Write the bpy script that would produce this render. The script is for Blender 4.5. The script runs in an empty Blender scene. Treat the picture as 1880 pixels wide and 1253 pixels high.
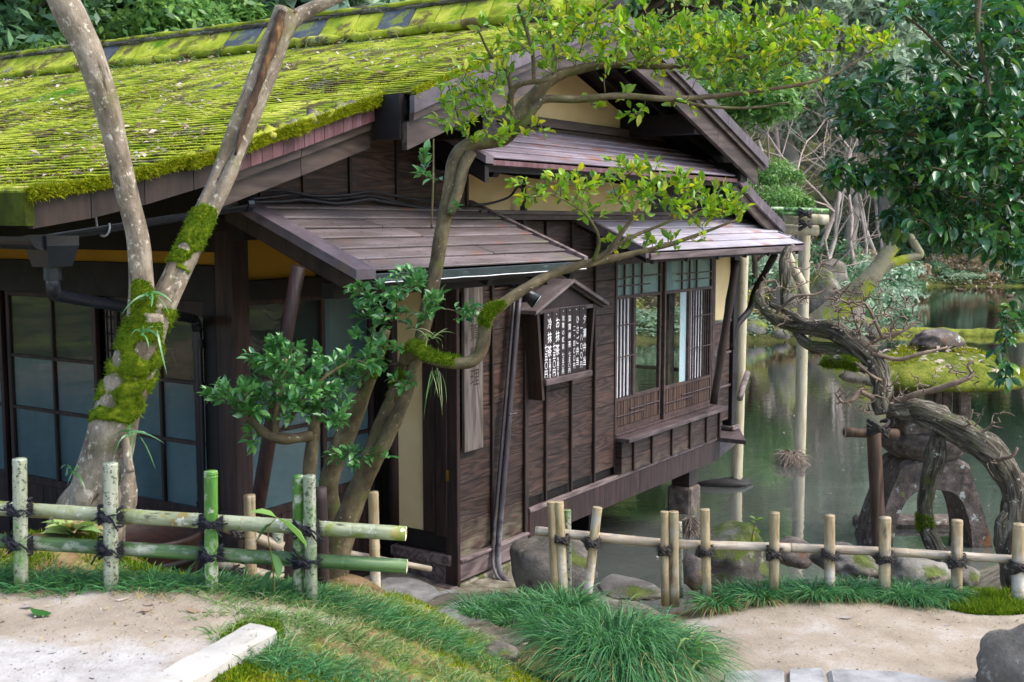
import bpy, math, random
import numpy as np
from mathutils import Vector, Matrix, noise as mn
random.seed(7); RG = np.random.default_rng(11)
SC = bpy.context.scene; COL = SC.collection
R = math.radians
# ---------------------------------------------------------------- camera, sky, sun, exposure
FPX = 2146.0; PITCH = math.atan2(221, FPX); CH = 2.4
cam = bpy.data.objects.new('camera', bpy.data.cameras.new('camera')); COL.objects.link(cam)
cam.data.sensor_width = 36.0; cam.data.lens = 36.0 * FPX / 1880.0
cam.data.clip_start = 0.05; cam.data.clip_end = 600
cam.location = (0, 0, CH); cam.rotation_euler = (R(90) - PITCH, 0, 0)
cam.data.dof.use_dof = True; cam.data.dof.focus_distance = 6.6; cam.data.dof.aperture_fstop = 9
SC.camera = cam
wd = bpy.data.worlds.new("World"); SC.world = wd; wd.use_nodes = True
wn = wd.node_tree; wn.nodes.clear()
sky = wn.nodes.new('ShaderNodeTexSky'); sky.sky_type = 'NISHITA'; sky.sun_disc = False
SUN_EL, SUN_AZ = R(52), R(100)
sky.sun_elevation = SUN_EL; sky.sun_rotation = SUN_AZ; sky.dust_density = 2.5; sky.air_density = 1.0; sky.ozone_density = 1.0
bg = wn.nodes.new('ShaderNodeBackground'); bg.inputs[1].default_value = 0.15
wo = wn.nodes.new('ShaderNodeOutputWorld'); wn.links.new(sky.outputs[0], bg.inputs[0]); wn.links.new(bg.outputs[0], wo.inputs[0])
sl = bpy.data.lights.new('sun', 'SUN'); sl.energy = 0.8; sl.angle = R(35); sl.color = (1, .985, .96)
sun = bpy.data.objects.new('sun', sl); COL.objects.link(sun)
sd = Vector((math.sin(SUN_AZ) * math.cos(SUN_EL), math.cos(SUN_AZ) * math.cos(SUN_EL), math.sin(SUN_EL)))
sun.rotation_euler = sd.to_track_quat('Z', 'Y').to_euler()
SC.view_settings.view_transform = 'Standard'; SC.view_settings.look = 'None'
SC.view_settings.exposure = 1.68; SC.view_settings.gamma = 1.0; SC.view_settings.use_curve_mapping = False
# ---------------------------------------------------------------- places: points read off the photograph's perspective, on real planes
_fw = np.array([0, math.cos(PITCH), -math.sin(PITCH)]); _up = np.array([0, math.sin(PITCH), math.cos(PITCH)]); _rt = np.array([1., 0, 0])
_C = np.array([0, 0, CH])
def _ray(x, y): return _fw + _rt * (x - 940) / FPX + _up * (626.5 - y) / FPX
def PZ(x, y, z): r = _ray(x, y); return _C + r * (z - CH) / r[2]
def PD(x, y, Y): r = _ray(x, y); return _C + r * Y / r[1]
P0 = PZ(835, 1072, 0.0); HA = math.atan2(math.hypot(FPX, 221), 1410)
_U = np.array([math.cos(HA), math.sin(HA), 0]); _V = np.array([-math.sin(HA), math.cos(HA), 0])
def W(u, v, z): return P0 + _U * u + _V * v + np.array([0, 0, z])
def _h(w): d = w - P0; return np.array([d @ _U, d @ _V, w[2]])
def PV(x, y, v): r = _ray(x, y); t = (v - (_C - P0) @ _V) / (r @ _V); return _h(_C + r * t)
def PU(x, y, u): r = _ray(x, y); t = (u - (_C - P0) @ _U) / (r @ _U); return _h(_C + r * t)
# ---------------------------------------------------------------- objects
ORG = {}
def tag(o, label=None, cat=None, group=None, kind=None):
    if label: o['label'] = label
    if cat: o['category'] = cat
    if group: o['group'] = group
    if kind: o['kind'] = kind
    return o
def thing(name, label, cat, loc, rz=0.0, group=None, house=None):
    o = bpy.data.objects.new(name, None); COL.objects.link(o); o.empty_display_size = .1
    if house is not None:
        ORG[o.name] = np.array(house, float); o.location = W(*house); o.rotation_euler = (0, 0, HA)
    else:
        ORG[o.name] = np.array(loc, float); o.location = loc; o.rotation_euler = (0, 0, rz)
    return tag(o, label, cat, group)
def org(p):
    while p is not None:
        if p.name in ORG: return ORG[p.name]
        p = p.parent
    return np.zeros(3)
def link(name, me, parent=None, loc=None, rot=None):
    o = bpy.data.objects.new(name, me); COL.objects.link(o)
    if parent is not None: o.parent = parent
    if loc is not None: o.location = loc
    if rot is not None: o.rotation_euler = rot
    return o
def mesh(name, v, f, mat, smooth=False):
    me = bpy.data.meshes.new(name); me.from_pydata([tuple(map(float, p)) for p in v], [], f)
    if mat: me.materials.append(mat)
    if smooth: me.polygons.foreach_set('use_smooth', [True] * len(me.polygons))
    me.update(); return me
def npmesh(name, v, quads, mat, tris=None, smooth=False):
    """fast mesh from numpy arrays"""
    me = bpy.data.meshes.new(name); v = np.asarray(v, np.float32)
    q = np.asarray(quads, np.int32).reshape(-1, 4); t = np.asarray(tris if tris is not None else [], np.int32).reshape(-1, 3)
    me.vertices.add(len(v)); me.vertices.foreach_set('co', v.ravel())
    lv = np.concatenate([q.ravel(), t.ravel()]); n = len(q) + len(t)
    me.loops.add(len(lv)); me.loops.foreach_set('vertex_index', lv)
    st = np.concatenate([np.arange(len(q)) * 4, len(q) * 4 + np.arange(len(t)) * 3])
    me.polygons.add(n); me.polygons.foreach_set('loop_start', st.astype(np.int32))
    if smooth: me.polygons.foreach_set('use_smooth', [True] * n)
    if mat: me.materials.append(mat)
    me.update(calc_edges=True); me.validate(); return me
class MB:
    def __init__(s): s.v = []; s.f = []; s.a = []; s.flow = False
    def add(s, v, f, a=None):
        n = len(s.v); s.v += [tuple(p) for p in v]; s.a += [tuple(p) for p in (a or v)]; s.f += [tuple(i + n for i in q) for q in f]; return s
    def box(s, a, b, ch=0.0):
        a = np.minimum(a, b) if 0 else np.array(a, float); b = np.array(b, float)
        lo = np.minimum(a, b); hi = np.maximum(a, b)
        v, f = cbox(hi - lo, ch); s.add([np.array(p) + (lo + hi) / 2 for p in v], f); return s
    def beam(s, p, q, w, h, upv=(0, 0, 1), ch=0.0):
        """box of width w and height h running from p to q"""
        p = Vector(p); q = Vector(q); d = q - p; L = d.length; d.normalize()
        x = d.cross(Vector(upv)).normalized(); z = x.cross(d).normalized()
        M = Matrix((x, d, z)).transposed(); c = (p + q) / 2
        v, f = cbox((w, L, h), ch); s.add([M @ Vector(t) + c for t in v], f); return s
    def prism(s, poly, axis, a, b):
        """poly: list of 2D points; extruded along axis ('u','v','z') from a to b"""
        n = len(poly); P = []
        for t in (a, b):
            for (x, y) in poly: P.append({'u': (t, x, y), 'v': (x, t, y), 'z': (x, y, t)}[axis])
        f = [tuple(range(n))[::-1], tuple(range(n, 2 * n))] + [(i, (i + 1) % n, n + (i + 1) % n, n + i) for i in range(n)]
        return s.add(P, f)
    def tube(s, pts, rad, seg=8, cap=True, wob=0.0, wsc=6.0, mod=None):
        P = [Vector(p) for p in pts]; n = len(P)
        if not hasattr(rad, '__len__'): rad = [rad] * n
        T = [(P[min(i + 1, n - 1)] - P[max(i - 1, 0)]).normalized() for i in range(n)]
        a = Vector((0, 0, 1)) if abs(T[0].z) < .9 else Vector((1, 0, 0))
        N = T[0].cross(a).normalized(); V = []; A = []; ln = 0; off = abs(P[0].x * 7.3 + P[0].z * 3.1) % 5
        for i in range(n):
            N = (N - T[i] * N.dot(T[i])).normalized(); B = T[i].cross(N); ln += (P[i] - P[i - 1]).length if i else 0
            for k in range(seg):
                t = 2 * math.pi * k / seg; d = N * math.cos(t) + B * math.sin(t); r = rad[i]
                if wob: r *= 1 + wob * mn.noise((P[i] + d * rad[i]) * wsc)
                if mod: r = mod(i / (n - 1), d, r)
                V.append(P[i] + d * r); A.append((rad[i] * math.cos(t) + off, rad[i] * math.sin(t), ln))
        F = [(i * seg + k, i * seg + (k + 1) % seg, (i + 1) * seg + (k + 1) % seg, (i + 1) * seg + k) for i in range(n - 1) for k in range(seg)]
        if cap: F += [tuple(range(seg))[::-1], tuple(range((n - 1) * seg, n * seg))]
        s.flow = True; return s.add(V, F, A)
    def build(s, name, mat, parent=None, smooth=False, kind=None):
        o_ = org(parent) if parent is not None else np.zeros(3)
        v = [(p[0] - o_[0], p[1] - o_[1], p[2] - o_[2]) for p in s.v]
        me = mesh(name, v, s.f, mat, smooth)
        if s.flow and len(s.a) == len(v): me.attributes.new('flow', 'FLOAT_VECTOR', 'POINT').data.foreach_set('vector', np.array(s.a, np.float32).ravel())
        o = link(name, me, parent)
        if kind: o['kind'] = kind
        return o
_cb = {}
def cbox(size, ch=0.0):
    hx, hy, hz = [t / 2 for t in size]
    if ch <= 0 or ch > min(hx, hy, hz) * .8:
        v = [(x * hx, y * hy, z * hz) for x in (-1, 1) for y in (-1, 1) for z in (-1, 1)]
        f = [(0, 1, 3, 2), (4, 6, 7, 5), (0, 4, 5, 1), (2, 3, 7, 6), (0, 2, 6, 4), (1, 5, 7, 3)]
        return v, f
    v = []; idx = {}
    for x in (-1, 1):
        for y in (-1, 1):
            for z in (-1, 1):
                for k in range(3):
                    p = [x * (hx - (ch if k != 0 else 0)), y * (hy - (ch if k != 1 else 0)), z * (hz - (ch if k != 2 else 0))]
                    idx[(x, y, z, k)] = len(v); v.append(tuple(p))
    f = []
    S = [(-1, -1), (1, -1), (1, 1), (-1, 1)]
    for s_ in (-1, 1):
        for k in range(3):
            q = []
            for (a, b) in S:
                c = [0, 0, 0]; c[k] = s_; c[(k + 1) % 3] = a; c[(k + 2) % 3] = b; q.append(idx[(*c, k)])
            f.append(tuple(q if s_ > 0 else q[::-1]))
    for k in range(3):
        k1, k2 = (k + 1) % 3, (k + 2) % 3
        for a in (-1, 1):
            for b in (-1, 1):
                c0 = [0, 0, 0]; c1 = [0, 0, 0]; c0[k] = -1; c1[k] = 1
                for c in (c0, c1): c[k1] = a; c[k2] = b
                q = (idx[(*c0, k1)], idx[(*c1, k1)], idx[(*c1, k2)], idx[(*c0, k2)])
                f.append(q if a * b > 0 else q[::-1])
    for x in (-1, 1):
        for y in (-1, 1):
            for z in (-1, 1):
                q = (idx[(x, y, z, 0)], idx[(x, y, z, 1)], idx[(x, y, z, 2)])
                f.append(q if x * y * z > 0 else q[::-1])
    return v, f
_mc = {}
def piece(name, mat, parent, a, b, ch=.002, rot=None, kind=None):
    """one chamfered box (a board, a bar, a pane) centred on its own origin; alike ones share their mesh"""
    a = np.array(a, float); b = np.array(b, float); sz = np.round(np.abs(b - a), 3); sz = np.maximum(sz, .001)
    k = (tuple(sz), mat.name, ch)
    if k not in _mc: v, f = cbox(sz, ch); _mc[k] = mesh(name, v, f, mat)
    return link(name, _mc[k], parent, (a + b) / 2 - org(parent), rot)
def smooth_path(pts, n=6):
    """Catmull-Rom through rows of (x,y,z,r)"""
    P = np.array(pts, float); P = np.vstack([2 * P[0] - P[1], P, 2 * P[-1] - P[-2]]); out = []
    for i in range(1, len(P) - 2):
        for k in range(n):
            t = k / n
            out.append(.5 * ((2 * P[i]) + (-P[i - 1] + P[i + 1]) * t + (2 * P[i - 1] - 5 * P[i] + 4 * P[i + 1] - P[i + 2]) * t * t + (-P[i - 1] + 3 * P[i] - 3 * P[i + 1] + P[i + 2]) * t ** 3))
    out.append(P[-2]); out = np.array(out); out[:, 3] = np.maximum(out[:, 3], .0008); return out
def pxpath(rows, n=6):
    """rows (px,py,Y,rpx) -> world path with radii"""
    return smooth_path([(*PD(x, y, Y), r * Y / FPX) for (x, y, Y, r) in rows], n)
# ---------------------------------------------------------------- materials
def hx(s, g=1.0):
    s = s.lstrip('#'); c = [int(s[i:i + 2], 16) / 255 for i in (0, 2, 4)]
    return tuple(((t / 12.92) if t <= .04045 else ((t + .055) / 1.055) ** 2.4) * g for t in c) + (1,)
class NT:
    def __init__(s, name):
        s.m = bpy.data.materials.new(name); s.m.use_nodes = True; s.t = s.m.node_tree; s.t.nodes.clear()
        s.out = s.n('ShaderNodeOutputMaterial')
    def n(s, ty, **kw):
        o = s.t.nodes.new(ty)
        for k, v in kw.items(): setattr(o, k, v)
        return o
    def l(s, a, b): s.t.links.new(a, b)
    def put(s, inp, val):
        if hasattr(val, 'is_output') or isinstance(val, bpy.types.NodeSocket): s.l(val, inp)
        else: inp.default_value = val
    def math(s, op, a, b=0.0, c=None, clamp=False):
        m = s.n('ShaderNodeMath', operation=op, use_clamp=clamp); s.put(m.inputs[0], a); s.put(m.inputs[1], b)
        if c is not None: s.put(m.inputs[2], c)
        return m.outputs[0]
    def noise(s, vec, scale, detail=5, rough=.6, dist=0.0):
        t = s.n('ShaderNodeTexNoise'); s.l(vec, t.inputs['Vector']); t.inputs['Scale'].default_value = scale
        t.inputs['Detail'].default_value = detail; t.inputs['Roughness'].default_value = rough; t.inputs['Distortion'].default_value = dist
        return t.outputs['Fac']
    def ramp(s, fac, stops):
        r = s.n('ShaderNodeValToRGB'); s.l(fac, r.inputs[0]); e = r.color_ramp.elements
        while len(e) < len(stops): e.new(.5)
        for i, (p, c) in enumerate(stops): e[i].position = p; e[i].color = c
        return r.outputs[0]
    def step(s, fac, lo, hi):
        m = s.n('ShaderNodeMapRange'); s.l(fac, m.inputs[0]); m.inputs[1].default_value = lo; m.inputs[2].default_value = hi
        m.interpolation_type = 'SMOOTHSTEP'; return m.outputs[0]
    def mix(s, fac, a, b, mode='MIX'):
        m = s.n('ShaderNodeMix', data_type='RGBA', blend_type=mode); s.put(m.inputs[0], fac); s.put(m.inputs[6], a); s.put(m.inputs[7], b)
        return m.outputs[2]
    def vec(s, stretch=(1, 1, 1), rnd=True, coord='Object'):
        if coord == 'flow': v = s.n('ShaderNodeAttribute', attribute_name='flow').outputs['Vector']
        else: v = s.n('ShaderNodeTexCoord').outputs[coord]
        if rnd:
            oi = s.n('ShaderNodeObjectInfo'); sc = s.math('MULTIPLY', oi.outputs['Random'], 37.0)
            ad = s.n('ShaderNodeVectorMath', operation='ADD'); s.l(v, ad.inputs[0]); s.l(sc, ad.inputs[1]); v = ad.outputs[0]
        mp = s.n('ShaderNodeMapping'); s.l(v, mp.inputs[0]); mp.inputs['Scale'].default_value = stretch
        return mp.outputs[0]
def mk(name, stops, scale=6, stretch=(1, 1, 1), detail=6, rough=.75, bump=.4, bscale=None, bdist=.01, var=.12, grain=None, layers=(), spec=.4, rnd=True, metal=0.0, coat=0.0, dist=0.0, co='Object'):
    m = NT(name); v = m.vec(stretch, rnd, co); f = m.noise(v, scale, detail, .62, dist); hgt = f
    col = m.ramp(f, stops)
    if grain:  # cathedral grain: contour lines of a stretched noise
        gs, gn, gd = grain
        g = m.noise(m.vec(gs, rnd, co), 1.0, 2, .45); w = m.math('PINGPONG', m.math('MULTIPLY', g, gn), .5)
        w = m.math('MULTIPLY', w, 2.0); k = m.step(w, .0, .8)
        dark = m.mix(1.0, col, gd, 'MULTIPLY'); col = m.mix(k, dark, col); hgt = m.math('ADD', m.math('MULTIPLY', k, .6), m.math('MULTIPLY', f, .4))
    for L in layers:
        lv = m.vec(L.get('st', (1, 1, 1)), L.get('rnd', False), co); q = m.noise(lv, L['s'], L.get('d', 6), .65); q = m.step(q, L['lo'], L['hi'])
        if 'z' in L:
            ge = m.n('ShaderNodeNewGeometry'); sx = m.n('ShaderNodeSeparateXYZ'); m.l(ge.outputs['Position'], sx.inputs[0])
            q = m.math('MULTIPLY', q, m.step(sx.outputs[2], L['z'][0], L['z'][1]))
        if 'up' in L:
            ge = m.n('ShaderNodeNewGeometry'); sx = m.n('ShaderNodeSeparateXYZ'); m.l(ge.outputs['Normal'], sx.inputs[0])
            q = m.math('MULTIPLY', q, m.step(sx.outputs[2], L['up'][0], L['up'][1]))
        c = L['c']
        if 'c2' in L: c = m.ramp(m.noise(lv, L['s'] * 4, 4), [(.35, L['c']), (.65, L['c2'])])
        col = m.mix(q, col, c)
        if 'h' in L: hgt = m.math('ADD', hgt, m.math('MULTIPLY', q, L['h']))
    if var:
        oi = m.n('ShaderNodeObjectInfo'); hs = m.n('ShaderNodeHueSaturation'); m.l(col, hs.inputs['Color'])
        m.l(m.math('MULTIPLY_ADD', oi.outputs['Random'], 2 * var, 1 - var), hs.inputs['Value']); col = hs.outputs[0]
    b = m.n('ShaderNodeBsdfPrincipled'); m.l(col, b.inputs['Base Color']); b.inputs['Metallic'].default_value = metal
    b.inputs['Specular IOR Level'].default_value = spec; b.inputs['Coat Weight'].default_value = coat
    m.l(m.math('MULTIPLY_ADD', f, -.25, rough + .12), b.inputs['Roughness'])
    if bump:
        h2 = m.noise(m.vec(stretch, rnd, co), bscale or scale * 6, 6, .7); hh = m.math('ADD', hgt, m.math('MULTIPLY', h2, .5))
        bp = m.n('ShaderNodeBump'); bp.inputs['Strength'].default_value = bump; bp.inputs['Distance'].default_value = bdist
        m.l(hh, bp.inputs['Height']); m.l(bp.outputs[0], b.inputs['Normal'])
    m.l(b.outputs[0], m.out.inputs[0]); return m.m
def mkleaf(name, cols, rough=.35, tl=.35, spec=.5, tcol=None, backc=None):
    m = NT(name); ge = m.n('ShaderNodeNewGeometry'); oi = m.n('ShaderNodeObjectInfo')
    r = m.math('FRACT', m.math('ADD', m.math('MULTIPLY', ge.outputs['Random Per Island'], 7.3), m.math('MULTIPLY', oi.outputs['Random'], 3.7)))
    n = len(cols); col = m.ramp(r, [(i / (n - 1), c) for i, c in enumerate(cols)])
    if backc: col = m.mix(m.math('MULTIPLY', ge.outputs['Backfacing'], .6), col, backc)
    b = m.n('ShaderNodeBsdfPrincipled'); m.l(col, b.inputs['Base Color']); b.inputs['Roughness'].default_value = rough; b.inputs['Specular IOR Level'].default_value = spec
    t = m.n('ShaderNodeBsdfTranslucent'); m.put(t.inputs[0], m.mix(1.0, col, tcol, 'MULTIPLY') if tcol else col)
    mx = m.n('ShaderNodeMixShader'); mx.inputs[0].default_value = tl; m.l(b.outputs[0], mx.inputs[1]); m.l(t.outputs[0], mx.inputs[2]); m.l(mx.outputs[0], m.out.inputs[0]); return m.m
DK = hx('#2a1c18'); 
M_wall = mk('boarding_wood', [(.3, hx('#2a1d16')), (.55, hx('#433027')), (.75, hx('#63493c'))], 5, (.6, 1, 7), bump=.6, bdist=.004, rough=.6, var=.32, grain=((1.1, 1.1, 9), 9, (.42, .38, .38, 1)),
            layers=[dict(c=hx('#7f7a64'), c2=hx('#5f5c46'), s=5, st=(1, 1, 3), lo=.40, hi=.66, z=(.50, .10)), dict(c=hx('#665c52'), s=1.6, st=(1, 1, 2.5), d=10, lo=.60, hi=.76), dict(c=hx('#8c857c'), s=26, st=(.35, .35, 3), lo=.68, hi=.74), dict(c=hx('#2a2022'), s=1.2, st=(3, 3, .8), lo=.55, hi=.75)])
M_batten = mk('batten_wood', [(.3, hx('#1c140f')), (.7, hx('#3c2c23'))], 6, (3, 3, .5), bump=.4, bdist=.003, rough=.6)
M_dark = mk('dark_timber', [(.3, hx('#0a0706')), (.7, hx('#1c1411'))], 5, (1, 1, 1), bump=.4, bdist=.004, rough=.65, grain=((2, 2, 2), 7, (.6, .6, .6, 1)))
M_red = mk('red_brown_timber', [(.3, hx('#20130f')), (.7, hx('#412924'))], 6, (4, 4, .4), bump=.4, bdist=.003, rough=.6, grain=((7, 7, .7), 8, (.5, .5, .5, 1)))
M_grey = mk('weathered_timber', [(.3, hx('#5b4c49')), (.7, hx('#8b7b77'))], 6, (.6, 4, 4), bump=.5, bdist=.004, rough=.7, grain=((1, 6, 6), 9, (.5, .48, .48, 1)))
M_sill = mk('sill_timber', [(.3, hx('#423534')), (.7, hx('#6e5f5e'))], 6, (.6, 4, 4), bump=.4, bdist=.003, rough=.55, grain=((.8, 6, 6), 7, (.6, .58, .58, 1)))
M_can = mk('canopy_board', [(.25, hx('#463d3a')), (.5, hx('#675c5a')), (.75, hx('#8a7f80'))], 3, (.5, 2.5, 2.5), bump=.5, bdist=.003, rough=.5, var=.14,
           layers=[dict(c=hx('#2e2428'), s=38, lo=.62, hi=.7, d=2), dict(c=hx('#6d6a4c'), s=1.6, lo=.56, hi=.7), dict(c=hx('#7d4f40'), s=3, lo=.6, hi=.75)])
M_can3 = mk('sky_tinted_skirt_board', [(.25, hx('#6c6068')), (.5, hx('#8b7f88')), (.75, hx('#a89ea8'))], 3, (.5, 2.5, 2.5), bump=.5, bdist=.003, rough=.5, var=.2, layers=[dict(c=hx('#8a6350'), s=2.5, lo=.52, hi=.68), dict(c=hx('#3c3238'), s=38, lo=.64, hi=.71, d=2)])  # reflected lavender sky is put into the board colour
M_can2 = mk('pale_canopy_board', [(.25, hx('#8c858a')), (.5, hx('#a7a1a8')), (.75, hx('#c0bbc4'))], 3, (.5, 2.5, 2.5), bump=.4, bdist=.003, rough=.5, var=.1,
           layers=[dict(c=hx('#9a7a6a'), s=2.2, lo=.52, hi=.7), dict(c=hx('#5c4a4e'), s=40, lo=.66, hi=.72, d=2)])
M_cap = mk('capping_strip', [(.3, hx('#443b3f')), (.7, hx('#6c6167'))], 8, (1, 1, 1), bump=.3, bdist=.004, rough=.45, spec=.5, var=.12, layers=[dict(c=hx('#6e5c44'), s=4, lo=.6, hi=.8)])
M_redb = mk('red_verge_board', [(.3, hx('#4a2f32')), (.55, hx('#694648')), (.8, hx('#7a6c76'))], 4, (6, 1, .6), bump=.3, bdist=.003, rough=.55, var=.25)
M_barge = mk('barge_board', [(.3, hx('#342924')), (.7, hx('#5c4e46'))], 5, (.5, 3, 3), bump=.4, bdist=.003, rough=.5, grain=((.8, 5, 5), 7, (.6, .56, .58, 1)))
M_teal = mk('metal_edge', [(.3, hx('#1c2426')), (.7, hx('#364446'))], 9, bump=.2, bdist=.002, rough=.4, spec=.6, layers=[dict(c=hx('#77817a'), s=14, st=(.3, 1, 4), lo=.6, hi=.7)])
M_plaster = mk('ochre_plaster', [(.3, hx('#d0b684')), (.7, hx('#e0ca9c'))], 2.5, bump=.25, bscale=120, bdist=.002, rough=.9, var=0, spec=.2)
M_plaster2 = mk('deep_ochre_plaster', [(.3, hx('#a57c28')), (.7, hx('#b98d35'))], 2.5, bump=.25, bscale=120, bdist=.002, rough=.9, var=0, spec=.2)
M_pipe = mk('black_pipe', [(.3, hx('#14161c')), (.7, hx('#20242c'))], 6, bump=.03, rough=.3, spec=.45, var=0)
M_conduit = mk('brown_conduit', [(.3, hx('#2a2326')), (.7, hx('#484046'))], 9, (4, 4, .6), bump=.1, rough=.42, spec=.5, var=.1, layers=[dict(c=hx('#7d7a7c'), s=8, lo=.35, hi=.6, z=(.5, .2))])
M_metal = mk('zinc_bracket', [(.3, hx('#9aa2aa')), (.7, hx('#c6ccd2'))], 9, bump=.1, rough=.35, spec=.6, var=0)
M_tile = mk('dark_roof_shingle', [(.3, hx('#3a3634')), (.7, hx('#5c5652'))], 7, bump=.5, rough=.8, layers=[dict(c=hx('#566030'), s=3, lo=.55, hi=.7)])
M_slate = mk('grey_roof_patch', [(.3, hx('#30353a')), (.7, hx('#4c5258'))], 7, bump=.4, rough=.7, layers=[dict(c=hx('#6a7418'), s=5, d=9, lo=.54, hi=.62)])
mossst = [(.28, hx('#4c561c')), (.42, hx('#7c8824')), (.55, hx('#a2aa34')), (.7, hx('#c2c054'))]
M_moss = mk('roof_moss', mossst, 3.2, detail=10, bump=1.0, bscale=70, bdist=.02, rough=.95, spec=.1, var=.05,
            layers=[dict(c=hx('#4e4a26'), c2=hx('#6b5f3c'), s=4.2, d=11, lo=.51, hi=.60), dict(c=hx('#8d8678'), c2=hx('#5c5648'), s=2.6, d=12, lo=.59, hi=.65), dict(c=hx('#4f7a12'), s=2.2, lo=.56, hi=.7), dict(c=hx('#b8b060'), s=14, st=(1, .25, 1), lo=.58, hi=.68), dict(c=hx('#c4b8a4'), s=26, st=(1, .5, 1), lo=.68, hi=.73)])
M_mossend = mk('dark_mossy_board', [(.3, hx('#2a2416')), (.5, hx('#3c4416')), (.7, hx('#566018'))], 6, detail=9, bump=1, bscale=50, bdist=.02, rough=.95, var=0, spec=.1)
M_fuzz = mkleaf('moss_fuzz', [hx('#5d6a12'), hx('#8f9c18'), hx('#a9a526'), hx('#6f8a12')], rough=.9, tl=.4, spec=.1)
M_mossg = mkleaf('green_moss_fuzz', [hx('#3e5a10'), hx('#5d7c14'), hx('#7d9420'), hx('#4a5c18')], rough=.9, tl=.35, spec=.1)
def glass(name, rough=.02, tint=(.9, .95, .95, 1)):
    m = NT(name); lw = m.n('ShaderNodeLayerWeight'); lw.inputs[0].default_value = .5; fr = m.math('MULTIPLY_ADD', m.math('POWER', lw.outputs['Facing'], 4.0), .8, .05)
    g = m.n('ShaderNodeBsdfGlossy'); g.inputs['Roughness'].default_value = rough; t = m.n('ShaderNodeBsdfTransparent'); t.inputs[0].default_value = tint
    bp = m.n('ShaderNodeBump'); bp.inputs['Strength'].default_value = .05; bp.inputs['Distance'].default_value = .01; m.l(m.noise(m.vec((1, 1, 1)), 3, 2), bp.inputs['Height']); m.l(bp.outputs[0], g.inputs['Normal'])
    mx = m.n('ShaderNodeMixShader'); m.l(fr, mx.inputs[0]); m.l(t.outputs[0], mx.inputs[1]); m.l(g.outputs[0], mx.inputs[2]); m.l(mx.outputs[0], m.out.inputs[0]); return m.m
M_glass = glass('window_glass')
M_frost = mk('blind_behind_glass', [(.3, hx('#4c5d62')), (.5, hx('#5d7076')), (.7, hx('#748588'))], 1.6, (1, 1, .5), bump=.1, rough=.5, spec=.3, var=.05)
M_paper = mk('shoji_paper', [(.3, hx('#dfe6ee')), (.7, hx('#f2f5f8'))], 3, bump=.05, rough=.8, var=0)
M_reed = mk('reed_panel', [(.3, hx('#2c1e18')), (.6, hx('#503a2e')), (.8, hx('#755e4e'))], 30, (1, 1, .08), bump=.5, bdist=.003, rough=.7, var=.3)
M_frame = mk('window_frame_wood', [(.3, hx('#2c201e')), (.7, hx('#57443e'))], 8, (2, 2, 2), bump=.3, bdist=.002, rough=.55)
M_floor = mk('interior_floor', [(.3, hx('#2a2a2c')), (.7, hx('#3c3c3e'))], 3, bump=.1, rough=.35, spec=.6)
M_brass = mk('brass_plate', [(.3, hx('#a87a20')), (.7, hx('#c89a3a'))], 9, bump=.1, rough=.35, metal=.8, var=0)
M_copper = mk('wet_stone_base', [(.3, hx('#6d6558')), (.7, hx('#a49c8a'))], 6, bump=.8, rough=.8, layers=[dict(c=hx('#4e5428'), s=6, lo=.5, hi=.65)])
M_white = mk('white_lettering', [(.3, hx('#e6e6e6')), (.7, hx('#f4f4f4'))], 9, bump=0, rough=.8, var=0)
M_ink = mk('faded_ink', [(.35, hx('#17130f')), (.65, hx('#4a4038'))], 60, bump=0, rough=.9, var=0)
M_slat = mk('menu_slat_wood', [(.3, hx('#1d1516')), (.7, hx('#33272a'))], 5, (6, 6, .6), bump=.2, rough=.5, var=.25)
M_plank = mk('silvery_plank', [(.3, hx('#4c443e')), (.7, hx('#7a7068'))], 5, (5, 5, .5), bump=.6, bdist=.003, rough=.8, grain=((7, 7, .9), 8, (.55, .52, .5, 1)))
barkst = [(.3, hx('#4e4334')), (.5, hx('#7f7260')), (.7, hx('#a39784'))]
M_bark1 = mk('mottled_smooth_bark', barkst, 14, (1, 1, .45), co='flow', detail=10, bump=1.0, bscale=45, bdist=.014, rough=.85, var=0, layers=[dict(c=hx('#bdb4a0'), s=40, d=8, lo=.55, hi=.66), dict(c=hx('#66662f'), s=3.5, lo=.50, hi=.70), dict(c=hx('#3c3024'), s=9, st=(2.5, 2.5, .6), d=9, lo=.56, hi=.68), dict(c=hx('#8f6f4c'), s=5, d=9, lo=.6, hi=.7)])
M_bark2 = mk('olive_bark', [(.3, hx('#2e2618')), (.5, hx('#544830')), (.7, hx('#766a4c'))], 16, (1, 1, .6), co='flow', detail=8, bump=.6, bscale=80, bdist=.005, rough=.8, var=0, layers=[dict(c=hx('#a79c80'), s=60, lo=.62, hi=.7), dict(c=hx('#4f5a1c'), s=5, lo=.5, hi=.66)])
M_bark3 = mk('gnarled_grey_bark', [(.32, hx('#1c1812')), (.48, hx('#5a5344')), (.62, hx('#8d8674')), (.74, hx('#b4ae9c'))], 9, (4.5, 4.5, .55), detail=10, bump=1.0, bscale=26, bdist=.035, rough=.9, var=.1, co='flow', dist=1.2, layers=[dict(c=hx('#c9c6b6'), s=30, d=8, lo=.6, hi=.66), dict(c=hx('#565e26'), s=4, d=9, lo=.54, hi=.66), dict(c=hx('#2a241c'), s=7, st=(4, 4, .4), d=8, lo=.58, hi=.68)])
M_twig = mk('grey_twig_bark', [(.3, hx('#5a4a3e')), (.7, hx('#93806e'))], 20, bump=.3, rough=.8, var=.1)
M_twigd = mk('dark_twig_bark', [(.3, hx('#3a2c20')), (.7, hx('#6b5742'))], 20, bump=.3, rough=.8, var=.1)
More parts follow.
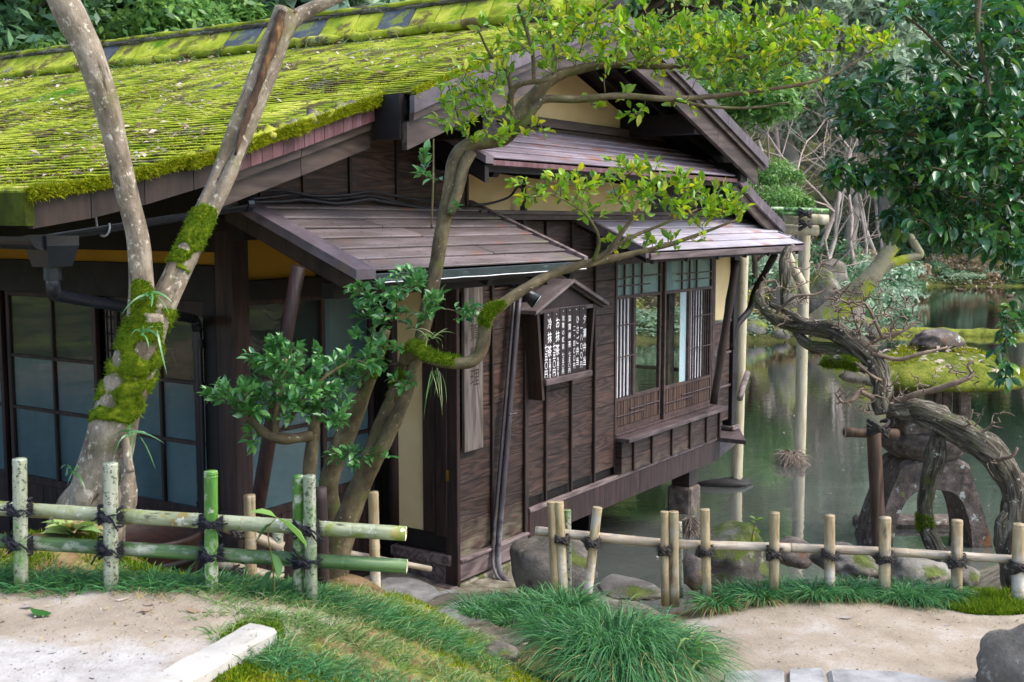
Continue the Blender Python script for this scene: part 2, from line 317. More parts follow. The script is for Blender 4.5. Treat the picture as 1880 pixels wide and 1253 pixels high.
M_tan = mk('bamboo_tan', [(.3, hx('#7d6a4a')), (.5, hx('#a3906c')), (.7, hx('#bcab8a'))], 8, (5, 5, .8), co='flow', bump=.35, bscale=60, bdist=.002, rough=.5, var=.18, layers=[dict(c=hx('#5e5240'), s=9, st=(3, 3, .5), d=9, lo=.54, hi=.7), dict(c=hx('#a8a498'), s=6, d=9, lo=.55, hi=.7), dict(c=hx('#d9d2c4'), s=5, lo=.5, hi=.7, z=(1.1, .7))])
M_tanr = mk('bamboo_rail_tan', [(.3, hx('#80705a')), (.5, hx('#a5957e')), (.7, hx('#c0b4a0'))], 8, (5, 5, .6), co='flow', bump=.35, bscale=60, bdist=.002, rough=.5, var=.1, layers=[dict(c=hx('#63574a'), s=8, st=(3, 3, .4), d=9, lo=.54, hi=.68), dict(c=hx('#8f8a7c'), s=20, d=8, lo=.56, hi=.66)])
M_grn = mk('bamboo_green', [(.3, hx('#2f5a20')), (.5, hx('#4d7a2c')), (.7, hx('#6c9440'))], 7, (4, 4, .6), co='flow', bump=.2, bscale=90, bdist=.002, rough=.4, var=.12, layers=[dict(c=hx('#c0c4ae'), c2=hx('#8a8f7a'), s=26, lo=.52, hi=.62), dict(c=hx('#b9b6a2'), s=60, lo=.45, hi=.6, z=(1.38, 1.18))])
M_grnr = mk('bamboo_rail_green', [(.3, hx('#30462a')), (.5, hx('#486238')), (.7, hx('#64804c'))], 7, (4, 4, .5), co='flow', bump=.35, bscale=90, bdist=.002, rough=.4, var=.05, layers=[dict(c=hx('#b4b8a6'), c2=hx('#7d8270'), s=16, st=(1, 1, .6), d=10, lo=.50, hi=.62), dict(c=hx('#3c4030'), s=14, st=(3, 3, .4), d=9, lo=.58, hi=.68)])
M_grng = mk('bamboo_grey_green', [(.3, hx('#626a4c')), (.5, hx('#868d6c')), (.7, hx('#a9ac92'))], 7, (4, 4, .6), co='flow', bump=.35, bscale=90, bdist=.002, rough=.5, var=.05, layers=[dict(c=hx('#6f7c2e'), s=9, lo=.5, hi=.62), dict(c=hx('#8a7a44'), s=14, lo=.56, hi=.66), dict(c=hx('#4c4a3a'), s=18, st=(2, 2, .5), d=9, lo=.58, hi=.66), dict(c=hx('#c4c4b4'), s=26, d=8, lo=.58, hi=.66)])
M_spk = mk('bamboo_speckled', [(.3, hx('#6c7658')), (.5, hx('#90967e')), (.7, hx('#b0ae9e'))], 9, (4, 4, .8), co='flow', bump=.35, bscale=90, bdist=.002, rough=.5, var=.08, layers=[dict(c=hx('#4a473e'), s=75, lo=.54, hi=.62, d=3), dict(c=hx('#4f7a34'), s=5, lo=.55, hi=.7)])
M_cut = mk('bamboo_cut_end', [(.3, hx('#d6c8a4')), (.7, hx('#efe6cf'))], 20, bump=.2, rough=.8, var=.1)
M_rope = mk('black_palm_rope', [(.3, hx('#0b0b10')), (.7, hx('#1d1e28'))], 40, bump=.6, rough=.85, var=.1)
M_rope2 = mk('worn_dark_rope', [(.3, hx('#231f1c')), (.7, hx('#4b4540'))], 40, bump=.6, rough=.9, var=.1)
M_sand = mk('packed_sand', [(.3, hx('#94816a')), (.5, hx('#ab9a82')), (.7, hx('#c0b19c'))], 2.2, detail=12, bump=.5, bscale=90, bdist=.006, rough=.95, var=0, spec=.1,
            layers=[dict(c=hx('#ded8cc'), c2=hx('#c8c0b2'), s=1.3, d=9, lo=.5, hi=.6), dict(c=hx('#8a7355'), s=30, lo=.64, hi=.7), dict(c=hx('#4a3a28'), s=130, lo=.72, hi=.76, d=2)])
stone = [(.3, hx('#403b33')), (.5, hx('#6b6459')), (.7, hx('#8c8579'))]
M_rock = mk('boulder_stone', stone, 3.5, detail=10, bump=.8, bscale=22, bdist=.03, rough=.85, var=.1, layers=[dict(c=hx('#8d897e'), s=11, d=10, lo=.58, hi=.66), dict(c=hx('#26221d'), s=5, d=9, lo=.56, hi=.68), dict(c=hx('#5a4028'), s=2.5, lo=.58, hi=.7), dict(c=hx('#6c7620'), c2=hx('#444f18'), s=3, d=9, lo=.52, hi=.62, up=(.2, .7), h=.3)])
M_rockm = mk('mossy_boulder_stone', stone, 3.5, detail=10, bump=.8, bscale=22, bdist=.03, rough=.85, var=.1, layers=[dict(c=hx('#a8a290'), s=9, lo=.56, hi=.66), dict(c=hx('#747e20'), c2=hx('#46521a'), s=3, d=9, lo=.42, hi=.54, up=(.1, .6), h=.4)])
M_lant = mk('lantern_stone', [(.3, hx('#3e3632')), (.5, hx('#63584f')), (.7, hx('#877a6f'))], 14, detail=10, bump=1.0, bscale=60, bdist=.02, rough=.85, var=.05, layers=[dict(c=hx('#b8bcb4'), s=9, lo=.6, hi=.66), dict(c=hx('#8a5420'), s=3, lo=.6, hi=.7), dict(c=hx('#6f7a38'), s=7, lo=.6, hi=.7)])
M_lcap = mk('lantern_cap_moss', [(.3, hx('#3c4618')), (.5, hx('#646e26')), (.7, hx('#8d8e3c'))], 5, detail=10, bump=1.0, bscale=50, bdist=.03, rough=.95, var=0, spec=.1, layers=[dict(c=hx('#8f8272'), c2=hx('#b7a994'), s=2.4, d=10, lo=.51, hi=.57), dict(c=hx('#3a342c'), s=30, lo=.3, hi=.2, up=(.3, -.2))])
M_flag = mk('pale_flagstone', [(.3, hx('#6f6d6a')), (.7, hx('#a3a19d'))], 9, detail=10, bump=.6, bscale=60, bdist=.01, rough=.8, var=.08)
M_kerb = mk('white_kerb_stone', [(.3, hx('#958e82')), (.7, hx('#b6b1a7'))], 5, detail=9, bump=.4, bscale=60, bdist=.006, rough=.85, var=0, layers=[dict(c=hx('#7d7f62'), s=7, d=9, lo=.58, hi=.7), dict(c=hx('#6a6152'), s=40, lo=.62, hi=.7)])
M_tub = mk('old_tub_wood', [(.3, hx('#20140f')), (.7, hx('#40291f'))], 8, (4, 4, .6), bump=.4, rough=.5)
L_mid = mkleaf('fresh_glossy_leaf', [hx('#4c7c1e'), hx('#76a428'), hx('#9cbc34'), hx('#5c8c22'), hx('#bcbc38'), hx('#487626'), hx('#84a83c')], rough=.28, tl=.45, spec=.6, tcol=(1.3, 1.25, .5, 1))
L_bush = mkleaf('mid_green_leaf', [hx('#3c7634'), hx('#589448'), hx('#3a6c3c'), hx('#74a856')], rough=.3, tl=.3, spec=.8)
L_cam = mkleaf('camellia_leaf', [hx('#224e26'), hx('#366c3a'), hx('#2a5c3a'), hx('#4c802e'), hx('#2e602e'), hx('#6c9228')], rough=.27, tl=.3, spec=1.0)
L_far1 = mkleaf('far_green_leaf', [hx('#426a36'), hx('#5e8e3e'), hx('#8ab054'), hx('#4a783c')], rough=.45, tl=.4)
L_far2 = mkleaf('far_hazed_dark_leaf', [hx('#3e6044'), hx('#567e58'), hx('#6e9862'), hx('#466c4e')], rough=.4, tl=.35)  # far leaf colours paled to stand for distance haze
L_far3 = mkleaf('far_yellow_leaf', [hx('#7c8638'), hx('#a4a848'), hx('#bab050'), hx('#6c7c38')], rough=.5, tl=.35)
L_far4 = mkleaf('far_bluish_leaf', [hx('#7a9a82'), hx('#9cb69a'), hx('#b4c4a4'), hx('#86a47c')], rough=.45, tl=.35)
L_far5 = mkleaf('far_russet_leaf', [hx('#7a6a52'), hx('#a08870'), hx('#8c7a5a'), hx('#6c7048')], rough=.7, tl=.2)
G_grass = mkleaf('dwarf_lily_grass', [hx('#2e5c34'), hx('#46804a'), hx('#5c8f4a'), hx('#3a6c44')], rough=.4, tl=.3, spec=.4)
G_lime = mkleaf('light_green_grass', [hx('#3c6c30'), hx('#5a8840'), hx('#84a058'), hx('#a8a878'), hx('#4c7a3c')], rough=.45, tl=.35, spec=.3)
G_dry = mkleaf('dry_grass', [hx('#a08c5c'), hx('#c4b080'), hx('#7c7a40'), hx('#8c6c44')], rough=.7, tl=.3, spec=.2)
L_dead = mkleaf('fallen_leaf', [hx('#a8917a'), hx('#cdbfae'), hx('#7d5c40'), hx('#b8b0a8'), hx('#8f6f50')], rough=.6, tl=.2)
L_root = mkleaf('pale_root_fibre', [hx('#5a4c40'), hx('#8a7a6a'), hx('#a89a8a'), hx('#3f342c')], rough=.8, tl=.1, spec=.2)
M_cable = mk('black_cable', [(.3, hx('#1b1b1e')), (.7, hx('#2e2e33'))], 9, bump=.05, rough=.5, var=.2)
M_prop = mk('old_brown_post', [(.3, hx('#3a2a20')), (.7, hx('#6e5644'))], 6, (4, 4, .5), bump=.4, bdist=.004, rough=.75, grain=((6, 6, .7), 8, (.5, .48, .45, 1)))
# ================================================================ THE TEA HOUSE (frame: u along the gable wall, v away to the left, z up)
house = thing('tea_house', 'old dark wooden tea house with moss covered roof standing over the pond edge', 'building', None, house=(0, 0, 0))
def hb(name, mat, fn, parent=house, smooth=False, kind=None):
    m = MB(); fn(m); return m.build(name, mat, parent, smooth, kind)
# ---- roof surface profile
LOWV, UPV = -.48, -.70
prof = [(-3.40, 2.50), (-3.0, 2.56), (-2.44, 2.70), (-1.9, 2.86), (-1.30, 3.045), (-.65, 3.27), (.27, 3.57), (.95, 3.80)]
def rz(u):
    if u > .95: u = 1.9 - u if u < 5.4 else -3.4
    for (a, za), (b, zb) in zip(prof, prof[1:]):
        if u <= b or b == prof[-1][0]: return za + (zb - za) * (u - a) / (b - a)
def rzr(u):  # right slope
    pr = [(.95, 3.80), (1.8, 3.56), (3.62, 2.96), (4.21, 2.68), (5.05, 2.38)]
    for (a, za), (b, zb) in zip(pr, pr[1:]):
        if u <= b or b == pr[-1][0]: return za + (zb - za) * (u - a) / (b - a)
def shingled(u0, u1, v0, v1, zf, dr, step=.07, dv=.06, amp=.006, seed=0, vf=None):
    n = max(2, int(round((u1 - u0) / step))); m = int((v1 - v0) / dv); us = np.linspace(u0, u1, n + 1); V = []
    for i in range(n + 1):
        for lay in (0, 1):
            for j in range(m + 1):
                vv = v0 + (v1 - v0) * j / m
                w = mn.noise((us[i] * 9, vv * 2.2, seed)); w2 = mn.noise((us[i] * 3, vv * 7, seed + 5))
                if j == 0: vv += .012 * mn.noise((us[i] * 30, 0, seed))
                uu = us[i] + amp * 1.6 * w + (0 if lay == 0 else .006 * dr)
                if i == 0 or i == n: uu = us[i]
                V.append((uu, vv, zf(us[i]) + amp * w2 + (0 if (lay == 0) == (dr > 0) else .034 + .012 * w)))
    F = []; M = m + 1
    for r in range(2 * (n + 1) - 1):
        for j in range(m):
            F.append((r * M + j, r * M + j + 1, (r + 1) * M + j + 1, (r + 1) * M + j))
    return V, F
def thatch(name, mat, u0, u1, v0, v1, zf, seed, parent, dz=.0185):
    """mossy courses: each has a rounded lip over a dark gap, courses rise by equal steps"""
    us = [u0]; u = u0
    while u < u1:
        u += .001
        if zf(u) - zf(us[-1]) >= dz: us.append(u)
    us = us[:-1] if u1 - us[-1] < .03 else us
    vs = np.concatenate([np.arange(v0, min(v1, 5.0), .035), np.arange(5.0, v1, .12)]); M = len(vs); V = []; F = []
    for i, a in enumerate(us):
        z = zf(a)
        for lay in range(4):
            for vv in vs:
                w = mn.noise((a * 14 + seed, vv * 3, 1)); w2 = mn.noise((a * 9, vv * 14, seed)); w3 = mn.noise((a * 1.6, vv * 1.1, seed + 3)); fill = max(0, min(1, (w3 + .6 * w2 + .10 + .22 * (a + 1.6)) * 2.6))
                gap = .0075 * (1 - fill) * (1 + .5 * w); zz = z + .004 * w + .0022 * w2
                if lay == 0: V.append((a + .035, vv, zz))
                elif lay == 1: V.append((a + .006 * w2 + .008 * w, vv, zz + gap))
                elif lay == 2: V.append((a - .003 + .007 * w2 + .008 * w, vv, zz + dz * .62 + .002 * w2))
                else: V.append((a + .012 + .008 * w, vv, zz + dz * .97 + .003 * w2 + .004 * fill))
        b = i * 4 * M
        for r in range(3 if i == len(us) - 1 else 4):
            o_ = b + r * M; F += [(o_ + j, o_ + M + j, o_ + M + j + 1, o_ + j + 1) for j in range(M - 1)]
    m = MB(); m.v = V; m.f = F; return m.build(name, mat, parent, False, 'stuff')
def roofpart(name, mat, *a, parent=None, **k):
    V, F = shingled(*a, **k); F = [f[::-1] for f in F] ; m = MB(); m.v = V; m.f = F
    return m.build(name, mat, parent, False, 'stuff')
roof = hb('roof', M_dark, lambda m: [m.prism([(a, LOWV + .05), (b, LOWV + .05), (b, 9.0), (a, 9.0)], 'z', 0, 0) for a, b in []] or
          [m.add([(a, v0, rzz(a) - .03), (b, v0, rzz(b) - .03), (b, 9, rzz(b) - .03), (a, 9, rzz(a) - .03), (a, v0, rzz(a) - .10), (b, v0, rzz(b) - .10), (b, 9, rzz(b) - .10), (a, 9, rzz(a) - .10)],
                 [(0, 1, 2, 3), (7, 6, 5, 4), (0, 4, 5, 1), (2, 6, 7, 3), (1, 5, 6, 2), (3, 7, 4, 0)])
           for (a, b, v0, rzz) in [(-3.37, -2.4, LOWV + .04, rz), (-2.4, -1.3, LOWV + .04, rz), (-1.3, -.65, UPV + .05, rz), (-.65, .95, UPV + .05, rz), (.95, 1.8, UPV + .05, rzr), (1.8, 3.6, UPV + .05, rzr), (3.6, 4.21, -.33, rzr), (4.21, 5.03, -.33, rzr)]])
thatch('moss_covered_courses', M_moss, -3.40, -1.30, LOWV, 9.0, rz, 1, roof)
thatch('moss_covered_courses', M_moss, -1.30, .95, UPV + .01, 9.0, rz, 2, roof)
roofpart('dark_shingles', M_tile, .95, 3.62, UPV + .01, 9.0, rzr, -1, parent=roof, seed=3, dv=.12)
roofpart('dark_shingles', M_tile, 3.62, 5.05, -.36, 9.0, rzr, -1, parent=roof, seed=4, dv=.12)
# eave end of the left slope: mossy fascia
hb('mossy_eave_board', M_mossend, lambda m: m.box((-3.41, LOWV - .005, 2.38), (-3.37, 9, 2.505)), roof)
# verge boards of the low part
vb = []
def verge(name, mat, pts, v, th, top, hgt, parent=roof, n=None, gap=.002):
    """a chain of boards following the roof line at plane v"""
    out = []
    for (a, b) in zip(pts, pts[1:]):
        ua, za = a; ub, zb = b
        m = MB(); m.prism([(ua + gap, za - top), (ub - gap, zb - top), (ub - gap, zb - top - hgt), (ua + gap, za - top - hgt)], 'v', v, v + th)
        out.append(m.build(name, mat, parent))
    return out
def seg(u0, u1, n, f): return [(u0 + (u1 - u0) * i / n, f(u0 + (u1 - u0) * i / n)) for i in range(n + 1)]
verge('verge_board', M_batten, seg(-3.37, -2.30, 4, rz), LOWV + .01, .03, .02, .115)
verge('verge_strip', M_redb, seg(-2.30, -1.30, 14, rz), LOWV + .005, .02, .03, .085)
verge('barge_board', M_barge, seg(-2.42, -1.30, 2, lambda u: rz(u)), LOWV + .035, .03, .117, .045)
verge('barge_board', M_barge, seg(-2.36, -1.30, 2, lambda u: rz(u)), LOWV + .07, .03, .163, .10)
# end box where the lower roof meets the upper verge
hb('verge_end_block', M_dark, lambda m: m.box((-1.34, UPV + .06, 2.82), (-1.28, LOWV + .02, 3.05)), roof)
# upper verge: capping strips, thin board, deep barge board
for f, u0, u1, n in ((rz, -1.32, .95, 10), (rzr, .95, 3.66, 12)):
    verge('capping_strip', M_cap, seg(u0, u1, n, f), UPV - .02, .03, .005, .085)
    verge('verge_batten', M_barge, seg(u0 + (.02 if u0 < 0 else 0), u1 - (.0 if u0 < 0 else .03), 3, f), UPV + .0, .03, .093, .04)
    verge('barge_board', M_barge, seg(u0 + (.0 if u0 < 0 else 0), u1 - (.0 if u0 < 0 else .12), 3, f), UPV + .03, .035, .137, .14)
# right slope has a second recessed step as in the photo
verge('verge_batten', M_dark, seg(.95, 3.6, 3, rzr), UPV - .0, .02, -.012, .016)
verge('capping_strip', M_cap, seg(3.62, 5.05, 6, rzr), -.375, .03, .005, .10)
verge('barge_board', M_barge, seg(3.62, 4.95, 3, rzr), -.34, .03, .107, .09)
hb('eave_end_board', M_cap, lambda m: m.box((5.03, -.37, 2.27), (5.06, 9, 2.375)), roof)
# soffit rafters and purlins under the upper gable
for u_, z_ in ((2.38, 3.24), (3.33, 2.90), (-.5, 3.04)):
    hb('purlin', M_dark, lambda m: m.box((u_ - .07, UPV + .07, z_ - .17), (u_ + .07, .05, z_ - .01), .004), roof)
hb('ridge_purlin', M_dark, lambda m: m.box((.88, UPV + .07, 3.48), (1.02, .05, 3.66), .004), roof)
for i, vv in enumerate((-.52, -.36, -.2)):
    for f, a, b in ((rz, -1.25, .9), (rzr, 1.0, 3.5)):
        hb('rafter', M_dark, lambda m: m.beam((a, vv, f(a) - .125), (b, vv, f(b) - .125), .035, .045), roof)
for vv in np.arange(.1, 8.5, .42):
    hb('rafter', M_dark, lambda m: m.beam((-3.3, vv, rz(-3.3) - .13), (-1.3, vv, rz(-1.3) - .13), .04, .05), roof)
# ridge: steep band of shingle strips between poles
zb0, zb1 = 3.735, 3.99
ub0, ub1 = .70, 1.02
hb('ridge_core', M_dark, lambda m: m.prism([(.76, 3.70), (1.03, 3.95), (1.3, 3.70)], 'v', UPV + .06, 9), roof)
vv = UPV + .03; k = 0
while vv < 8.9:
    w = .23 + .16 * random.random(); mt = M_slate if any(abs(vv + .1 - t_) < .13 for t_ in (1.15, 1.85, 2.6, 4.4)) else M_moss
    def fn(m):
        sk = .10; d = random.uniform(-.004, .008)
        a = [(ub0 + .02, vv, zb0 + d), (ub0 + .02, vv + w - .012, zb0 + d), (ub1, vv + w - .012 + sk, zb1 + d), (ub1, vv + sk, zb1 + d)]
        m.add(a + [(x + .03, y, z - .028) for x, y, z in a], [(3, 2, 1, 0), (4, 5, 6, 7), (0, 1, 5, 4), (1, 2, 6, 5), (2, 3, 7, 6), (3, 0, 4, 7)])
    hb('ridge_strip', mt, fn, roof)
    vv += w; k += 1
def wavy(u, z, v0, v1, r, amp=.012, n=60):
    return [(u + amp * mn.noise((i * .3, 1, u)), v0 + (v1 - v0) * i / n, z + amp * mn.noise((i * .3, 7, z))) for i in range(n + 1)]
for u_, z_, r_, mm in ((.72, 3.752, .032, M_bark3), (1.03, 4.01, .026, M_bark3), (1.12, 4.05, .026, M_bark3)):
    hb('ridge_pole', mm, lambda m: m.tube(wavy(u_, z_, UPV + .0, 8.9, r_), r_, 10, wob=.15), roof, True)
for u_, z_, r_ in ((.70, 3.758, .036), (1.035, 4.03, .022)):
    o = hb('ridge_pole_moss', M_moss, lambda m: m.tube(wavy(u_ - .008, z_ + .004, UPV + .55, 8.9, r_, n=160), r_, 10, wob=.35, wsc=14, mod=lambda t, d, r: r * (1 if mn.noise((t * 24, 3, u_)) > -.25 else .6)), roof, True, 'stuff')
# ---- gable wall, upper plaster and dark boarding
walls = hb('gable_wall', M_plaster, lambda m: m.prism([(-.55, 2.47), (-.55, 3.2), (.95, 3.69), (3.5, 2.90), (3.5, 2.47)], 'v', .02, .10))
hb('upper_boarding', M_dark, lambda m: m.prism([(-1.75, 2.36), (-1.75, 2.80), (-1.3, 2.93), (-.55, 3.18), (.12, 3.18), (.12, 2.36)], 'v', -.02, .012), walls)
for a, b, c in ((-1.75, -1.42, 2.74), (-1.42, -1.04, 2.86), (-1.04, -.62, 3.0), (-.62, -.25, 3.05), (-.25, .1, 3.05)):
    hb('wall_board', M_wall, lambda m: m.prism([(a + .012, 2.37), (a + .012, c), (b - .012, c + .02), (b - .012, 2.37)], 'v', -.034, -.021), walls)
    hb('batten', M_batten, lambda m: m.prism([(b - .011, 2.37), (b - .011, c + .02), (b + .011, c + .02), (b + .011, 2.37)], 'v', -.048, -.0215), walls)
hb('wall_post', M_dark, lambda m: m.box((-1.86, -.03, 2.3), (-1.76, .08, 2.76)), walls)
hb('trim_rail', M_barge, lambda m: m.box((-.5, -.065, 3.06), (3.62, .015, 3.125), .004), walls)
hb('trim_rail', M_batten, lambda m: m.box((-.5, -.045, 2.985), (3.62, .0, 3.058), .004), walls)
# dark boarding right of the skirt roof
hb('upper_boarding', M_dark, lambda m: m.prism([(3.5, 2.3), (3.5, 2.85), (4.7, 2.40), (4.7, 2.3)], 'v', .02, .1), walls)
hb('upper_boarding', M_dark, lambda m: m.box((2.75, -.03, 2.47), (3.75, .018, 2.98)), walls)
# ---- pent roofs
def pent(name, u0, u1, vt, zt, ve, ze, rows, mat, joints, th=.012, label=None):
    """a board clad pent roof from (vt,zt) at the wall to (ve,ze) at the eave"""
    root = hb(name, M_dark, lambda m: m.prism([(vt, zt - .035), (ve + .03, ze - .035), (ve + .03, ze - .075), (vt, zt - .075)], 'u', u0 + .03, u1 - .03))
    if label: root['label'] = label
    ang = math.atan2(zt - ze, vt - ve); n = rows
    for i in range(n):
        f0 = i / n; f1 = (i + 1) / n + .03
        va, za = ve + (vt - ve) * f0, ze + (zt - ze) * f0; vb_, zb_ = ve + (vt - ve) * f1, ze + (zt - ze) * f1
        cuts = [u0] + [c for c in joints[i]] + [u1]
        for a, b in zip(cuts, cuts[1:]):
            L = math.hypot(vb_ - va, zb_ - za); tilt = ang - .105 + random.uniform(-.012, .012)
            o = piece('roof_board', mat, root, (a + .003, 0, 0), (b - .003, L, th), .003)
            cv, cz = (va + vb_) / 2, (za + zb_) / 2
            o.location = ((a + b) / 2 - org(root)[0], cv, cz + .004 + random.uniform(0, .003)); o.rotation_euler = (tilt, random.uniform(-.003, .003), 0)
    return root, ang
# entry canopy
jn = lambda a, b, n: [sorted(random.uniform(a, b) for _ in range(random.choice((0, 1, 1)))) for _ in range(n)]
can, ang = pent('entry_canopy', -1.90, .22, .0, 2.50, -.84, 2.15, 7, M_can, [[], [-.6], [], [-.95], [-1.15], [], [-.3]])
def ecap(m):
    m.prism([(.02, 2.545), (-.87, 2.172), (-.87, 2.125), (.02, 2.495)], 'u', -1.96, -1.82)
hb('canopy_verge_cap', M_cap, ecap, can)
hb('canopy_verge_board', M_batten, lambda m: m.prism([(.02, 2.49), (-.84, 2.12), (-.84, 2.05), (.02, 2.40)], 'u', -1.93, -1.88), can)
hb('canopy_verge_board', M_grey, lambda m: m.prism([(.02, 2.535), (-.86, 2.178), (-.86, 2.12), (.02, 2.47)], 'u', .20, .245), can)
hb('canopy_edge_flashing', M_teal, lambda m: m.box((-1.82, -.868, 2.108), (.20, -.845, 2.148), .002), can)
hb('canopy_gutter_wire', M_white, lambda m: m.tube([(-1.8 + i * .1, -.873, 2.104 + .004 * mn.noise((i * .5, 0, 0))) for i in range(21)], .0028, 5), can)
for u_ in (-1.86, -1.3, -.75, -.25, .15):
    hb('canopy_rafter', M_dark, lambda m: m.beam((u_, .0, 2.40), (u_, -.8, 2.065), .045, .05), can)
hb('canopy_beam', M_dark, lambda m: m.box((-1.84, -.62, 2.02), (.18, -.54, 2.10), .004), can)
# prop pole under the canopy
pt = PV(545, 505, -.55); pb = PV(478, 900, -.25)
d_ = (pb - pt) / abs(pb[2] - pt[2])
hb('canopy_prop', M_red, lambda m: m.tube([pt + d_ * t for t in (-.04, .4, .9, 1.4, pt[2] - .02)], [.034, .035, .037, .04, .043], 12, wob=.12), can, True)
# skirt roof under the plastered gable
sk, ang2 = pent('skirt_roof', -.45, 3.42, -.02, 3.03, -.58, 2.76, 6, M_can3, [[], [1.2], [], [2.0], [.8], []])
hb('skirt_verge_cap', M_cap, lambda m: m.prism([(.0, 3.06), (-.60, 2.775), (-.60, 2.73), (.0, 3.01)], 'u', -.50, -.42), sk)
hb('skirt_verge_board', M_dark, lambda m: m.prism([(.0, 3.0), (-.58, 2.72), (-.58, 2.62), (.0, 2.9)], 'u', -.48, -.44), sk)
hb('skirt_eave_board', M_redb, lambda m: m.box((-.42, -.60, 2.722), (3.42, -.578, 2.752), .002), sk)
for u_ in (-.2, .42, .95, 1.5, 2.1, 2.7, 3.2):
    hb('bracket', M_dark, lambda m: m.prism([(-.02, 2.90), (-.50, 2.72), (-.46, 2.66), (-.02, 2.72)], 'u', u_ - .03, u_ + .03), sk)
# ledge between plaster and boarding
hb('ledge_board', M_barge, lambda m: m.box((.12, -.14, 2.44), (3.9, -.0, 2.470), .003), walls)
hb('ledge_fascia', M_batten, lambda m: m.box((.12, -.145, 2.405), (3.9, -.13, 2.438), .002), walls)
# window canopy
wc, ang3 = pent('window_canopy', 1.55, 4.86, -.0, 2.44, -.62, 2.17, 5, M_can2, [[], [3.0], [2.4], [], [3.7]], label='pale weathered board canopy over the lattice window')
hb('canopy_eave_board', M_sill, lambda m: m.box((1.56, -.645, 2.115), (4.86, -.62, 2.165), .003), wc)
hb('canopy_verge_board', M_cap, lambda m: m.prism([(.0, 2.475), (-.63, 2.20), (-.63, 2.13), (.0, 2.40)], 'u', 1.50, 1.55), wc)
hb('canopy_verge_board', M_cap, lambda m: m.prism([(.0, 2.46), (-.63, 2.185), (-.63, 2.13), (.0, 2.40)], 'u', 4.86, 4.90), wc)
for u_ in (1.7, 2.3, 2.9, 3.5, 4.05, 4.45, 4.8):
    hb('canopy_rafter', M_dark, lambda m: m.beam((u_, .0, 2.355), (u_, -.6, 2.10), .04, .045), wc)
# ---- boarded wall below the ledge
low = hb('boarded_wall', M_dark, lambda m: [m.box((.0, .012, .16), (2.2, .08, 2.42)), m.box((2.2, .012, .30), (4.12, .08, .70)), m.box((2.2, .012, 2.12), (4.72, .08, 2.42)), m.box((0, .012, .0), (.85, .08, .16))])
bays = [.0, .41, .84, 1.11, 1.48, 1.84, 2.20]
zj = [.02, .16, .40, .66, .92, 1.15, 1.42, 1.66, 1.93, 2.18, 2.40]
for i, (a, b) in enumerate(zip(bays, bays[1:])):
    for za, zb_ in zip(zj, zj[1:]):
        if b > .9 and za < .2:
            continue
        if za >= .16 or b < .9:
            lo_ = za if not (b > .9 and za < .35) else .345
            o = piece('wall_board', M_wall, low, (a + .006, -.012 + random.uniform(-.003, .002), lo_ + .002), (b - .006, .011, zb_ - .002), .002)
for b in bays[1:]:
    z0 = .16 if b < .5 else (.05 if b < .9 else .34)
    w = .010 if b != .84 else .024
    piece('batten', M_batten, low, (b - w, -.036 if b < 2.1 else -.02, z0), (b + w, -.013, 2.40), .003)
piece('corner_post', M_red, low, (-.035, -.05, -.02), (.0, .05, 2.42), .004)
piece('base_board', M_grey, low, (.0, -.045, .02), (.84, -.013, .145), .004)
piece('base_moulding', M_grey, low, (.0, -.06, .147), (.84, -.013, .168), .004)
hb('stone_plinth', M_copper, lambda m: m.box((-.03, -.05, -.25), (.86, .1, -.002), .01), low)
piece('floor_trim', M_grey, low, (.86, -.05, .30), (4.22, -.013, .335), .004)
piece('floor_beam', M_red, low, (.86, -.045, .10), (4.30, .05, .298), .004)
piece('floor_beam', M_dark, low, (.86, .3, -.02), (4.7, .42, .2), .004)
# panel box and sill below the window
sb = [2.20, 2.40, 2.74, 3.13, 3.51, 3.87, 4.17]
for a, b in zip(sb, sb[1:]):
    for za, zb_ in ((.34, .47), (.47, .60)):
        piece('wall_board', M_wall, low, (a + .006, -.08, za + .002), (b - .006, -.015, zb_ - .002), .002)
for b in sb[1:]: piece('batten', M_batten, low, (b - .013, -.1, .34), (b + .013, -.081, .60), .003)
piece('window_sill', M_sill, low, (2.2, -.15, .605), (4.24, .02, .64), .004)
piece('panel_end', M_batten, low, (4.175, -.095, .338), (4.2, .05, .60), .003)
# right end: plaster, boarding, posts, deck corner
endw = hb('end_wall', M_plaster, lambda m: m.box((4.17, .015, 1.45), (4.66, .06, 2.11)))
for za, zb_ in ((.45, .78), (.80, 1.12), (1.14, 1.42)):
    piece('wall_board', M_wall, endw, (4.17, .0, za), (4.60, .05, zb_), .003)
for z_ in (1.43, 1.12, .79): piece('rail', M_sill, endw, (4.17, -.012, z_ - .01), (4.62, .0, z_ + .012), .002)
piece('corner_post', M_dark, endw, (4.62, -.03, .36), (4.72, .07, 2.42), .004)
hb('post_foot', M_grey, lambda m: m.box((4.60, -.06, .335), (4.76, .09, .38), .01), endw)
hb('deck', M_sill, lambda m: m.prism([(4.22, -.02), (4.22, -.34), (4.98, .05), (4.98, 2.6), (4.7, 2.6), (4.7, .3)], 'z', .29, .33), endw)
hb('deck_fascia', M_barge, lambda m: (m.add([(4.215, -.05, .285), (4.985, .03, .285), (4.985, .05, .15), (4.215, .0, .06)], [(0, 1, 2, 3)]), m.add([(4.215, -.02, .285), (4.985, .06, .285), (4.985, .08, .15), (4.215, .03, .06)], [(3, 2, 1, 0)]), m.box((4.96, .05, .13), (4.985, 2.6, .287))), endw)
hb('handrail_log', M_grey, lambda m: m.tube([(4.2, -.28, .73), (4.55, -.17, .80), (4.95, -.05, .87)], [.03, .032, .03], 10, wob=.1), endw, True)
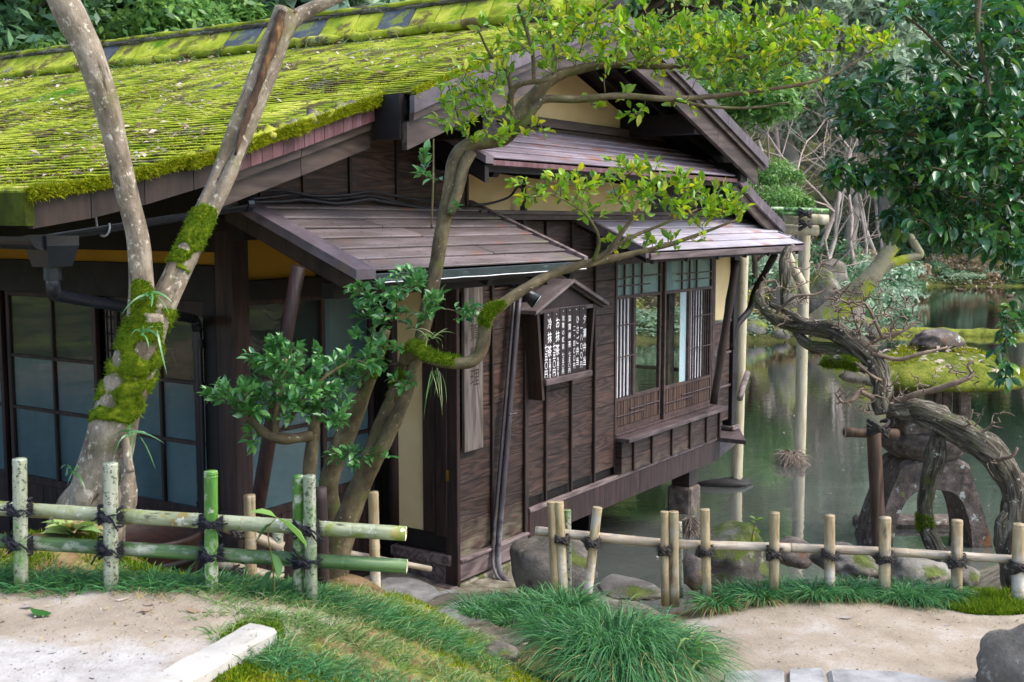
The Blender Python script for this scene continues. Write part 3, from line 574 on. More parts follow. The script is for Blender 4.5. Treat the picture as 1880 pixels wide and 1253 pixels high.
# bamboo prop and curved strut
a = PV(1310, 742, -.2); b = PV(1352, 478, -.35)
bp_ = [a + (b - a) * t for t in np.linspace(0, 1, 12)]
hb('bamboo_prop', M_batten, lambda m: m.tube(bp_, [.036 + (.006 if i in (4, 8) else 0) for i in range(12)], 12), endw, True)
pts = [PV(1342, 640, .0), PV(1352, 600, -.02), PV(1375, 570, -.06), PV(1386, 535, -.12), PV(1405, 500, -.25), PV(1422, 468, -.4)]
hb('curved_strut', M_dark, lambda m: m.tube([q[:3] for q in smooth_path([(*p, .03) for p in pts])], .034, 10, wob=.2), endw, True)
# piers under the house
for (x, y0, y1, vv, mt) in ((1255, 865, 960, .1, M_red),): 
    q = PV(1262, 870, .12); hb('pier', M_red, lambda m: m.box((q[0] - .09, .06, -.1), (q[0] + .09, .24, .1)), low)
    hb('stone_pier', M_lant, lambda m: m.box((q[0] - .12, .03, -1.0), (q[0] + .12, .27, -.1), .02), low)
hb('pier', M_dark, lambda m: m.box((2.7, .5, -1.0), (2.9, .7, .1)), low)
hb('pier', M_red, lambda m: m.box((1.28, .1, -.6), (1.38, .22, .1)), low)
hb('under_floor', M_dark, lambda m: m.box((.86, .1, .2), (4.7, 5.8, .28)), low)
hb('plinth_back', M_dark, lambda m: m.box((.86, 1.6, -1.2), (2.6, 1.7, .2)), low)
# ---- the lattice window
win = hb('lattice_window', M_frame, lambda m: [m.box((2.205, -.03, 2.075), (4.17, .07, 2.12), .003), m.box((2.205, -.03, .642), (4.17, .07, .665), .003), m.box((4.11, -.03, .665), (4.17, .07, 2.075), .003), m.box((2.205, -.02, .665), (2.225, .07, 2.075), .003)])
def sash(u0, u1, vb, clear, lat, bars_top, hz, latbars, paper):
    fr = hb('sash', M_frame, lambda m: [m.box((u0, vb, .665), (u0 + .028, vb + .03, 2.072), .002), m.box((u1 - .028, vb, .665), (u1, vb + .03, 2.072), .002), m.box((u0 + .028, vb, 2.045), (u1 - .028, vb + .03, 2.072)), m.box((u0 + .028, vb, 1.765), (u1 - .028, vb + .03, 1.79)), m.box((u0 + .028, vb, .925), (u1 - .028, vb + .03, .952)), m.box((u0 + .028, vb, .666), (u1 - .028, vb + .03, .71))], win)
    for x in bars_top: piece('lattice_bar', M_frame, fr, (x - .007, vb - .004, 1.79), (x + .007, vb + .012, 2.045), .001)
    for (a, b, z) in hz: piece('lattice_bar', M_frame, fr, (a, vb - .008, z - .006), (b, vb - .0045, z + .006), .001)
    for x in latbars: piece('lattice_bar', M_frame, fr, (x - .0055, vb - .004, .952), (x + .0055, vb + .012, 1.765), .001)
    for z in (1.29, 1.55) if lat[0] < u0 + .3 else (1.24, 1.53): piece('lattice_bar', M_frame, fr, (lat[0], vb - .009, z - .005), (lat[1], vb - .0045, z + .005), .001)
    piece('window_pane', M_glass, fr, (clear[0], vb + .016, .952), (clear[1], vb + .019, 1.765), 0)
    piece('window_pane', M_glass, fr, (u0 + .028, vb + .016, 1.79), (u1 - .028, vb + .019, 2.045), 0)
    piece('frosted_pane', M_frostg, fr, (u0 + .028, vb + .022, 1.79), (u1 - .028, vb + .026, 2.045), 0)
    for (a, b) in paper: piece('paper_panel', M_paper, fr, (a, vb + .022, .952), (b, vb + .025, 1.765), 0)
    x = u0 + .03
    while x < u1 - .04:
        w = random.uniform(.012, .024); piece('reed', M_reed, fr, (x, vb + .008 + random.uniform(-.003, .003), .712), (min(x + w, u1 - .029), vb + .022, .923), .002); x += w + .0015
    mid = (u0 + u1) / 2
    hb('rod', M_frame, lambda m: m.tube([(u0 + .03, vb + .0, .80), (mid + .1, vb + .0, .80)], .0065, 6), fr); hb('rod', M_frame, lambda m: m.tube([(mid - .15, vb, .835), (u1 - .03, vb, .835)], .0065, 6), fr)
    return fr
M_frostg = mk('frosted_glass', [(.3, hx('#8fa3a6')), (.7, hx('#a9babb'))], 2, bump=0, rough=.35, spec=.5, var=0)
UU = lambda zx: PV(1100 + zx / 3.58, 600, .02)[0]
sash(2.225, 3.065, -.002, (UU(225), UU(378)), (2.25, UU(208)), [UU(t) for t in (152, 208, 265)], [(2.26, UU(160), 1.93), (UU(160), 3.03, 1.94), (2.253, UU(315), 1.87)], [UU(t) for t in (120, 143, 165, 190, 212)], [(2.253, UU(208))])
piece('sash_post', M_frame, win, (UU(212), -.005, .953), (UU(225), .03, 1.763), .002)
sash(3.085, 4.11, -.026, (UU(418), UU(560)), (UU(572), UU(712)), [UU(t) for t in (512, 562, 608)], [(UU(470), UU(560), 1.87), (UU(470), 4.08, 1.93), (UU(560), 4.08, 1.87)], [UU(t) for t in (585, 600, 618, 635, 655, 668, 683, 698)], [(UU(572), UU(657)), (UU(515), UU(555))])
piece('sash_post', M_frame, win, (UU(556), -.03, .953), (UU(571), .01, 1.763), .002)
piece('inner_post', M_frame, win, (UU(475), .045, .3), (UU(512), .12, 1.77), .002)
# interior: floor, back wall, far opening with rail, so the pond shows through
inn = hb('interior', M_floor, lambda m: m.box((.1, .1, .30), (4.66, 5.6, .34)))
hb('inner_wall', M_dark, lambda m: [m.box((.1, 3.2, .34), (4.6, 3.26, 2.4)), m.box((1.95, .1, .34), (2.0, 3.2, 2.4))], inn)
hb('ceiling', M_dark, lambda m: m.box((.1, .1, 2.36), (4.66, 5.6, 2.40)), inn)
hb('low_table', M_pipe, lambda m: [m.box((3.3, .5, .62), (4.2, 1.3, .66), .004), m.box((3.35, .55, .34), (3.4, .6, .62)), m.box((4.1, 1.2, .34), (4.15, 1.25, .62)), m.box((3.35, 1.2, .34), (3.4, 1.25, .62)), m.box((4.1, .55, .34), (4.15, .6, .62))], inn)
hb('veranda_post', M_dark, lambda m: [m.box((4.62, 1.9, .33), (4.70, 1.98, 2.4)), m.box((4.62, 5.5, .33), (4.70, 5.58, 2.4))], inn)
hb('veranda_rail', M_batten, lambda m: [m.tube([(4.92, .35, .86), (4.92, 2.55, .86)], .022, 8), m.box((4.9, .75, .33), (4.94, .79, .85)), m.box((4.9, 2.5, .33), (4.94, 2.54, .85))], inn)
# ---- entrance recess: porch panel on plane u=0, doors on plane v=.6, corner post, left facade on u=-1.3
ent = hb('entrance_return', M_plaster, lambda m: m.box((-.01, .25, .33), (.03, .46, 2.1)))
hb('door_leaf', M_red, lambda m: [m.box((-.045, .03, .32), (-.0, .12, 2.1), .004), m.box((-.03, .135, .33), (-.0, .24, 2.1), .004)], ent)
hb('door_threshold', M_grey, lambda m: [m.box((-.06, .0, .13), (.05, .50, .20), .006), m.box((-.03, .02, -.02), (.05, .50, .13), .004), m.box((-.1, -.05, -.06), (-.0, .62, -.0), .006)], ent)
hb('kick_board', M_dark, lambda m: m.box((-.02, .02, .20), (.04, .46, .328), .003), ent)
hb('hinge_plate', M_brass, lambda m: m.box((-.05, .018, .70), (-.03, .032, .77)), ent)
hb('jamb_post', M_red, lambda m: m.tube([(-.0, .5, z) for z in (.3, .9, 1.5, 2.15)], .045, 12, wob=.05), ent, True)
door_mat = M_red
def doorpanel(name, a0, a1, zg0, zg1, rails, mull, axis, plane, th=.035, z0=.05, slatp=True, bottom=None):
    """sliding glazed door; axis 'u' (plane v) or 'v' (plane u)"""
    def P(s, d, z): return (s, plane + d, z) if axis == 'u' else (plane + d, s, z)
    fr = hb(name, M_red, lambda m: [m.box(P(a0, 0, z0), P(a0 + .035, th, 1.93), .003), m.box(P(a1 - .035, 0, z0), P(a1, th, 1.93), .003),
        m.box(P(a0 + .035, 0, zg1), P(a1 - .035, th, 1.93), .003), m.box(P(a0 + .035, 0, zg0 - .05), P(a1 - .035, th, zg0), .003), m.box(P(a0 + .035, 0, z0), P(a1 - .035, th, z0 + .06), .003)])
    for z in rails: piece('glazing_bar', M_red, fr, P(a0 + .035, .004, z - .011), P(a1 - .035, .028, z + .011), .002)
    for s in mull: piece('glazing_bar', M_red, fr, P(s - .011, .002, zg0), P(s + .011, .030, zg1), .002)
    zs = [zg0] + list(rails) + [zg1]; ss = [a0 + .035] + list(mull) + [a1 - .035]
    for za, zb_ in zip(zs, zs[1:]):
        for sa, sb_ in zip(ss, ss[1:]):
            piece('door_pane', M_glass, fr, P(sa, .014, za), P(sb_, .017, zb_), 0)
            piece('pane_backing', M_frost if za < 1.42 else M_darkroom, fr, P(sa, .030, za), P(sb_, .034, zb_), 0)  # blinds below; upper panes get sheets painted dark for the unlit room
    n = max(3, int((a1 - a0) / .14)); st = (a1 - a0 - .07) / n
    for i in range(n): piece('kick_panel', M_red, fr, P(a0 + .035 + i * st + .002, .008, z0 + .06), P(a0 + .035 + (i + 1) * st - .002, .022, zg0 - .05), .003)
    return fr
M_darkroom = mk('dark_room_behind_glass', [(.3, hx('#0f1413')), (.7, hx('#1d2423'))], 1.5, bump=0, rough=.6, var=0)
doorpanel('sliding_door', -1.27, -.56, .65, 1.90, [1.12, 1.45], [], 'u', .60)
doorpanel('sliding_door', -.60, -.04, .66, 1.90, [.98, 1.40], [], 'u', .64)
fac = hb('door_header', M_dark, lambda m: m.box((-1.3, .56, 1.93), (.02, .70, 2.05), .004))
hb('door_sill', M_dark, lambda m: m.box((-1.3, .56, .0), (.02, .72, .05), .004), fac)
hb('transom_plaster', M_plaster2, lambda m: m.box((-1.25, .62, 2.05), (-.62, .66, 2.36)), fac)
hb('transom_plaster', M_plaster, lambda m: m.box((-.58, .62, 2.05), (.0, .66, 2.36)), fac)
hb('upper_beam', M_dark, lambda m: [m.box((-1.45, .1, 2.34), (.0, .70, 2.42)), m.box((-.62, .6, 2.05), (-.58, .66, 2.36))], fac)
hb('corner_post', M_red, lambda m: [m.box((-1.40, .55, -.05), (-1.26, .69, 2.6), .006)], fac)
left = hb('left_facade', M_dark, lambda m: [m.box((-1.32, .7, 1.92), (-1.22, 8.6, 2.14), .004), m.box((-1.32, .7, 2.215), (-1.2, 8.6, 2.60)), m.box((-1.32, .7, .0), (-1.22, 8.6, .06)), m.box((-1.36, .70, .0), (-1.30, .76, 1.92)), m.box((-1.4, .69, .06), (-1.26, .80, 2.14), .004)])
hb('plaster_strip', M_plaster2, lambda m: m.box((-1.29, .7, 2.14), (-1.22, 8.6, 2.215)), left)
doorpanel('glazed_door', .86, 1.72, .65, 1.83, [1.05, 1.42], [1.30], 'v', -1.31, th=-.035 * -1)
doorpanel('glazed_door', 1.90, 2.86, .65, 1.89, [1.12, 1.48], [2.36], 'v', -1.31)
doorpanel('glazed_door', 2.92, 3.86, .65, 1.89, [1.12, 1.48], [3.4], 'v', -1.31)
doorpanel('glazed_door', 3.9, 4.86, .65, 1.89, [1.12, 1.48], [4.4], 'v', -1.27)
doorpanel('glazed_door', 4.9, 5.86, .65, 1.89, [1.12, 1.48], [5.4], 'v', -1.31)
hb('far_wall', M_dark, lambda m: m.box((-1.3, 5.9, .0), (-1.2, 8.6, 1.92)), left)
nl = hb('narrow_lattice', M_dark, lambda m: m.box((-1.24, 1.72, .06), (-1.22, 1.90, 1.92)), left)
piece('lattice_panel', M_grey, left, (-1.262, 1.76, .3), (-1.25, 1.86, 1.85), 0)
for z in np.arange(.35, 1.85, .11): piece('lattice_bar', M_dark, left, (-1.272, 1.755, z), (-1.263, 1.865, z + .012), 0)
for s in (1.79, 1.83): piece('lattice_bar', M_dark, left, (-1.275, s, .3), (-1.2725 + .006, s + .006, 1.85), 0)
# inside walls behind so no light leaks
hb('room_wall', M_dark, lambda m: [m.box((-1.1, .9, .0), (-1.06, 8.6, 2.4)), m.box((-1.2, .8, .0), (0.0, .84, 2.4)), m.box((-.0, .66, .0), (.05, 3.2, 2.4)), m.box((.05, .1, .0), (.1, 3.2, 2.4)), m.box((-1.2, 8.56, .0), (4.6, 8.6, 2.9)), m.box((4.55, 3.26, .0), (4.6, 8.56, 2.6))], left)
# ---- gutters and pipes
def half_gutter(m, p, q, r, seg=10, th=.006):
    p, q = Vector(p), Vector(q); d = (q - p).normalized(); x = d.cross(Vector((0, 0, 1))).normalized(); V = []
    for c in (p, q):
        for rr in (r, r - th):
            for k in range(seg + 1):
                t = math.pi + math.pi * k / seg; V.append(c + x * math.cos(t) * rr + Vector((0, 0, 1)) * math.sin(t) * rr)
    n = seg + 1; F = []
    for k in range(seg): F += [(k, k + 1, 2 * n + k + 1, 2 * n + k), (n + k + 1, n + k, 3 * n + k, 3 * n + k + 1), (k + 1, k, n + k, n + k + 1), (2 * n + k, 2 * n + k + 1, 3 * n + k + 1, 3 * n + k)]
    F += [(0, 2 * n, 3 * n, n), (n - 1, 2 * n - 1, 4 * n - 1, 3 * n - 1)]
    m.add(V, F)
g1 = PV(72, 434, -.3); g2 = PV(455, 374, -.3)
gut = hb('gutter', M_pipe, lambda m: half_gutter(m, g1, g2, .034))
hb('gutter_end_cap', M_pipe, lambda m: m.tube([g2 + np.array([-.03, 0, -.002]), g2 + np.array([.006, 0, -.002])], .04, 16), gut)
for t in (.27, .77):
    c = g1 + (g2 - g1) * t
    hb('gutter_bracket', M_metal, lambda m: m.tube([(c[0], c[1] + .042 * math.cos(a_), c[2] + .042 * math.sin(a_)) for a_ in np.linspace(math.pi * .9, math.pi * 2.05, 9)] + [(c[0], c[1] + .05, c[2] + .05)], .005, 5), gut)
gv = hb('gutter', M_pipe, lambda m: half_gutter(m, (-3.25, -.34, 2.335), (-3.25, 8.9, 2.36), .05))
hb('gutter_end_cap', M_pipe, lambda m: m.prism([(math.cos(t) * .062 - 3.25, 2.345 + math.sin(t) * .062) for t in np.linspace(math.pi, 2 * math.pi, 12)], 'v', -.36, -.345), gv)
for vv in (.05, 1.1, 2.2): hb('gutter_bracket', M_metal, lambda m: m.tube([(-3.25 + .058 * math.cos(a_), vv, 2.34 + .058 * math.sin(a_)) for a_ in np.linspace(math.pi * .9, math.pi * 1.7, 8)], .006, 5), gv)
def coll(m):
    c = np.array([-3.17, -.30, 0]); T = [(-.075, -.075), (.075, -.075), (.075, .075), (-.075, .075)]
    lv = [(2.34, 1.0), (2.30, 1.0), (2.215, .72)]
    V = [(c[0] + x * s, c[1] + y * s, z) for z, s in lv for x, y in T]; F = [(0, 1, 2, 3)]
    for r in range(2): F += [(r * 4 + k, r * 4 + (k + 1) % 4, r * 4 + 4 + (k + 1) % 4, r * 4 + 4 + k) for k in range(4)]
    F.append((11, 10, 9, 8)); m.add(V, F); m.tube([(c[0], c[1], 2.215), (c[0], c[1], 2.16)], .036, 14)
hb('collector_box', M_pipe, coll, gv)
dp = [(-3.17, -.30, 2.17, .027), (-3.17, -.30, 2.135, .029), (-3.15, -.28, 2.105, .029), (-3.09, -.22, 2.09, .027)]
e0 = np.array([-1.52, .76, 1.84]); s0 = np.array([-3.09, -.22, 2.09])
dp += [(*(s0 + (e0 - s0) * t), .027) for t in (.25, .5, .75)] + [(*e0, .027), (-1.46, .795, 1.82, .03), (-1.43, .81, 1.77, .03), (-1.43, .81, 1.70, .027), (-1.43, .81, 1.2, .027), (-1.43, .81, .6, .027), (-1.43, .81, -.1, .027)]
hb('downpipe', M_pipe, lambda m: m.tube([p[:3] for p in smooth_path(dp, 4)], [p[3] for p in smooth_path(dp, 4)], 14), gv, True)
for z in (1.66, 1.40, .7): hb('pipe_collar', M_pipe, lambda m: m.tube([(-1.43, .81, z), (-1.43, .81, z + .05)], .033, 14), gv)
# conduits down the boarded wall, hopper at their top
for i, (x0, x1, vv, r_) in enumerate(((953, 915, -.075, .021), (944, 905, -.06, .011))):
    t_ = PV(x0, 545, vv); b_ = PV(x1, 1000, vv); c_ = PV(x1 + 3, 1050, vv - .03); d_ = PV(x1 + 20 + i * 2, 1074, vv - .08)
    P = smooth_path([(*t_, r_), (*(t_ + (b_ - t_) * .33), r_), (*(t_ + (b_ - t_) * .66), r_), (*b_, r_), (*c_, r_), (*d_, r_)], 4)
    hb('conduit', M_conduit, lambda m: m.tube([p[:3] for p in P], r_, 10), low, True)
q = PV(935, 760, -.07)
hb('conduit_clip', M_conduit, lambda m: m.tube([(q[0] - .03, -.09, q[2]), (q[0] + .05, -.1, q[2])], .006, 6), low)
t_ = PV(958, 530, -.1); hb('conduit_hopper', M_pipe, lambda m: m.prism([(t_[0] - .09, 2.06), (t_[0] + .03, 2.06), (t_[0] - .0, 1.94), (t_[0] - .06, 1.94)], 'v', -.14, -.03), low)
v_ = PV(958, 415, -.04); hb('vent_pipe', M_conduit, lambda m: [m.tube([(v_[0], -.055, 2.2), (v_[0], -.055, 2.72)], .018, 10), m.tube([(v_[0], -.055, 2.42), (v_[0], -.055, 2.5)], .026, 10)], walls, True)
# cables above the canopy
for k, (pts, r_) in enumerate((([(455, 366), (500, 362), (545, 357), (600, 366), (650, 362), (690, 361), (760, 380), (840, 398), (862, 398)], 3.0), ([(455, 372), (520, 370), (560, 367), (620, 374), (680, 366), (700, 370), (780, 383), (850, 400)], 3.0), ([(470, 351), (510, 349), (545, 354), (580, 360), (640, 358), (680, 352), (740, 362), (800, 372), (850, 386)], 2.4), ([(862, 378), (900, 374), (935, 362), (950, 344), (960, 346)], 2.4))):
    P = smooth_path([(*PV(x, y, -.09 - .01 * k), r_ * 7.4 / FPX) for x, y in pts], 5)
    hb('cable', M_cable, lambda m: m.tube([p[:3] for p in P], P[:, 3], 7), walls, True)
# moss fringe and grass on the roof
def blades(n, pos, nrm, length, width, lean=.3, seg=1, droop=0.0):
    """numpy blades: pos (n,3), growth direction nrm (n,3)"""
    nrm = nrm / np.linalg.norm(nrm, axis=1, keepdims=True); a = RG.normal(size=(n, 3)); side = np.cross(nrm, a); side /= np.linalg.norm(side, axis=1, keepdims=True)
    ld = RG.normal(size=(n, 3)) * lean; L = length.reshape(-1, 1); Wd = width.reshape(-1, 1); rows = []
    for i in range(seg + 1):
        t = i / seg; c = pos + (nrm + ld * t) * L * t + np.array([0, 0, -1]) * droop * L * t * t
        if i < seg: w = Wd * (1 - .5 * t) / 2; rows.append(np.stack([c - side * w, c + side * w], 1))
        else: rows.append(c[:, None, :])
    V = np.concatenate(rows, 1); k = V.shape[1]; base = (np.arange(n) * k)[:, None]
    Q = np.concatenate([base + np.array([[2 * i, 2 * i + 1, 2 * i + 3, 2 * i + 2]]) for i in range(seg - 1)], 0) if seg > 1 else np.zeros((0, 4), int)
    T = base + np.array([[2 * seg - 2, 2 * seg - 1, 2 * seg]])
    return V.reshape(-1, 3), Q, T
def blade_obj(name, mat, parent, parts, kind='stuff'):
    vs, qs, ts, n = [], [], [], 0
    for V, Q, T in parts: vs.append(V); qs.append(Q + n); ts.append(T + n); n += len(V)
    o = link(name, npmesh(name, np.concatenate(vs) - org(parent), np.concatenate(qs), mat, np.concatenate(ts)), parent)
    if kind: o['kind'] = kind
    return o
def fringe(n, u0, u1, v, f, dz, L=.03):
    u = RG.uniform(u0, u1, n); z = np.array([f(t) for t in u]) + dz + RG.uniform(-.03, .02, n)
    lump = np.array([.5 + mn.noise((t * 9, v, 2)) for t in u]).clip(.1, 1.2)
    p = np.stack([u, v + RG.uniform(-.02, .03, n) * lump, z], 1); d = np.stack([RG.normal(size=n) * .5, -1.0 * np.ones(n), RG.normal(size=n) * .8 + .1], 1)
    return blades(n, p, d, L * (.4 + lump * RG.uniform(.5, 1.3, n)), RG.uniform(.006, .012, n), .5)
def mroll(u0, u1, v, f, r):
    n = int((u1 - u0) / .012); m = MB(); m.tube([(u0 + (u1 - u0) * i / n, v + .006, f(u0 + (u1 - u0) * i / n) + .0) for i in range(n + 1)], r, 12, wob=1.0, wsc=17, mod=lambda t, d, q: q * (.75 + .5 * mn.noise((t * (u1 - u0) * 22, d.y * 1.5, d.z * 1.5))) + .007 * mn.noise((t * (u1 - u0) * 90, d.y * 5, d.z * 5)))
    m.build('verge_moss', M_moss, roof, True, 'stuff')
mroll(-2.62, -1.3, LOWV, rz, .038); mroll(-3.38, -2.62, LOWV, rz, .014); mroll(-1.3, .4, UPV, rz, .014)
mf = [fringe(26000, -2.62, -1.3, LOWV - .022, rz, -.004, .012), fringe(7000, -3.4, -2.6, LOWV - .01, rz, .005, .010), fringe(7000, -1.3, .3, UPV, rz, .012, .012)]
def surf(n, u0, u1, v0, v1, L, thr=-1):
    u = RG.uniform(u0, u1, n); v = v0 + (v1 - v0) * RG.uniform(0, 1, n) ** 1.5; keep = np.array([mn.noise((a * 2.5, b * 1.6, 4)) > thr for a, b in zip(u, v)]); u, v = u[keep], v[keep]; n = len(u)
    z = np.array([rz(t) for t in u]) + .012
    return blades(n, np.stack([u, v, z], 1), np.stack([-.4 + RG.normal(size=n) * .5, -.3 + RG.normal(size=n) * .4, np.ones(n)], 1), RG.uniform(.4, 1.2, n) * L, RG.uniform(.006, .014, n), .4)
mf += [surf(15000, -3.38, .7, -.45, 5.5, .010, -.1)]
n = 12000; t = RG.uniform(0, 1, n); va = UPV + RG.uniform(0, 1, n) ** 1.4 * 7
mf += [blades(n, np.stack([.70 + RG.normal(size=n) * .012, va, 3.775 + RG.normal(size=n) * .012], 1), np.stack([-.8 + RG.normal(size=n) * .5, RG.normal(size=n) * .5, .6 + RG.normal(size=n) * .5], 1), RG.uniform(.006, .018, n), RG.uniform(.005, .010, n), .4)]
blade_obj('moss_fringe', M_fuzz, roof, mf)
n = 420; uu = np.concatenate([RG.uniform(-3.3, .6, 120), .66 + RG.normal(size=300) * .05]); va = np.concatenate([RG.uniform(0, 5, 120), RG.uniform(1.2, 7, 300)])
gp_ = np.stack([uu, va, np.array([rz(min(t, .94)) for t in uu]) + .01], 1)
blade_obj('roof_grass', G_lime, roof, [blades(n, gp_, np.stack([RG.normal(size=n) * .7, RG.normal(size=n) * .7, np.ones(n)], 1), RG.uniform(.05, .16, n), RG.uniform(.005, .009, n), .3, 3, .5)])
def litter(n, P, size, nrm=None):
    """curled fallen leaves: 4-vert folded quads"""
    a = RG.uniform(0, 2 * np.pi, n); s = size * RG.uniform(.6, 1.5, n); d = np.stack([np.cos(a), np.sin(a), RG.normal(size=n) * .25], 1) * s[:, None]; e = np.stack([-np.sin(a), np.cos(a), RG.normal(size=n) * .4], 1) * (s * .42)[:, None]
    up = np.array([0, 0, 1.]) * (s * .15)[:, None]
    V = np.stack([P - d * .5, P - e * .5 + up, P + d * .5 + up * .6, P + e * .5 + up], 1)
    b = (np.arange(n) * 4)[:, None]
    return V.reshape(-1, 3), b + np.array([[0, 1, 2, 3]]), np.zeros((0, 3), int)
n = 2600; uu = RG.uniform(-3.3, .6, n); va = -.3 + 6 * RG.uniform(0, 1, n) ** 1.3; kk = np.array([mn.noise((a * 1.4, b * .8, 9)) > .12 or random.random() < .22 for a, b in zip(uu, va)]); uu, va = uu[kk], va[kk]
blade_obj('leaf_litter', L_dead, roof, [litter(len(uu), np.stack([uu, va, np.array([rz(t) for t in uu]) + .038], 1), .038), litter(600, np.stack([RG.uniform(-3.2, .5, 600), RG.uniform(-.4, 4, 600), np.zeros(600)], 1) * [1, 1, 0] + 0, .02)][:1])
# ================================================================ MENU BOARD on the wall
mb = thing('menu_board', 'dark wooden gabled menu board with white brush lettering hung on the boarded wall', 'menu board', None, house=(1.05, -.25, 1.25))
hb('back_panel', M_slat, lambda m: m.prism([(.72, 1.27), (1.30, 1.27), (1.36, 1.80), (1.02, 1.965), (.66, 1.80)], 'v', -.215, -.195), mb)
for sgn, e in ((-1, .50), (1, 1.55)):
    hb('side_panel', M_batten, lambda m: m.prism([(1.01 + sgn * .395, 1.81), (1.01 + sgn * .425, 1.81), (1.01 + sgn * .345, 1.15 if sgn < 0 else 1.25), (1.01 + sgn * .315, 1.15 if sgn < 0 else 1.25)], 'v', -.25, -.02), mb)
    hb('roof_board', M_can, lambda m: m.prism([(1.02, 2.0), (e, 1.80), (e, 1.775), (1.02, 1.975)], 'v', -.30, -.0), mb)
    hb('roof_trim', M_batten, lambda m: m.prism([(1.02, 1.973), (e - sgn * .03, 1.785), (e - sgn * .03, 1.76), (1.02, 1.948)], 'v', -.27, -.24), mb)
hb('gable_panel', M_slat, lambda m: m.prism([(.64, 1.795), (1.4, 1.795), (1.02, 1.955)], 'v', -.235, -.22), mb)
hb('bottom_rail', M_sill, lambda m: m.box((.68, -.275, 1.255), (1.345, -.235, 1.30), .003), mb)
hb('upper_rail', M_sill, lambda m: m.box((.63, -.245, 1.765), (1.41, -.222, 1.795), .002), mb)
cols = [("冷抹茶\n", "生菓子付", "七五〇円"), ("お抹茶\n", "生菓子付", "七五〇円"), ("加賀の紅茶", "", "七五〇円"), ("加賀棒茶", "", "七五〇円"), ("ひさご弁当", "", "二・四〇〇円"), ("夕瀬弁当", "", "一八〇〇円")]
def lettering(txt, parent, *a, **k):
    """one object per character, top to bottom"""
    u, v, zt_, sz_, pt_ = a[:5]
    for i, ch in enumerate(txt):
        if ch not in ' \n': glyph(ch, parent, u, v, zt_ - i * pt_, sz_, pt_, *a[5:], **k)
def glyph(txt, parent, u, v, ztop, size, pitch, mat, xs=1.0, tries={}):
    """a vertical column of brush characters, each about `size` tall, on plane v"""
    out = None; vs, fs = [], []
    for i, ch in enumerate(txt):
        if ch in ' \n': continue
        if ch not in tries:
            c = bpy.data.curves.new('c', 'FONT'); c.body = ch; c.size = 1; c.align_x = 'CENTER'; c.offset = .004; c.resolution_u = 2
            o = bpy.data.objects.new('c', c); COL.objects.link(o); bpy.context.view_layer.update()
            me = bpy.data.meshes.new_from_object(o.evaluated_get(bpy.context.evaluated_depsgraph_get()))
            tries[ch] = ([tuple(p.co) for p in me.vertices], [tuple(p.vertices) for p in me.polygons])
            bpy.data.objects.remove(o); bpy.data.curves.remove(c); bpy.data.meshes.remove(me)
        V, F = tries[ch]; z = ztop - i * pitch - size; n = len(vs)
        vs += [(u + x * size * xs, v, z + y * size) for x, y, _ in V]; fs += [tuple(k + n for k in f) for f in F]
    m = MB(); m.v = vs; m.f = fs; return m.build('lettering', mat, parent)
us = [.735, .845, .943, 1.035, 1.13, 1.235]; ws = [.105, .105, .085, .085, .10, .10]
for i, (uc, w) in enumerate(zip(us, ws)):
    tp = 1.775 if i in (0, 1) else 1.79
    sl_ = piece('menu_slat', M_slat, mb, (uc - w / 2 + .001, -.252, 1.302), (uc + w / 2 - .001, -.240, tp), .002)
    ORG[sl_.name] = org(mb) + np.array(sl_.location); A_, B_, C_ = cols[i]; vv = -.2535
    if i < 2:
        lettering(A_.strip(), sl_, uc + .020, vv, 1.745, .086, .098, M_white, .68); lettering(B_, sl_, uc + .026, vv, 1.448, .036, .036, M_white, .9)
        lettering(C_, sl_, uc - .026, vv, 1.56, .062, .062, M_white, .72)
    elif i < 4:
        lettering(A_, sl_, uc + (.0), vv, 1.745, .052 if i == 3 else .043, .064 if i == 3 else .052, M_white, .8); lettering(C_, sl_, uc, vv, 1.475, .040, .041, M_white, .85)
    else:
        lettering(A_, sl_, uc + .022, vv, 1.735, .064 if i == 4 else .072, .078 if i == 4 else .105, M_white, .68); lettering(C_, sl_, uc - .026, vv, 1.66, .046 if i == 4 else .054, .055 if i == 4 else .068, M_white, .7)
    hb('nail', M_white, lambda m: m.tube([(uc, -.2525, tp - .02), (uc, -.256, tp - .02)], .0035, 6), mb)
mb.location = W(1.05 + .195, -.25 + .10, 1.25 - .02)
# ================================================================ vertical name plank
pk = thing('name_plank', 'tall weathered grey plank with faded black characters by the house corner', 'sign', None, house=(.14, -.03, .88))
hb('plank', M_plank, lambda m: m.box((.03, -.065, .885), (.245, -.04, 1.97), .003), pk)
for i_, ch_ in enumerate("加賀料理"): lettering(ch_, pk, .145, -.0665, 1.90 - i_ * .15, .125, .150, M_ink, .9)
# wall lamp
wl = thing('wall_lamp', 'small black spotlight under the entry canopy edge beside the menu board', 'lamp', None, house=(.75, -.1, 1.9))
q = PV(975, 540, -.3)
hb('lamp_arm', M_pipe, lambda m: m.tube([(q[0] - .02, -.02, q[2] + .04), (q[0] - .02, -.15, q[2] + .06), (q[0], -.25, q[2] + .02)], .009, 8), wl)
hb('lamp_shade', M_pipe, lambda m: m.tube([(q[0] - .02, -.2, q[2] + .05), (q[0], -.25, q[2] + .01), (q[0] + .02, -.33, q[2] - .05)], [.022, .036, .055], 16), wl, True)
hb('lamp_glass', M_frostg, lambda m: m.tube([(q[0] + .02, -.33, q[2] - .05), (q[0] + .022, -.333, q[2] - .0525)], [.05, .049], 16), wl)
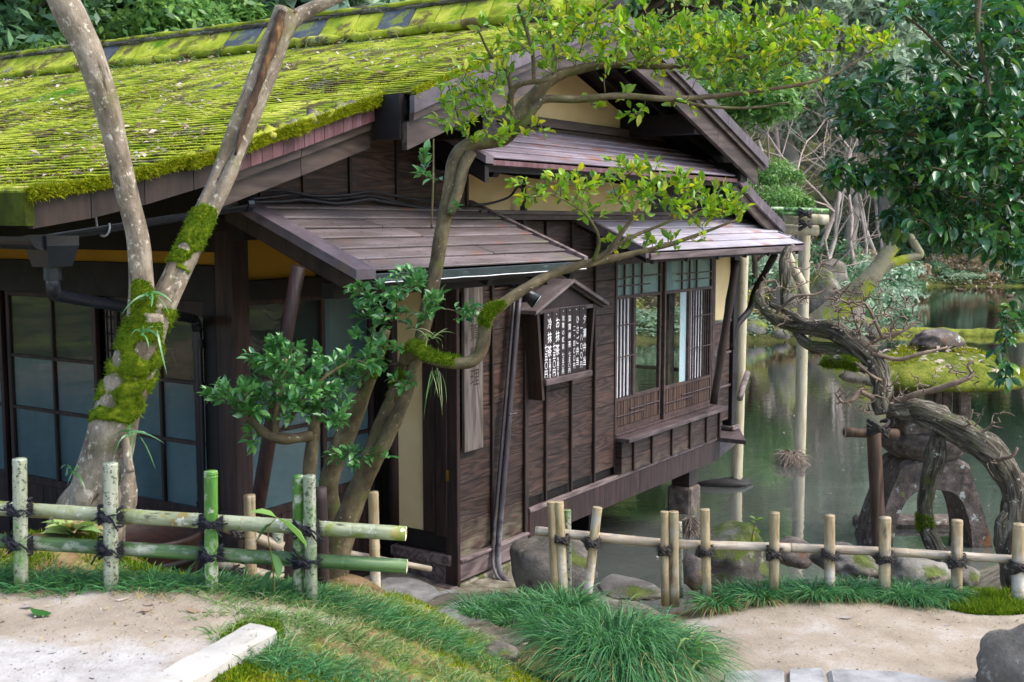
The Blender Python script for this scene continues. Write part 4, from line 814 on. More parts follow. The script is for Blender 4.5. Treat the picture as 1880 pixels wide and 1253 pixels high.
# ================================================================ GROUND
WATER = -.35
cp = []
def C_(x, y, z): p = PZ(x, y, z); cp.append((p[0], p[1], z))
for x, y in ((-200, 1253), (0, 1253), (200, 1253), (330, 1253), (460, 1165), (0, 1130), (200, 1130), (400, 1130), (-200, 1120), (36, 1075), (203, 1090), (387, 1080)): C_(x, y, 1.15)
for X, Y, z in ((-3, 2, 1.15), (-1.5, 1.5, 1.15), (0, 1.5, 1.1), (1.5, 1.5, .85), (3.5, 1.5, .7), (-5, 3, 1.15), (-5, 5, 1.1), (-1.62, 4.5, 1.16), (-2.7, 4.5, 1.0), (-2.15, 4.6, 1.0), (-1.25, 4.4, 1.0), (-1.3, 4.8, .62), (-1.7, 5.0, .6), (-2.2, 5.1, .45),
                (-.8, 4.35, 1.0), (-.75, 5.2, .80), (-.8, 5.9, .35), (-1.8, 5.8, .25), (-2.8, 6.0, .3), (-4, 6.2, .7), (-1.2, 6.6, .12), (-2.4, 7.4, .05), (-4, 8, .1), (-6, 9, .3), (-8, 12, .5),
                (-.35, 4.45, .90), (-.1, 4.9, .48), (-.2, 5.6, .22), (.3, 5.3, .45), (.55, 5.9, .3), (-.3, 3.9, .96), (-.2, 3.3, .97), (.0, 3.8, .84), (.12, 4.4, .64), (.5, 4.9, .58), (.4, 4.2, .68), (.8, 3.4, .78), (1.0, 4.2, .70),
                (0, 7.1, 0), (-.75, 7.4, 0), (-.3, 6.4, .04), (.2, 7.4, -.02), (.35, 6.6, .12), (.9, 6.3, .2), (.9, 7.2, -.05), (-1.5, 8, 0), (-.5, 8.2, 0), (-2.5, 9.5, 0),
                (1.0, 5.0, .68), (2.0, 5.0, .68), (3.0, 5.0, .68), (4.2, 5.0, .68), (1.2, 5.4, .62), (2.0, 5.45, .62), (3.0, 5.45, .64), (4.2, 5.4, .7), (2.0, 4.2, .70), (3.2, 4, .70), (4.5, 3, .7), (6, 4, .8), (6, 6, .8),
                (1.2, 6.2, .1), (2.0, 6.3, .1), (3.0, 6.6, .2), (4.0, 6.8, .4), (1.4, 7.2, -.5), (2.2, 7.4, -.5), (3.0, 7.8, -.3), (3.6, 8.0, .0), (4.4, 8.0, .1), (5.5, 8.4, .3), (7.5, 9, .4), (8, 12, -.4),
                (1.0, 8.5, -.75), (2, 9, -.8), (3.2, 10, -.75), (4.2, 10, -.6), (6, 11, -.8), (1, 12, -1.1), (4, 13, -1.2), (8, 14, -1.3), (0, 10, -.9), (-2, 12, 0), (-5, 14, .5), (1.3, 9.5, -.8)): cp.append((X, Y, z))
cp = np.array(cp)
def tps_fit(P, z, lam=.002):
    n = len(P); d = np.linalg.norm(P[:, None] - P[None], axis=2); K = np.where(d > 0, d * d * np.log(d + 1e-9), 0) + lam * np.eye(n)
    A = np.zeros((n + 3, n + 3)); A[:n, :n] = K; A[:n, n] = 1; A[:n, n + 1:] = P; A[n, :n] = 1; A[n + 1:, :n] = P.T
    return np.linalg.solve(A, np.concatenate([z, [0, 0, 0]]))
_w = tps_fit(cp[:, :2], cp[:, 2])
def TZ(X, Y):
    X = np.atleast_1d(np.asarray(X, float)); Y = np.atleast_1d(np.asarray(Y, float)); q = np.stack([X, Y], -1)
    d = np.linalg.norm(q[:, None] - cp[None, :, :2], axis=2); K = np.where(d > 0, d * d * np.log(d + 1e-9), 0)
    n = len(cp); return K @ _w[:n] + _w[n] + q @ _w[n + 1:]
def tz(x, y): return float(TZ(x, y)[0])
gx = np.concatenate([np.arange(-9, -3, .2), np.arange(-3, 4.5, .04), np.arange(4.5, 10.01, .25)]); gy = np.concatenate([np.arange(1.2, 8.5, .04), np.arange(8.5, 14.01, .2)])
GX, GY = np.meshgrid(gx, gy); gz = TZ(GX.ravel(), GY.ravel())
nz = np.array([mn.noise((a * 2.2, b * 2.2, 0)) * .012 + mn.noise((a * 9, b * 9, 3)) * .004 + mn.noise((a * 30, b * 30, 6)) * .0015 for a, b in zip(GX.ravel(), GY.ravel())])
gz = gz + nz; nx = len(gx); i_, j_ = np.meshgrid(np.arange(len(gy) - 1), np.arange(nx - 1), indexing='ij'); b_ = (i_ * nx + j_).ravel()
# ground material: sand path, mossy banks, dark soil, by place with ragged edges
def ground_mat():
    m = NT('garden_ground'); v = m.vec((1, 1, 1), False, 'Object'); sx = m.n('ShaderNodeSeparateXYZ'); m.l(v, sx.inputs[0]); X, Y, Z = sx.outputs
    n1 = m.noise(v, 2.2, 12, .65); n2 = m.noise(v, 9, 8, .7); n3 = m.noise(v, 60, 4, .7); nb = m.noise(v, 3.0, 10, .7)
    sand = m.ramp(n1, [(.3, hx('#7d7060')), (.5, hx('#998c7a')), (.68, hx('#aea293'))])
    pale = m.ramp(n2, [(.35, hx('#9a958f')), (.65, hx('#b8b4ae'))])
    # pale patch on the left path (nearer the camera) and a pale wash on the right
    d1 = m.math('ADD', m.math('MULTIPLY', Y, -1.0), m.math('MULTIPLY', X, -.12)); d1 = m.math('ADD', d1, m.math('MULTIPLY', nb, .9))
    sand = m.mix(m.math('MULTIPLY', m.step(d1, -2.78, -2.62), .85), sand, pale)
    sand = m.mix(m.math('MULTIPLY', m.step(n1, .52, .66), .45), sand, pale)
    peb = m.step(n3, .66, .72); sand = m.mix(m.math('MULTIPLY', peb, .6), sand, hx('#8c7658'))
    spk = m.step(m.noise(v, 38, 2, .4), .715, .74); sand = m.mix(spk, sand, hx('#3e3022'))
    soil = m.ramp(n2, [(.3, hx('#4c3a28')), (.5, hx('#7a6246')), (.7, hx('#9c8262'))])
    moss = m.ramp(n2, [(.28, hx('#363e18')), (.5, hx('#626a26')), (.68, hx('#8c8436'))])
    bh = m.math('MULTIPLY', m.step(Y, 4.05, 4.35), m.step(X, -.55, -.75)); moss = m.mix(m.math('MULTIPLY', bh, .75), moss, m.ramp(n2, [(.3, hx('#2a2216')), (.6, hx('#4c4a1e'))]))
    gm = m.ramp(n2, [(.3, hx('#3a3a30')), (.5, hx('#77705f')), (.7, hx('#a09a8a'))])
    # path masks: left path Y < 3.95-ish & left of the kerb line, right path
    e = m.math('MULTIPLY_ADD', nb, .8, -.4)
    yl = m.math('ADD', Y, m.math('MULTIPLY', e, .55))
    left = m.math('MULTIPLY', m.step(yl, 3.98, 3.80), m.step(m.math('ADD', X, m.math('MULTIPLY', Y, -.55)), -2.60, -2.64))
    xr = m.math('ADD', X, m.math('MULTIPLY', Y, -.10)); yr = m.math('ADD', Y, m.math('MULTIPLY', e, .35))
    right = m.math('MULTIPLY', m.step(yr, 5.16, 5.02), m.step(m.math('ADD', xr, m.math('MULTIPLY', e, .2)), .18, .28))
    back = m.math('MULTIPLY', m.step(Y, 5.9, 6.1), m.step(Z, .30, .12))
    mm = m.mix(m.step(nb, .42, .56), soil, moss)
    edge = m.step(Y, 4.9, 5.15)
    mm = m.mix(m.math('MULTIPLY', m.step(nb, .62, .46), edge), mm, soil)
    col = m.mix(back, mm, gm); col = m.mix(m.math('MAXIMUM', left, right), col, sand)
    wet = m.step(Z, -.3, -.42); col = m.mix(wet, col, m.ramp(n2, [(.3, hx('#3a3420')), (.6, hx('#6e6040'))]))
    b = m.n('ShaderNodeBsdfPrincipled'); m.l(col, b.inputs['Base Color']); b.inputs['Roughness'].default_value = .92; b.inputs['Specular IOR Level'].default_value = .15
    bp = m.n('ShaderNodeBump'); bp.inputs['Strength'].default_value = .7; bp.inputs['Distance'].default_value = .012
    m.l(m.math('ADD', m.math('ADD', n2, m.math('MULTIPLY', n3, .6)), m.math('MULTIPLY', spk, .4)), bp.inputs['Height']); m.l(bp.outputs[0], b.inputs['Normal']); m.l(b.outputs[0], m.out.inputs[0]); return m.m
M_ground = ground_mat()
g = link('ground', npmesh('ground', np.stack([GX.ravel(), GY.ravel(), gz], 1), np.stack([b_, b_ + 1, b_ + nx + 1, b_ + nx], 1), M_ground, smooth=True)); tag(g, kind='structure')
# ---- land beyond: banks, peninsula, hill
def far_z(X, Y):
    n = mn.noise((X * .12, Y * .12, 0)) * 1.2 + mn.noise((X * .5, Y * .5, 2)) * .25
    # signed distance like measures to the shore lines (positive = on land)
    left = -(X + 3.5) + (Y - 14) * .15 + n if Y < 27 else 99
    pen = min(Y - 26.8 + n * .6, (8.2 + max(0, Y - 28) * .42 + n * .5) - X) if Y > 20 else -9
    far = Y - 49.5 + n
    right = X - 30 - n * 2
    d = max(min(left, 30) if Y < 27 else -9, pen, far, right)
    if d < 0: return WATER - min(.9, -d * .5)
    h = WATER + .32 * min(1, d / .35) + .05 * d
    if d > 3: h += (d - 3) * (.32 if Y > 30 or X > 20 else .22)
    return h + n * .12 * min(1, d)
fx = np.arange(-60, 90, .9); fy = np.concatenate([np.arange(13.8, 60, .6), np.arange(60, 150, 3)])
V = [(x, y, (far_z(x, y) if not (y < 14.5 and -9 < x < 10) else min(far_z(x, y), -1.2 if x > -2 else .1))) for y in fy for x in fx]
nx = len(fx); F = [(j * nx + i, j * nx + i + 1, (j + 1) * nx + i + 1, (j + 1) * nx + i) for j in range(len(fy) - 1) for i in range(nx - 1)]
M_hill = mk('wooded_bank_ground', [(.3, hx('#2e2c1c')), (.45, hx('#474a26')), (.6, hx('#5f5c34')), (.75, hx('#5b4a36'))], .9, detail=12, bump=1, bscale=6, bdist=.2, rough=.95, var=0, spec=.1, layers=[dict(c=hx('#7a8030'), c2=hx('#56602a'), s=.7, d=10, lo=.52, hi=.62)])
hl = link('hillside', mesh('hillside', V, F, M_hill, True)); tag(hl, kind='structure')
skirt = []
for nm, x0, x1, y0, y1 in (('side_ground', -60, -8.9, -20, 14.2), ('side_ground', 9.9, 60, -20, 14.2), ('side_ground', -9.1, 10.1, -20, 1.25)):
    def fn(m):
        m.box((x0, y0, .3), (x1, y1, .68))
    m = MB(); fn(m); o = m.build(nm, M_hill); tag(o, kind='structure')
# ---- the pond
def water_mat():
    m = NT('pond_water'); v = m.vec((1, 2.2, 1), False)
    bp = m.n('ShaderNodeBump'); bp.inputs['Strength'].default_value = .028; bp.inputs['Distance'].default_value = .08
    m.l(m.math('ADD', m.noise(v, 2.2, 4, .55), m.math('MULTIPLY', m.noise(v, 9, 3, .5), .25)), bp.inputs['Height'])
    fr = m.n('ShaderNodeFresnel'); fr.inputs[0].default_value = 1.42; m.l(bp.outputs[0], fr.inputs['Normal'])
    g = m.n('ShaderNodeBsdfGlossy'); g.inputs['Roughness'].default_value = .012; m.l(bp.outputs[0], g.inputs['Normal'])
    d = m.n('ShaderNodeBsdfDiffuse'); m.put(d.inputs[0], m.ramp(m.noise(v, .5, 4), [(.3, hx('#6a726c')), (.7, hx('#8d9389'))]))
    t = m.n('ShaderNodeBsdfTransparent'); t.inputs[0].default_value = (.62, .66, .55, 1)
    a = m.n('ShaderNodeMixShader'); a.inputs[0].default_value = .55; m.l(t.outputs[0], a.inputs[1]); m.l(d.outputs[0], a.inputs[2])
    x = m.n('ShaderNodeMixShader'); m.l(m.math('MULTIPLY', fr.outputs[0], 2.4, clamp=True), x.inputs[0]); m.l(a.outputs[0], x.inputs[1]); m.l(g.outputs[0], x.inputs[2]); m.l(x.outputs[0], m.out.inputs[0]); return m.m
wt = link('pond_water', mesh('pond_water', [(-3.2, 6.3, WATER), (60, 6.3, WATER), (60, 60, WATER), (-3.2, 60, WATER)], [(0, 1, 2, 3)], water_mat())); tag(wt, kind='structure')
# ================================================================ ROCKS
def ico(sub):
    import bmesh
    b = bmesh.new(); bmesh.ops.create_icosphere(b, subdivisions=sub, radius=1); v = [tuple(p.co) for p in b.verts]; f = [tuple(q.index for q in p.verts) for p in b.faces]; b.free(); return np.array(v), f
ICO = {k: ico(k) for k in (2, 3, 4)}
def rockmesh(name, size, seed, mat, sub=4, rough=.22, flat=0.0):
    V, F = ICO[sub]; out = []
    for p in V:
        q = Vector(p); n = mn.noise(q * 1.1 + Vector((seed, 0, 0))) * rough * 1.6 + mn.noise(q * 2.7 + Vector((0, seed, 0))) * rough * .8 + mn.noise(q * 7 + Vector((0, 0, seed))) * rough * .3
        # facet: pull towards a few planes
        for k in range(5):
            rd = random.Random(seed * 13 + k); pl = Vector((rd.uniform(-1, 1), rd.uniform(-1, 1), rd.uniform(-.3, 1))).normalized(); c = q.dot(pl) * (1 + n) - .74
            if c > 0: q = q - pl * c * .6
        q = q * (1 + n); out.append((q.x * size[0], q.y * size[1], q.z * size[2]))
    return mesh(name, out, F, mat, True)
def rock(label, px, py, Y, wpx, hpx, dep, seed, mat=None, sink=.25, group=None, rz=0, sub=4, name='boulder', cat='boulder', rough=.22):
    """px,py = centre of the rock's visible base line"""
    c = PD(px, py, Y); w = wpx * Y / FPX / 2; h = hpx * Y / FPX
    o = link(name, rockmesh(name, (w, dep, h * (1 + sink) / 2 * 1.05), seed, mat or M_rock, sub, rough)); o.location = (c[0], c[1] + dep * .5, c[2] + h * (1 - sink) / 2); o.rotation_euler = (0, 0, rz)
    return tag(o, label, cat, group)
rock('large brown boulder wedged under the corner of the boarded wall', 1010, 1085, 6.9, 175, 88, .35, 3, rough=.15)
rock('grey boulder topped with bright moss behind the low bamboo fence', 1345, 1080, 6.3, 150, 108, .3, 5, M_rockm)
rock('flat pale rock behind the fence below the lattice tree', 1562, 1050, 6.6, 100, 38, .25, 8)
rock('long rounded tan rock left of the right end fence post', 1695, 1075, 6.0, 125, 42, .18, 9)
rock('small round brown stone beside the moss cushion at the right fence post', 1780, 1075, 5.7, 50, 34, .09, 10, sub=3)
rock('dark wet rock beside the twin bamboo posts', 1275, 1075, 6.0, 55, 50, .12, 12, M_lant, sub=3)
rock('dark stone seen under the fence rail left of the lantern', 1462, 1035, 7.2, 80, 38, .2, 14, M_lant, sub=3)
rock('mottled boulder with moss patches at the lower right corner of the path', 1945, 1322, 3.9, 290, 160, .22, 17, M_rock, rough=.18)
rock('little round stone half hidden in moss by the kerb end', 402, 1262, 3.3, 40, 26, .04, 18, sub=3)
rock('moss covered stone between the grass mound and the lily grass', 890, 1235, 4.3, 120, 60, .14, 19, M_rockm, rough=.12)
rock('low brown stone embedded in moss by the grass clump', 915, 1225, 4.12, 80, 42, .08, 20, rough=.1)
for k, (x, y, Y, w, h, d) in enumerate(((1480, 975, 9.5, 150, 16, .4), (1570, 955, 9.9, 120, 14, .3), (1420, 950, 10.2, 90, 14, .3), (1760, 930, 10.8, 110, 16, .4))):
    c = PZ(x, y, WATER - .12); o = link('sunken_stone', rockmesh('sunken_stone', (w * Y / FPX / 2, d, .10), 30 + k, M_rock, 3)); o.location = c; tag(o, ['broad brown stone lying under shallow water left of the lantern', 'submerged tan stone just left of the lantern leg', 'submerged stone nearest the trellis pole reflection', 'submerged stone showing through the lantern arch side'][k], 'stone')
# shoreline rocks of the peninsula
pr = [(1385, 626, 110, 42, 'rounded mossy shoreline rock right of the thick pole'), (1330, 628, 60, 30, 'low mossy shore rock behind the thick pole'), (1440, 628, 90, 30, 'dark mossy rock at the waterline below the twisted branch'), (1502, 628, 70, 26, 'small shoreline rock under the twisted trunk'),
      (1515, 600, 95, 105, 'tall pale lichen covered rock beside the slim pole'), (1450, 600, 80, 120, 'yellow mossy rock between the two poles'), (1560, 610, 70, 90, 'dark angular rock at foot of the leaning mossy tree'), (1530, 520, 60, 45, 'reddish rock on the far bank above pale rock'), (1590, 615, 60, 30, 'low rock where mossy weir meets bank'),
      (1395, 585, 80, 60, 'mossy rock behind curved strut')]
for k, (x, y, w, h, lb) in enumerate(pr):
    Y = 26.9 + (628 - y) * .05; rock(lb, x, y, Y, w, h, .5, 50 + k, M_rockm if k not in (6, 7) else M_rock, sub=3)
wv0 = PZ(1560, 612, WATER); wv1 = PZ(1900, 619, WATER)
m = MB(); n = 40; P = [wv0 + (wv1 - wv0) * i / n for i in range(n + 1)]
for a, b in zip(P, P[1:]):
    pass
m.tube([(p[0], p[1], WATER + .02) for p in [wv0 + (wv1 - wv0) * i / 80 * 1.6 for i in range(81)]], .15, 12, wob=.5, wsc=3.5)
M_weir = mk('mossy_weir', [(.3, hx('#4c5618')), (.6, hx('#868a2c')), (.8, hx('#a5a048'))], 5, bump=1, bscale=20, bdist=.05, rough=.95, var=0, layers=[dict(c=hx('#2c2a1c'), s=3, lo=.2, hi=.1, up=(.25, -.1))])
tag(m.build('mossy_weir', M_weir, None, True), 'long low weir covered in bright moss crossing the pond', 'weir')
# ================================================================ PATH STONES
k0 = PZ(300, 1262, 1.17); k1 = PZ(482, 1158, 1.17)
kr = thing('kerb_stone', 'long pale rounded kerb stone at the edge of the left path', 'kerb', tuple(k0))
def kf(m):
    P = [k0 + (k1 - k0) * t for t in np.linspace(-.15, 1, 14)]; V = []; 
    d = (k1 - k0) / np.linalg.norm(k1 - k0); s = np.array([d[1], -d[0], 0])
    prof_ = [(-.056, -.16), (-.055, .008), (-.047, .017), (0, .019), (.045, .015), (.054, .004), (.058, -.2)]
    for i, p in enumerate(P):
        sc = 1 if i < 13 else .93
        for a, b in prof_: V.append(p + s * a * sc + np.array([0, 0, b * (1 if i < 13 else .9) + .004 * mn.noise((i * .7, a * 9, 0))]))
    n = len(prof_); F = [(i * n + j, i * n + j + 1, (i + 1) * n + j + 1, (i + 1) * n + j) for i in range(13) for j in range(n - 1)]
    F.append(tuple(range(13 * n, 14 * n))); m.add(V, F)
m = MB(); kf(m); m.build('stone', M_kerb, kr)
def slab(label, pts, z, th, mat, name='stepping_stone', cat='stepping stone', group=None, world=None, rd=.28):
    P = world or [PZ(x, y, z) for x, y in pts]; c = sum(P) / len(P); n = 22; o = []
    # round the outline
    Q = []
    for i in range(len(P)):
        a, b, c2 = P[i - 1], P[i], P[(i + 1) % len(P)]; Q += [b + (a - b) * rd, b + (a - b) * rd * .36 + (c2 - b) * rd * .36, b + (c2 - b) * rd]
    k = len(Q); V = [(q[0], q[1], z - th) for q in Q] + [(q[0], q[1], z - .012) for q in Q] + [(c[0] + (q[0] - c[0]) * .94, c[1] + (q[1] - c[1]) * .94, z + .003 * mn.noise((q[0] * 9, q[1] * 9, 0))) for q in Q]
    F = [(r * k + i, r * k + (i + 1) % k, (r + 1) * k + (i + 1) % k, (r + 1) * k + i) for r in range(2) for i in range(k)] + [tuple(range(2 * k, 3 * k))]
    ob = link(name, mesh(name, [np.array(v) - c for v in V], F, mat)); ob.location = c; return tag(ob, label, cat, group)
slab('wide grey entrance slab in front of the door threshold', [(690, 1105), (690, 1060), (760, 1058), (815, 1085), (790, 1112)], .045, .2, M_flag)
slab('narrow grey stepping stone beside the moss mound end', [(745, 1108), (830, 1078), (850, 1088), (772, 1118)], .07, .15, M_flag)
slab('flat brownish stepping stone nearest the wall corner', [(755, 1122), (815, 1085), (880, 1092), (812, 1128)], .075, .15, M_rock)
slab('long pale stepping stone leading to the boulder', [(800, 1120), (850, 1098), (930, 1086), (940, 1094), (870, 1112), (818, 1132)], .095, .15, M_flag)
slab('rounded pale stone at the tip of the moss mound', [(790, 1120), (838, 1116), (846, 1134), (790, 1142)], .12, .15, M_flag)
sgt = ['pale grey paving stone at the bottom edge beside the grass clump', 'middle pale grey paving stone along the bottom edge of the sand path', 'pale grey paving stone at the bottom edge left of the corner boulder']
for lb, pts in zip(sgt, ([(1330, 1232), (1440, 1226), (1442, 1300), (1320, 1300)], [(1448, 1226), (1512, 1224), (1524, 1300), (1450, 1300)], [(1518, 1226), (1660, 1232), (1790, 1262), (1790, 1300), (1532, 1300)])):
    slab(lb, pts, .725, .1, M_flag, 'paving_stone', 'paving stone', rd=.06)
rock('flat pale rock ledge in the grass behind the twin bamboo posts', 1155, 1098, 5.9, 130, 18, .2, 21, M_rock, rough=.2)
# ================================================================ BAMBOO FENCES
def bamboo(m, p, q, r, nodes, seg=16, open_=True):
    """stem with swollen rings at nodes; hollow end"""
    p = np.array(p, float); q = np.array(q, float); L = np.linalg.norm(q - p); ts = [(0, 1.0)]
    for t in nodes: ts += [(t - .012 / L, 1.0), (t - .004 / L, 1.06), (t, .985), (t + .004 / L, 1.05), (t + .012 / L, 1.0)]
    ts += [(.3, 1), (.6, 1), (1.0, 1.0)]; ts = sorted(ts); m.tube([p + (q - p) * t for t, _ in ts], [r * s for _, s in ts], seg, cap=True)
def endring(m, p, d, r):
    """cut end: pale annulus with dark bore"""
    d = Vector(d).normalized(); x = d.orthogonal().normalized(); y = d.cross(x); V = []; n = 16
    for rr, off in ((r * .985, .001), (r * .70, .002), (r * .66, -.03)):
        for k in range(n): t = 2 * math.pi * k / n; V.append(Vector(p) + (x * math.cos(t) + y * math.sin(t)) * rr + d * off)
    m.add(V, [(a * n + k, a * n + (k + 1) % n, (a + 1) * n + (k + 1) % n, (a + 1) * n + k) for a in range(2) for k in range(n)] + [tuple(range(2 * n, 3 * n))])
def lashing(parent, c, r, mat, rr=.0045, tail=.07, seed=0, coils=4):
    rd = random.Random(seed); m = MB()
    for k in range(coils):
        a0 = rd.uniform(-.5, .5); h = rd.uniform(-.016, .016) ; sl_ = rd.uniform(-.9, .9) * r
        m.tube([(c[0] + (r + .006) * math.sin(t), c[1] - (r + .006) * math.cos(t), c[2] + h + sl_ * math.sin(t)) for t in np.linspace(-2.2 + a0, 2.2 + a0, 15)], [rr * (1 + .35 * mn.noise((k, i * 1.7, seed))) for i in range(15)], 6, wob=.5, wsc=120)
    for k in range(3):  # the knot
        ph = rd.uniform(0, 3); m.tube([(c[0] + .014 * math.cos(t + ph) * (1 + k * .2), c[1] - r - .014 - .007 * math.sin(2 * t + k), c[2] + .012 * math.sin(t)) for t in np.linspace(0, 5.5, 12)], rr * 1.15, 6, wob=.6, wsc=130)
    for k in range(3):  # loose ends
        s = rd.choice((-1, 1)) if k else 1; e = rd.uniform(.5, 1) * tail; dz = rd.uniform(-.6, .5) * tail
        m.tube([(c[0] + s * t * e, c[1] - r - .016 + .012 * t, c[2] + dz * t * t + .008 * math.sin(5 * t)) for t in np.linspace(0, 1, 7)], [rr * (1.1 - .2 * t) for t in np.linspace(0, 1, 7)], 6, wob=.7, wsc=110)
    # frayed fibre
    n = 620; th = RG.uniform(-2, 2, n); P = np.stack([c[0] + (r + .006) * np.sin(th), c[1] - (r + .006) * np.cos(th), c[2] + RG.normal(size=n) * .012], 1); D = np.stack([np.sin(th) + RG.normal(size=n) * .9, -np.cos(th) + RG.normal(size=n) * .9, RG.normal(size=n)], 1)
    V, Q, T = blades(n, P, D, RG.uniform(.008, .026, n), np.full(n, .0011), .5); m.add(V, [tuple(t) for t in T])
    return m.build('lashing', mat, parent)
FY = 3.9
f1 = thing('bamboo_fence', 'green bamboo post and rail fence tied with black rope at the left path', 'fence', (PZ(387, 1080, 1.15)[0], FY, 1.15))
railr = [((-60, 930), (745, 980), 14.0, M_grng, [.07, .23, .39, .52, .66, .82, .93]), ((-60, 990), (747, 1040), 13.5, M_grnr, [.02, .15, .40, .58, .72, .86])]
for (a, b, r, mt, nd) in railr:
    p = PD(*a, FY + .05); q = PD(*b, FY + .02); r = r * FY / FPX
    m = MB(); bamboo(m, p, q, r, nd); o = m.build('rail', mt, f1, True); m = MB(); endring(m, q, q - p, r); m.build('cut_end', M_cut, f1)
posts = [(36, 845, 38, 1075, 13, M_spk, [.35]), (203, 853, 203, 1092, 13.5, M_spk, [.55]), (387, 868, 388, 1085, 12.5, M_grn, [.02, .55]), (547, 876, 548, 1085, 10, M_grn, [.6]), (568, 876, 572, 1095, 11.3, M_spk, [.5])]
for k, (x0, y0, x1, y1, r, mt, nd) in enumerate(posts):
    yy = FY - .03 if k != 3 else FY - .01; p = PD(x1, y1, yy); q = PD(x0, y0, yy); rr = r * yy / FPX; p[2] -= .05
    m = MB(); bamboo(m, p, q, rr, [1 - t for t in nd] + [.985], 18); m.build('post', mt, f1, True); m = MB(); endring(m, q, q - p, rr); m.build('cut_end', M_cut, f1)
    if k != 3:
        for j, (a, b, r_, _, _) in enumerate(railr):
            t = (x0 - a[0]) / (b[0] - a[0]); yy2 = a[1] + (b[1] - a[1]) * t; c = PD((x0 + x1) / 2 - (8 if k == 4 else 0), yy2, yy + .02); c[2] += 0; lashing(f1, c, rr + (.016 if k == 4 else .009), M_rope, .0036, .07, k * 7 + j, 10)
# small old fence standing behind it
fb = thing('bamboo_fence', 'brown old bamboo rail and posts behind the green fence near the door corner', 'fence', tuple(PD(458, 1050, 4.9)))
for (x0, y0, x1, y1, Y, r, mt) in ((458, 912, 461, 1062, 4.7, 11, M_tan), (685, 905, 690, 1100, 5.3, 10, M_tan), (510, 980, 512, 1050, 4.8, 10, M_spk), (388, 930, 388, 1020, 5.0, 12, M_tan)):
    p = PD(x1, y1, Y); q = PD(x0, y0, Y); m = MB(); bamboo(m, p, q, r * Y / FPX, [.1, .5, .985]); m.build('post', mt, fb, True); m = MB(); endring(m, q, q - p, r * Y / FPX); m.build('cut_end', M_cut, fb)
for (x0, y0, x1, y1, Y0, Y1, r) in ((395, 962, 520, 1005, 4.75, 4.8, 10), (400, 1035, 520, 1062, 4.75, 4.8, 9), (560, 1000, 790, 1045, 5.1, 5.6, 6)):
    p = PD(x0, y0, Y0); q = PD(x1, y1, Y1); m = MB(); bamboo(m, p, q, r * Y0 / FPX, [.12, .45, .8]); m.build('rail', M_tanr, fb, True)
for x, y in ((440, 978), (443, 1046)): lashing(fb, PD(x, y, 4.72), .024, M_rope2, .004, .02, x, 3)
p = PD(592, 1085, 4.15); q = PD(588, 896, 4.15)
m = MB(); m.tube([p + (q - p) * t for t in np.linspace(0, 1, 9)], .026, 12, wob=.15); tag(m.build('wooden_stake', M_red, None, True), 'dark brown round stake behind the twin green posts', 'stake')
F2 = 5.2
f2 = thing('bamboo_fence', 'pale dry bamboo fence with one rail bordering the sand path before the pond', 'fence', (PZ(1422, 1090, .68)[0], F2, .68))
rp = [(983, 975), (1225, 999), (1450, 1006), (1625, 1013), (1900, 1030)]
for k, (a, b) in enumerate(zip(rp, rp[1:])):
    p = PD(*a, F2 + .03); q = PD(*b, F2 + .03); m = MB(); bamboo(m, p, q, (9 - .2 * k) * F2 / FPX, [.15, .55, .9] if k % 2 else [.05, .4, .75]); m.build('rail', M_tanr, f2, True)
m = MB(); endring(m, PD(983, 975, F2 + .03), (-1, 0, .02), 9 * F2 / FPX); m.build('cut_end', M_cut, f2)
P2 = [(1012, 922, 1020, 1080, 8, 0), (1026, 922, 1036, 1092, 9, 1), (1041, 937, 1043, 1085, 7.5, 0), (1097, 932, 1077, 1088, 9, 1), (1220, 940, 1222, 1092, 8, 1), (1237, 940, 1239, 1094, 9, 0), (1246, 960, 1250, 1078, 6, 0), (1294, 936, 1298, 1080, 9, 1), (1422, 942, 1421, 1080, 9.5, 1), (1523, 947, 1524, 1080, 10, 1), (1625, 951, 1624, 1085, 11, 1), (1757, 956, 1757, 1100, 10.5, 1), (1871, 963, 1869, 1108, 11.5, 1)]
for k, (x0, y0, x1, y1, r, ls) in enumerate(P2):
    yy = F2 - (.02 if k != 2 and k != 6 else -.07); p = PD(x1, y1, yy); q = PD(x0, y0, yy); rr = r * yy / FPX; p[2] -= .05
    m = MB(); bamboo(m, p, q, rr, [.25 + .1 * (k % 3), .62, .975]); m.build('post', M_tan if k not in (2, 6) else M_spk, f2, True)
    m = MB(); endring(m, q, q - p, rr); m.build('cut_end', M_tan, f2)
    if ls:
        yr_ = np.interp(x0, [a[0] for a in rp], [a[1] for a in rp]) + 10; lashing(f2, PD(x0 + (x1 - x0) * .45, yr_, yy + .0), rr + .004, M_rope2, .0042, .035, 40 + k, 6)
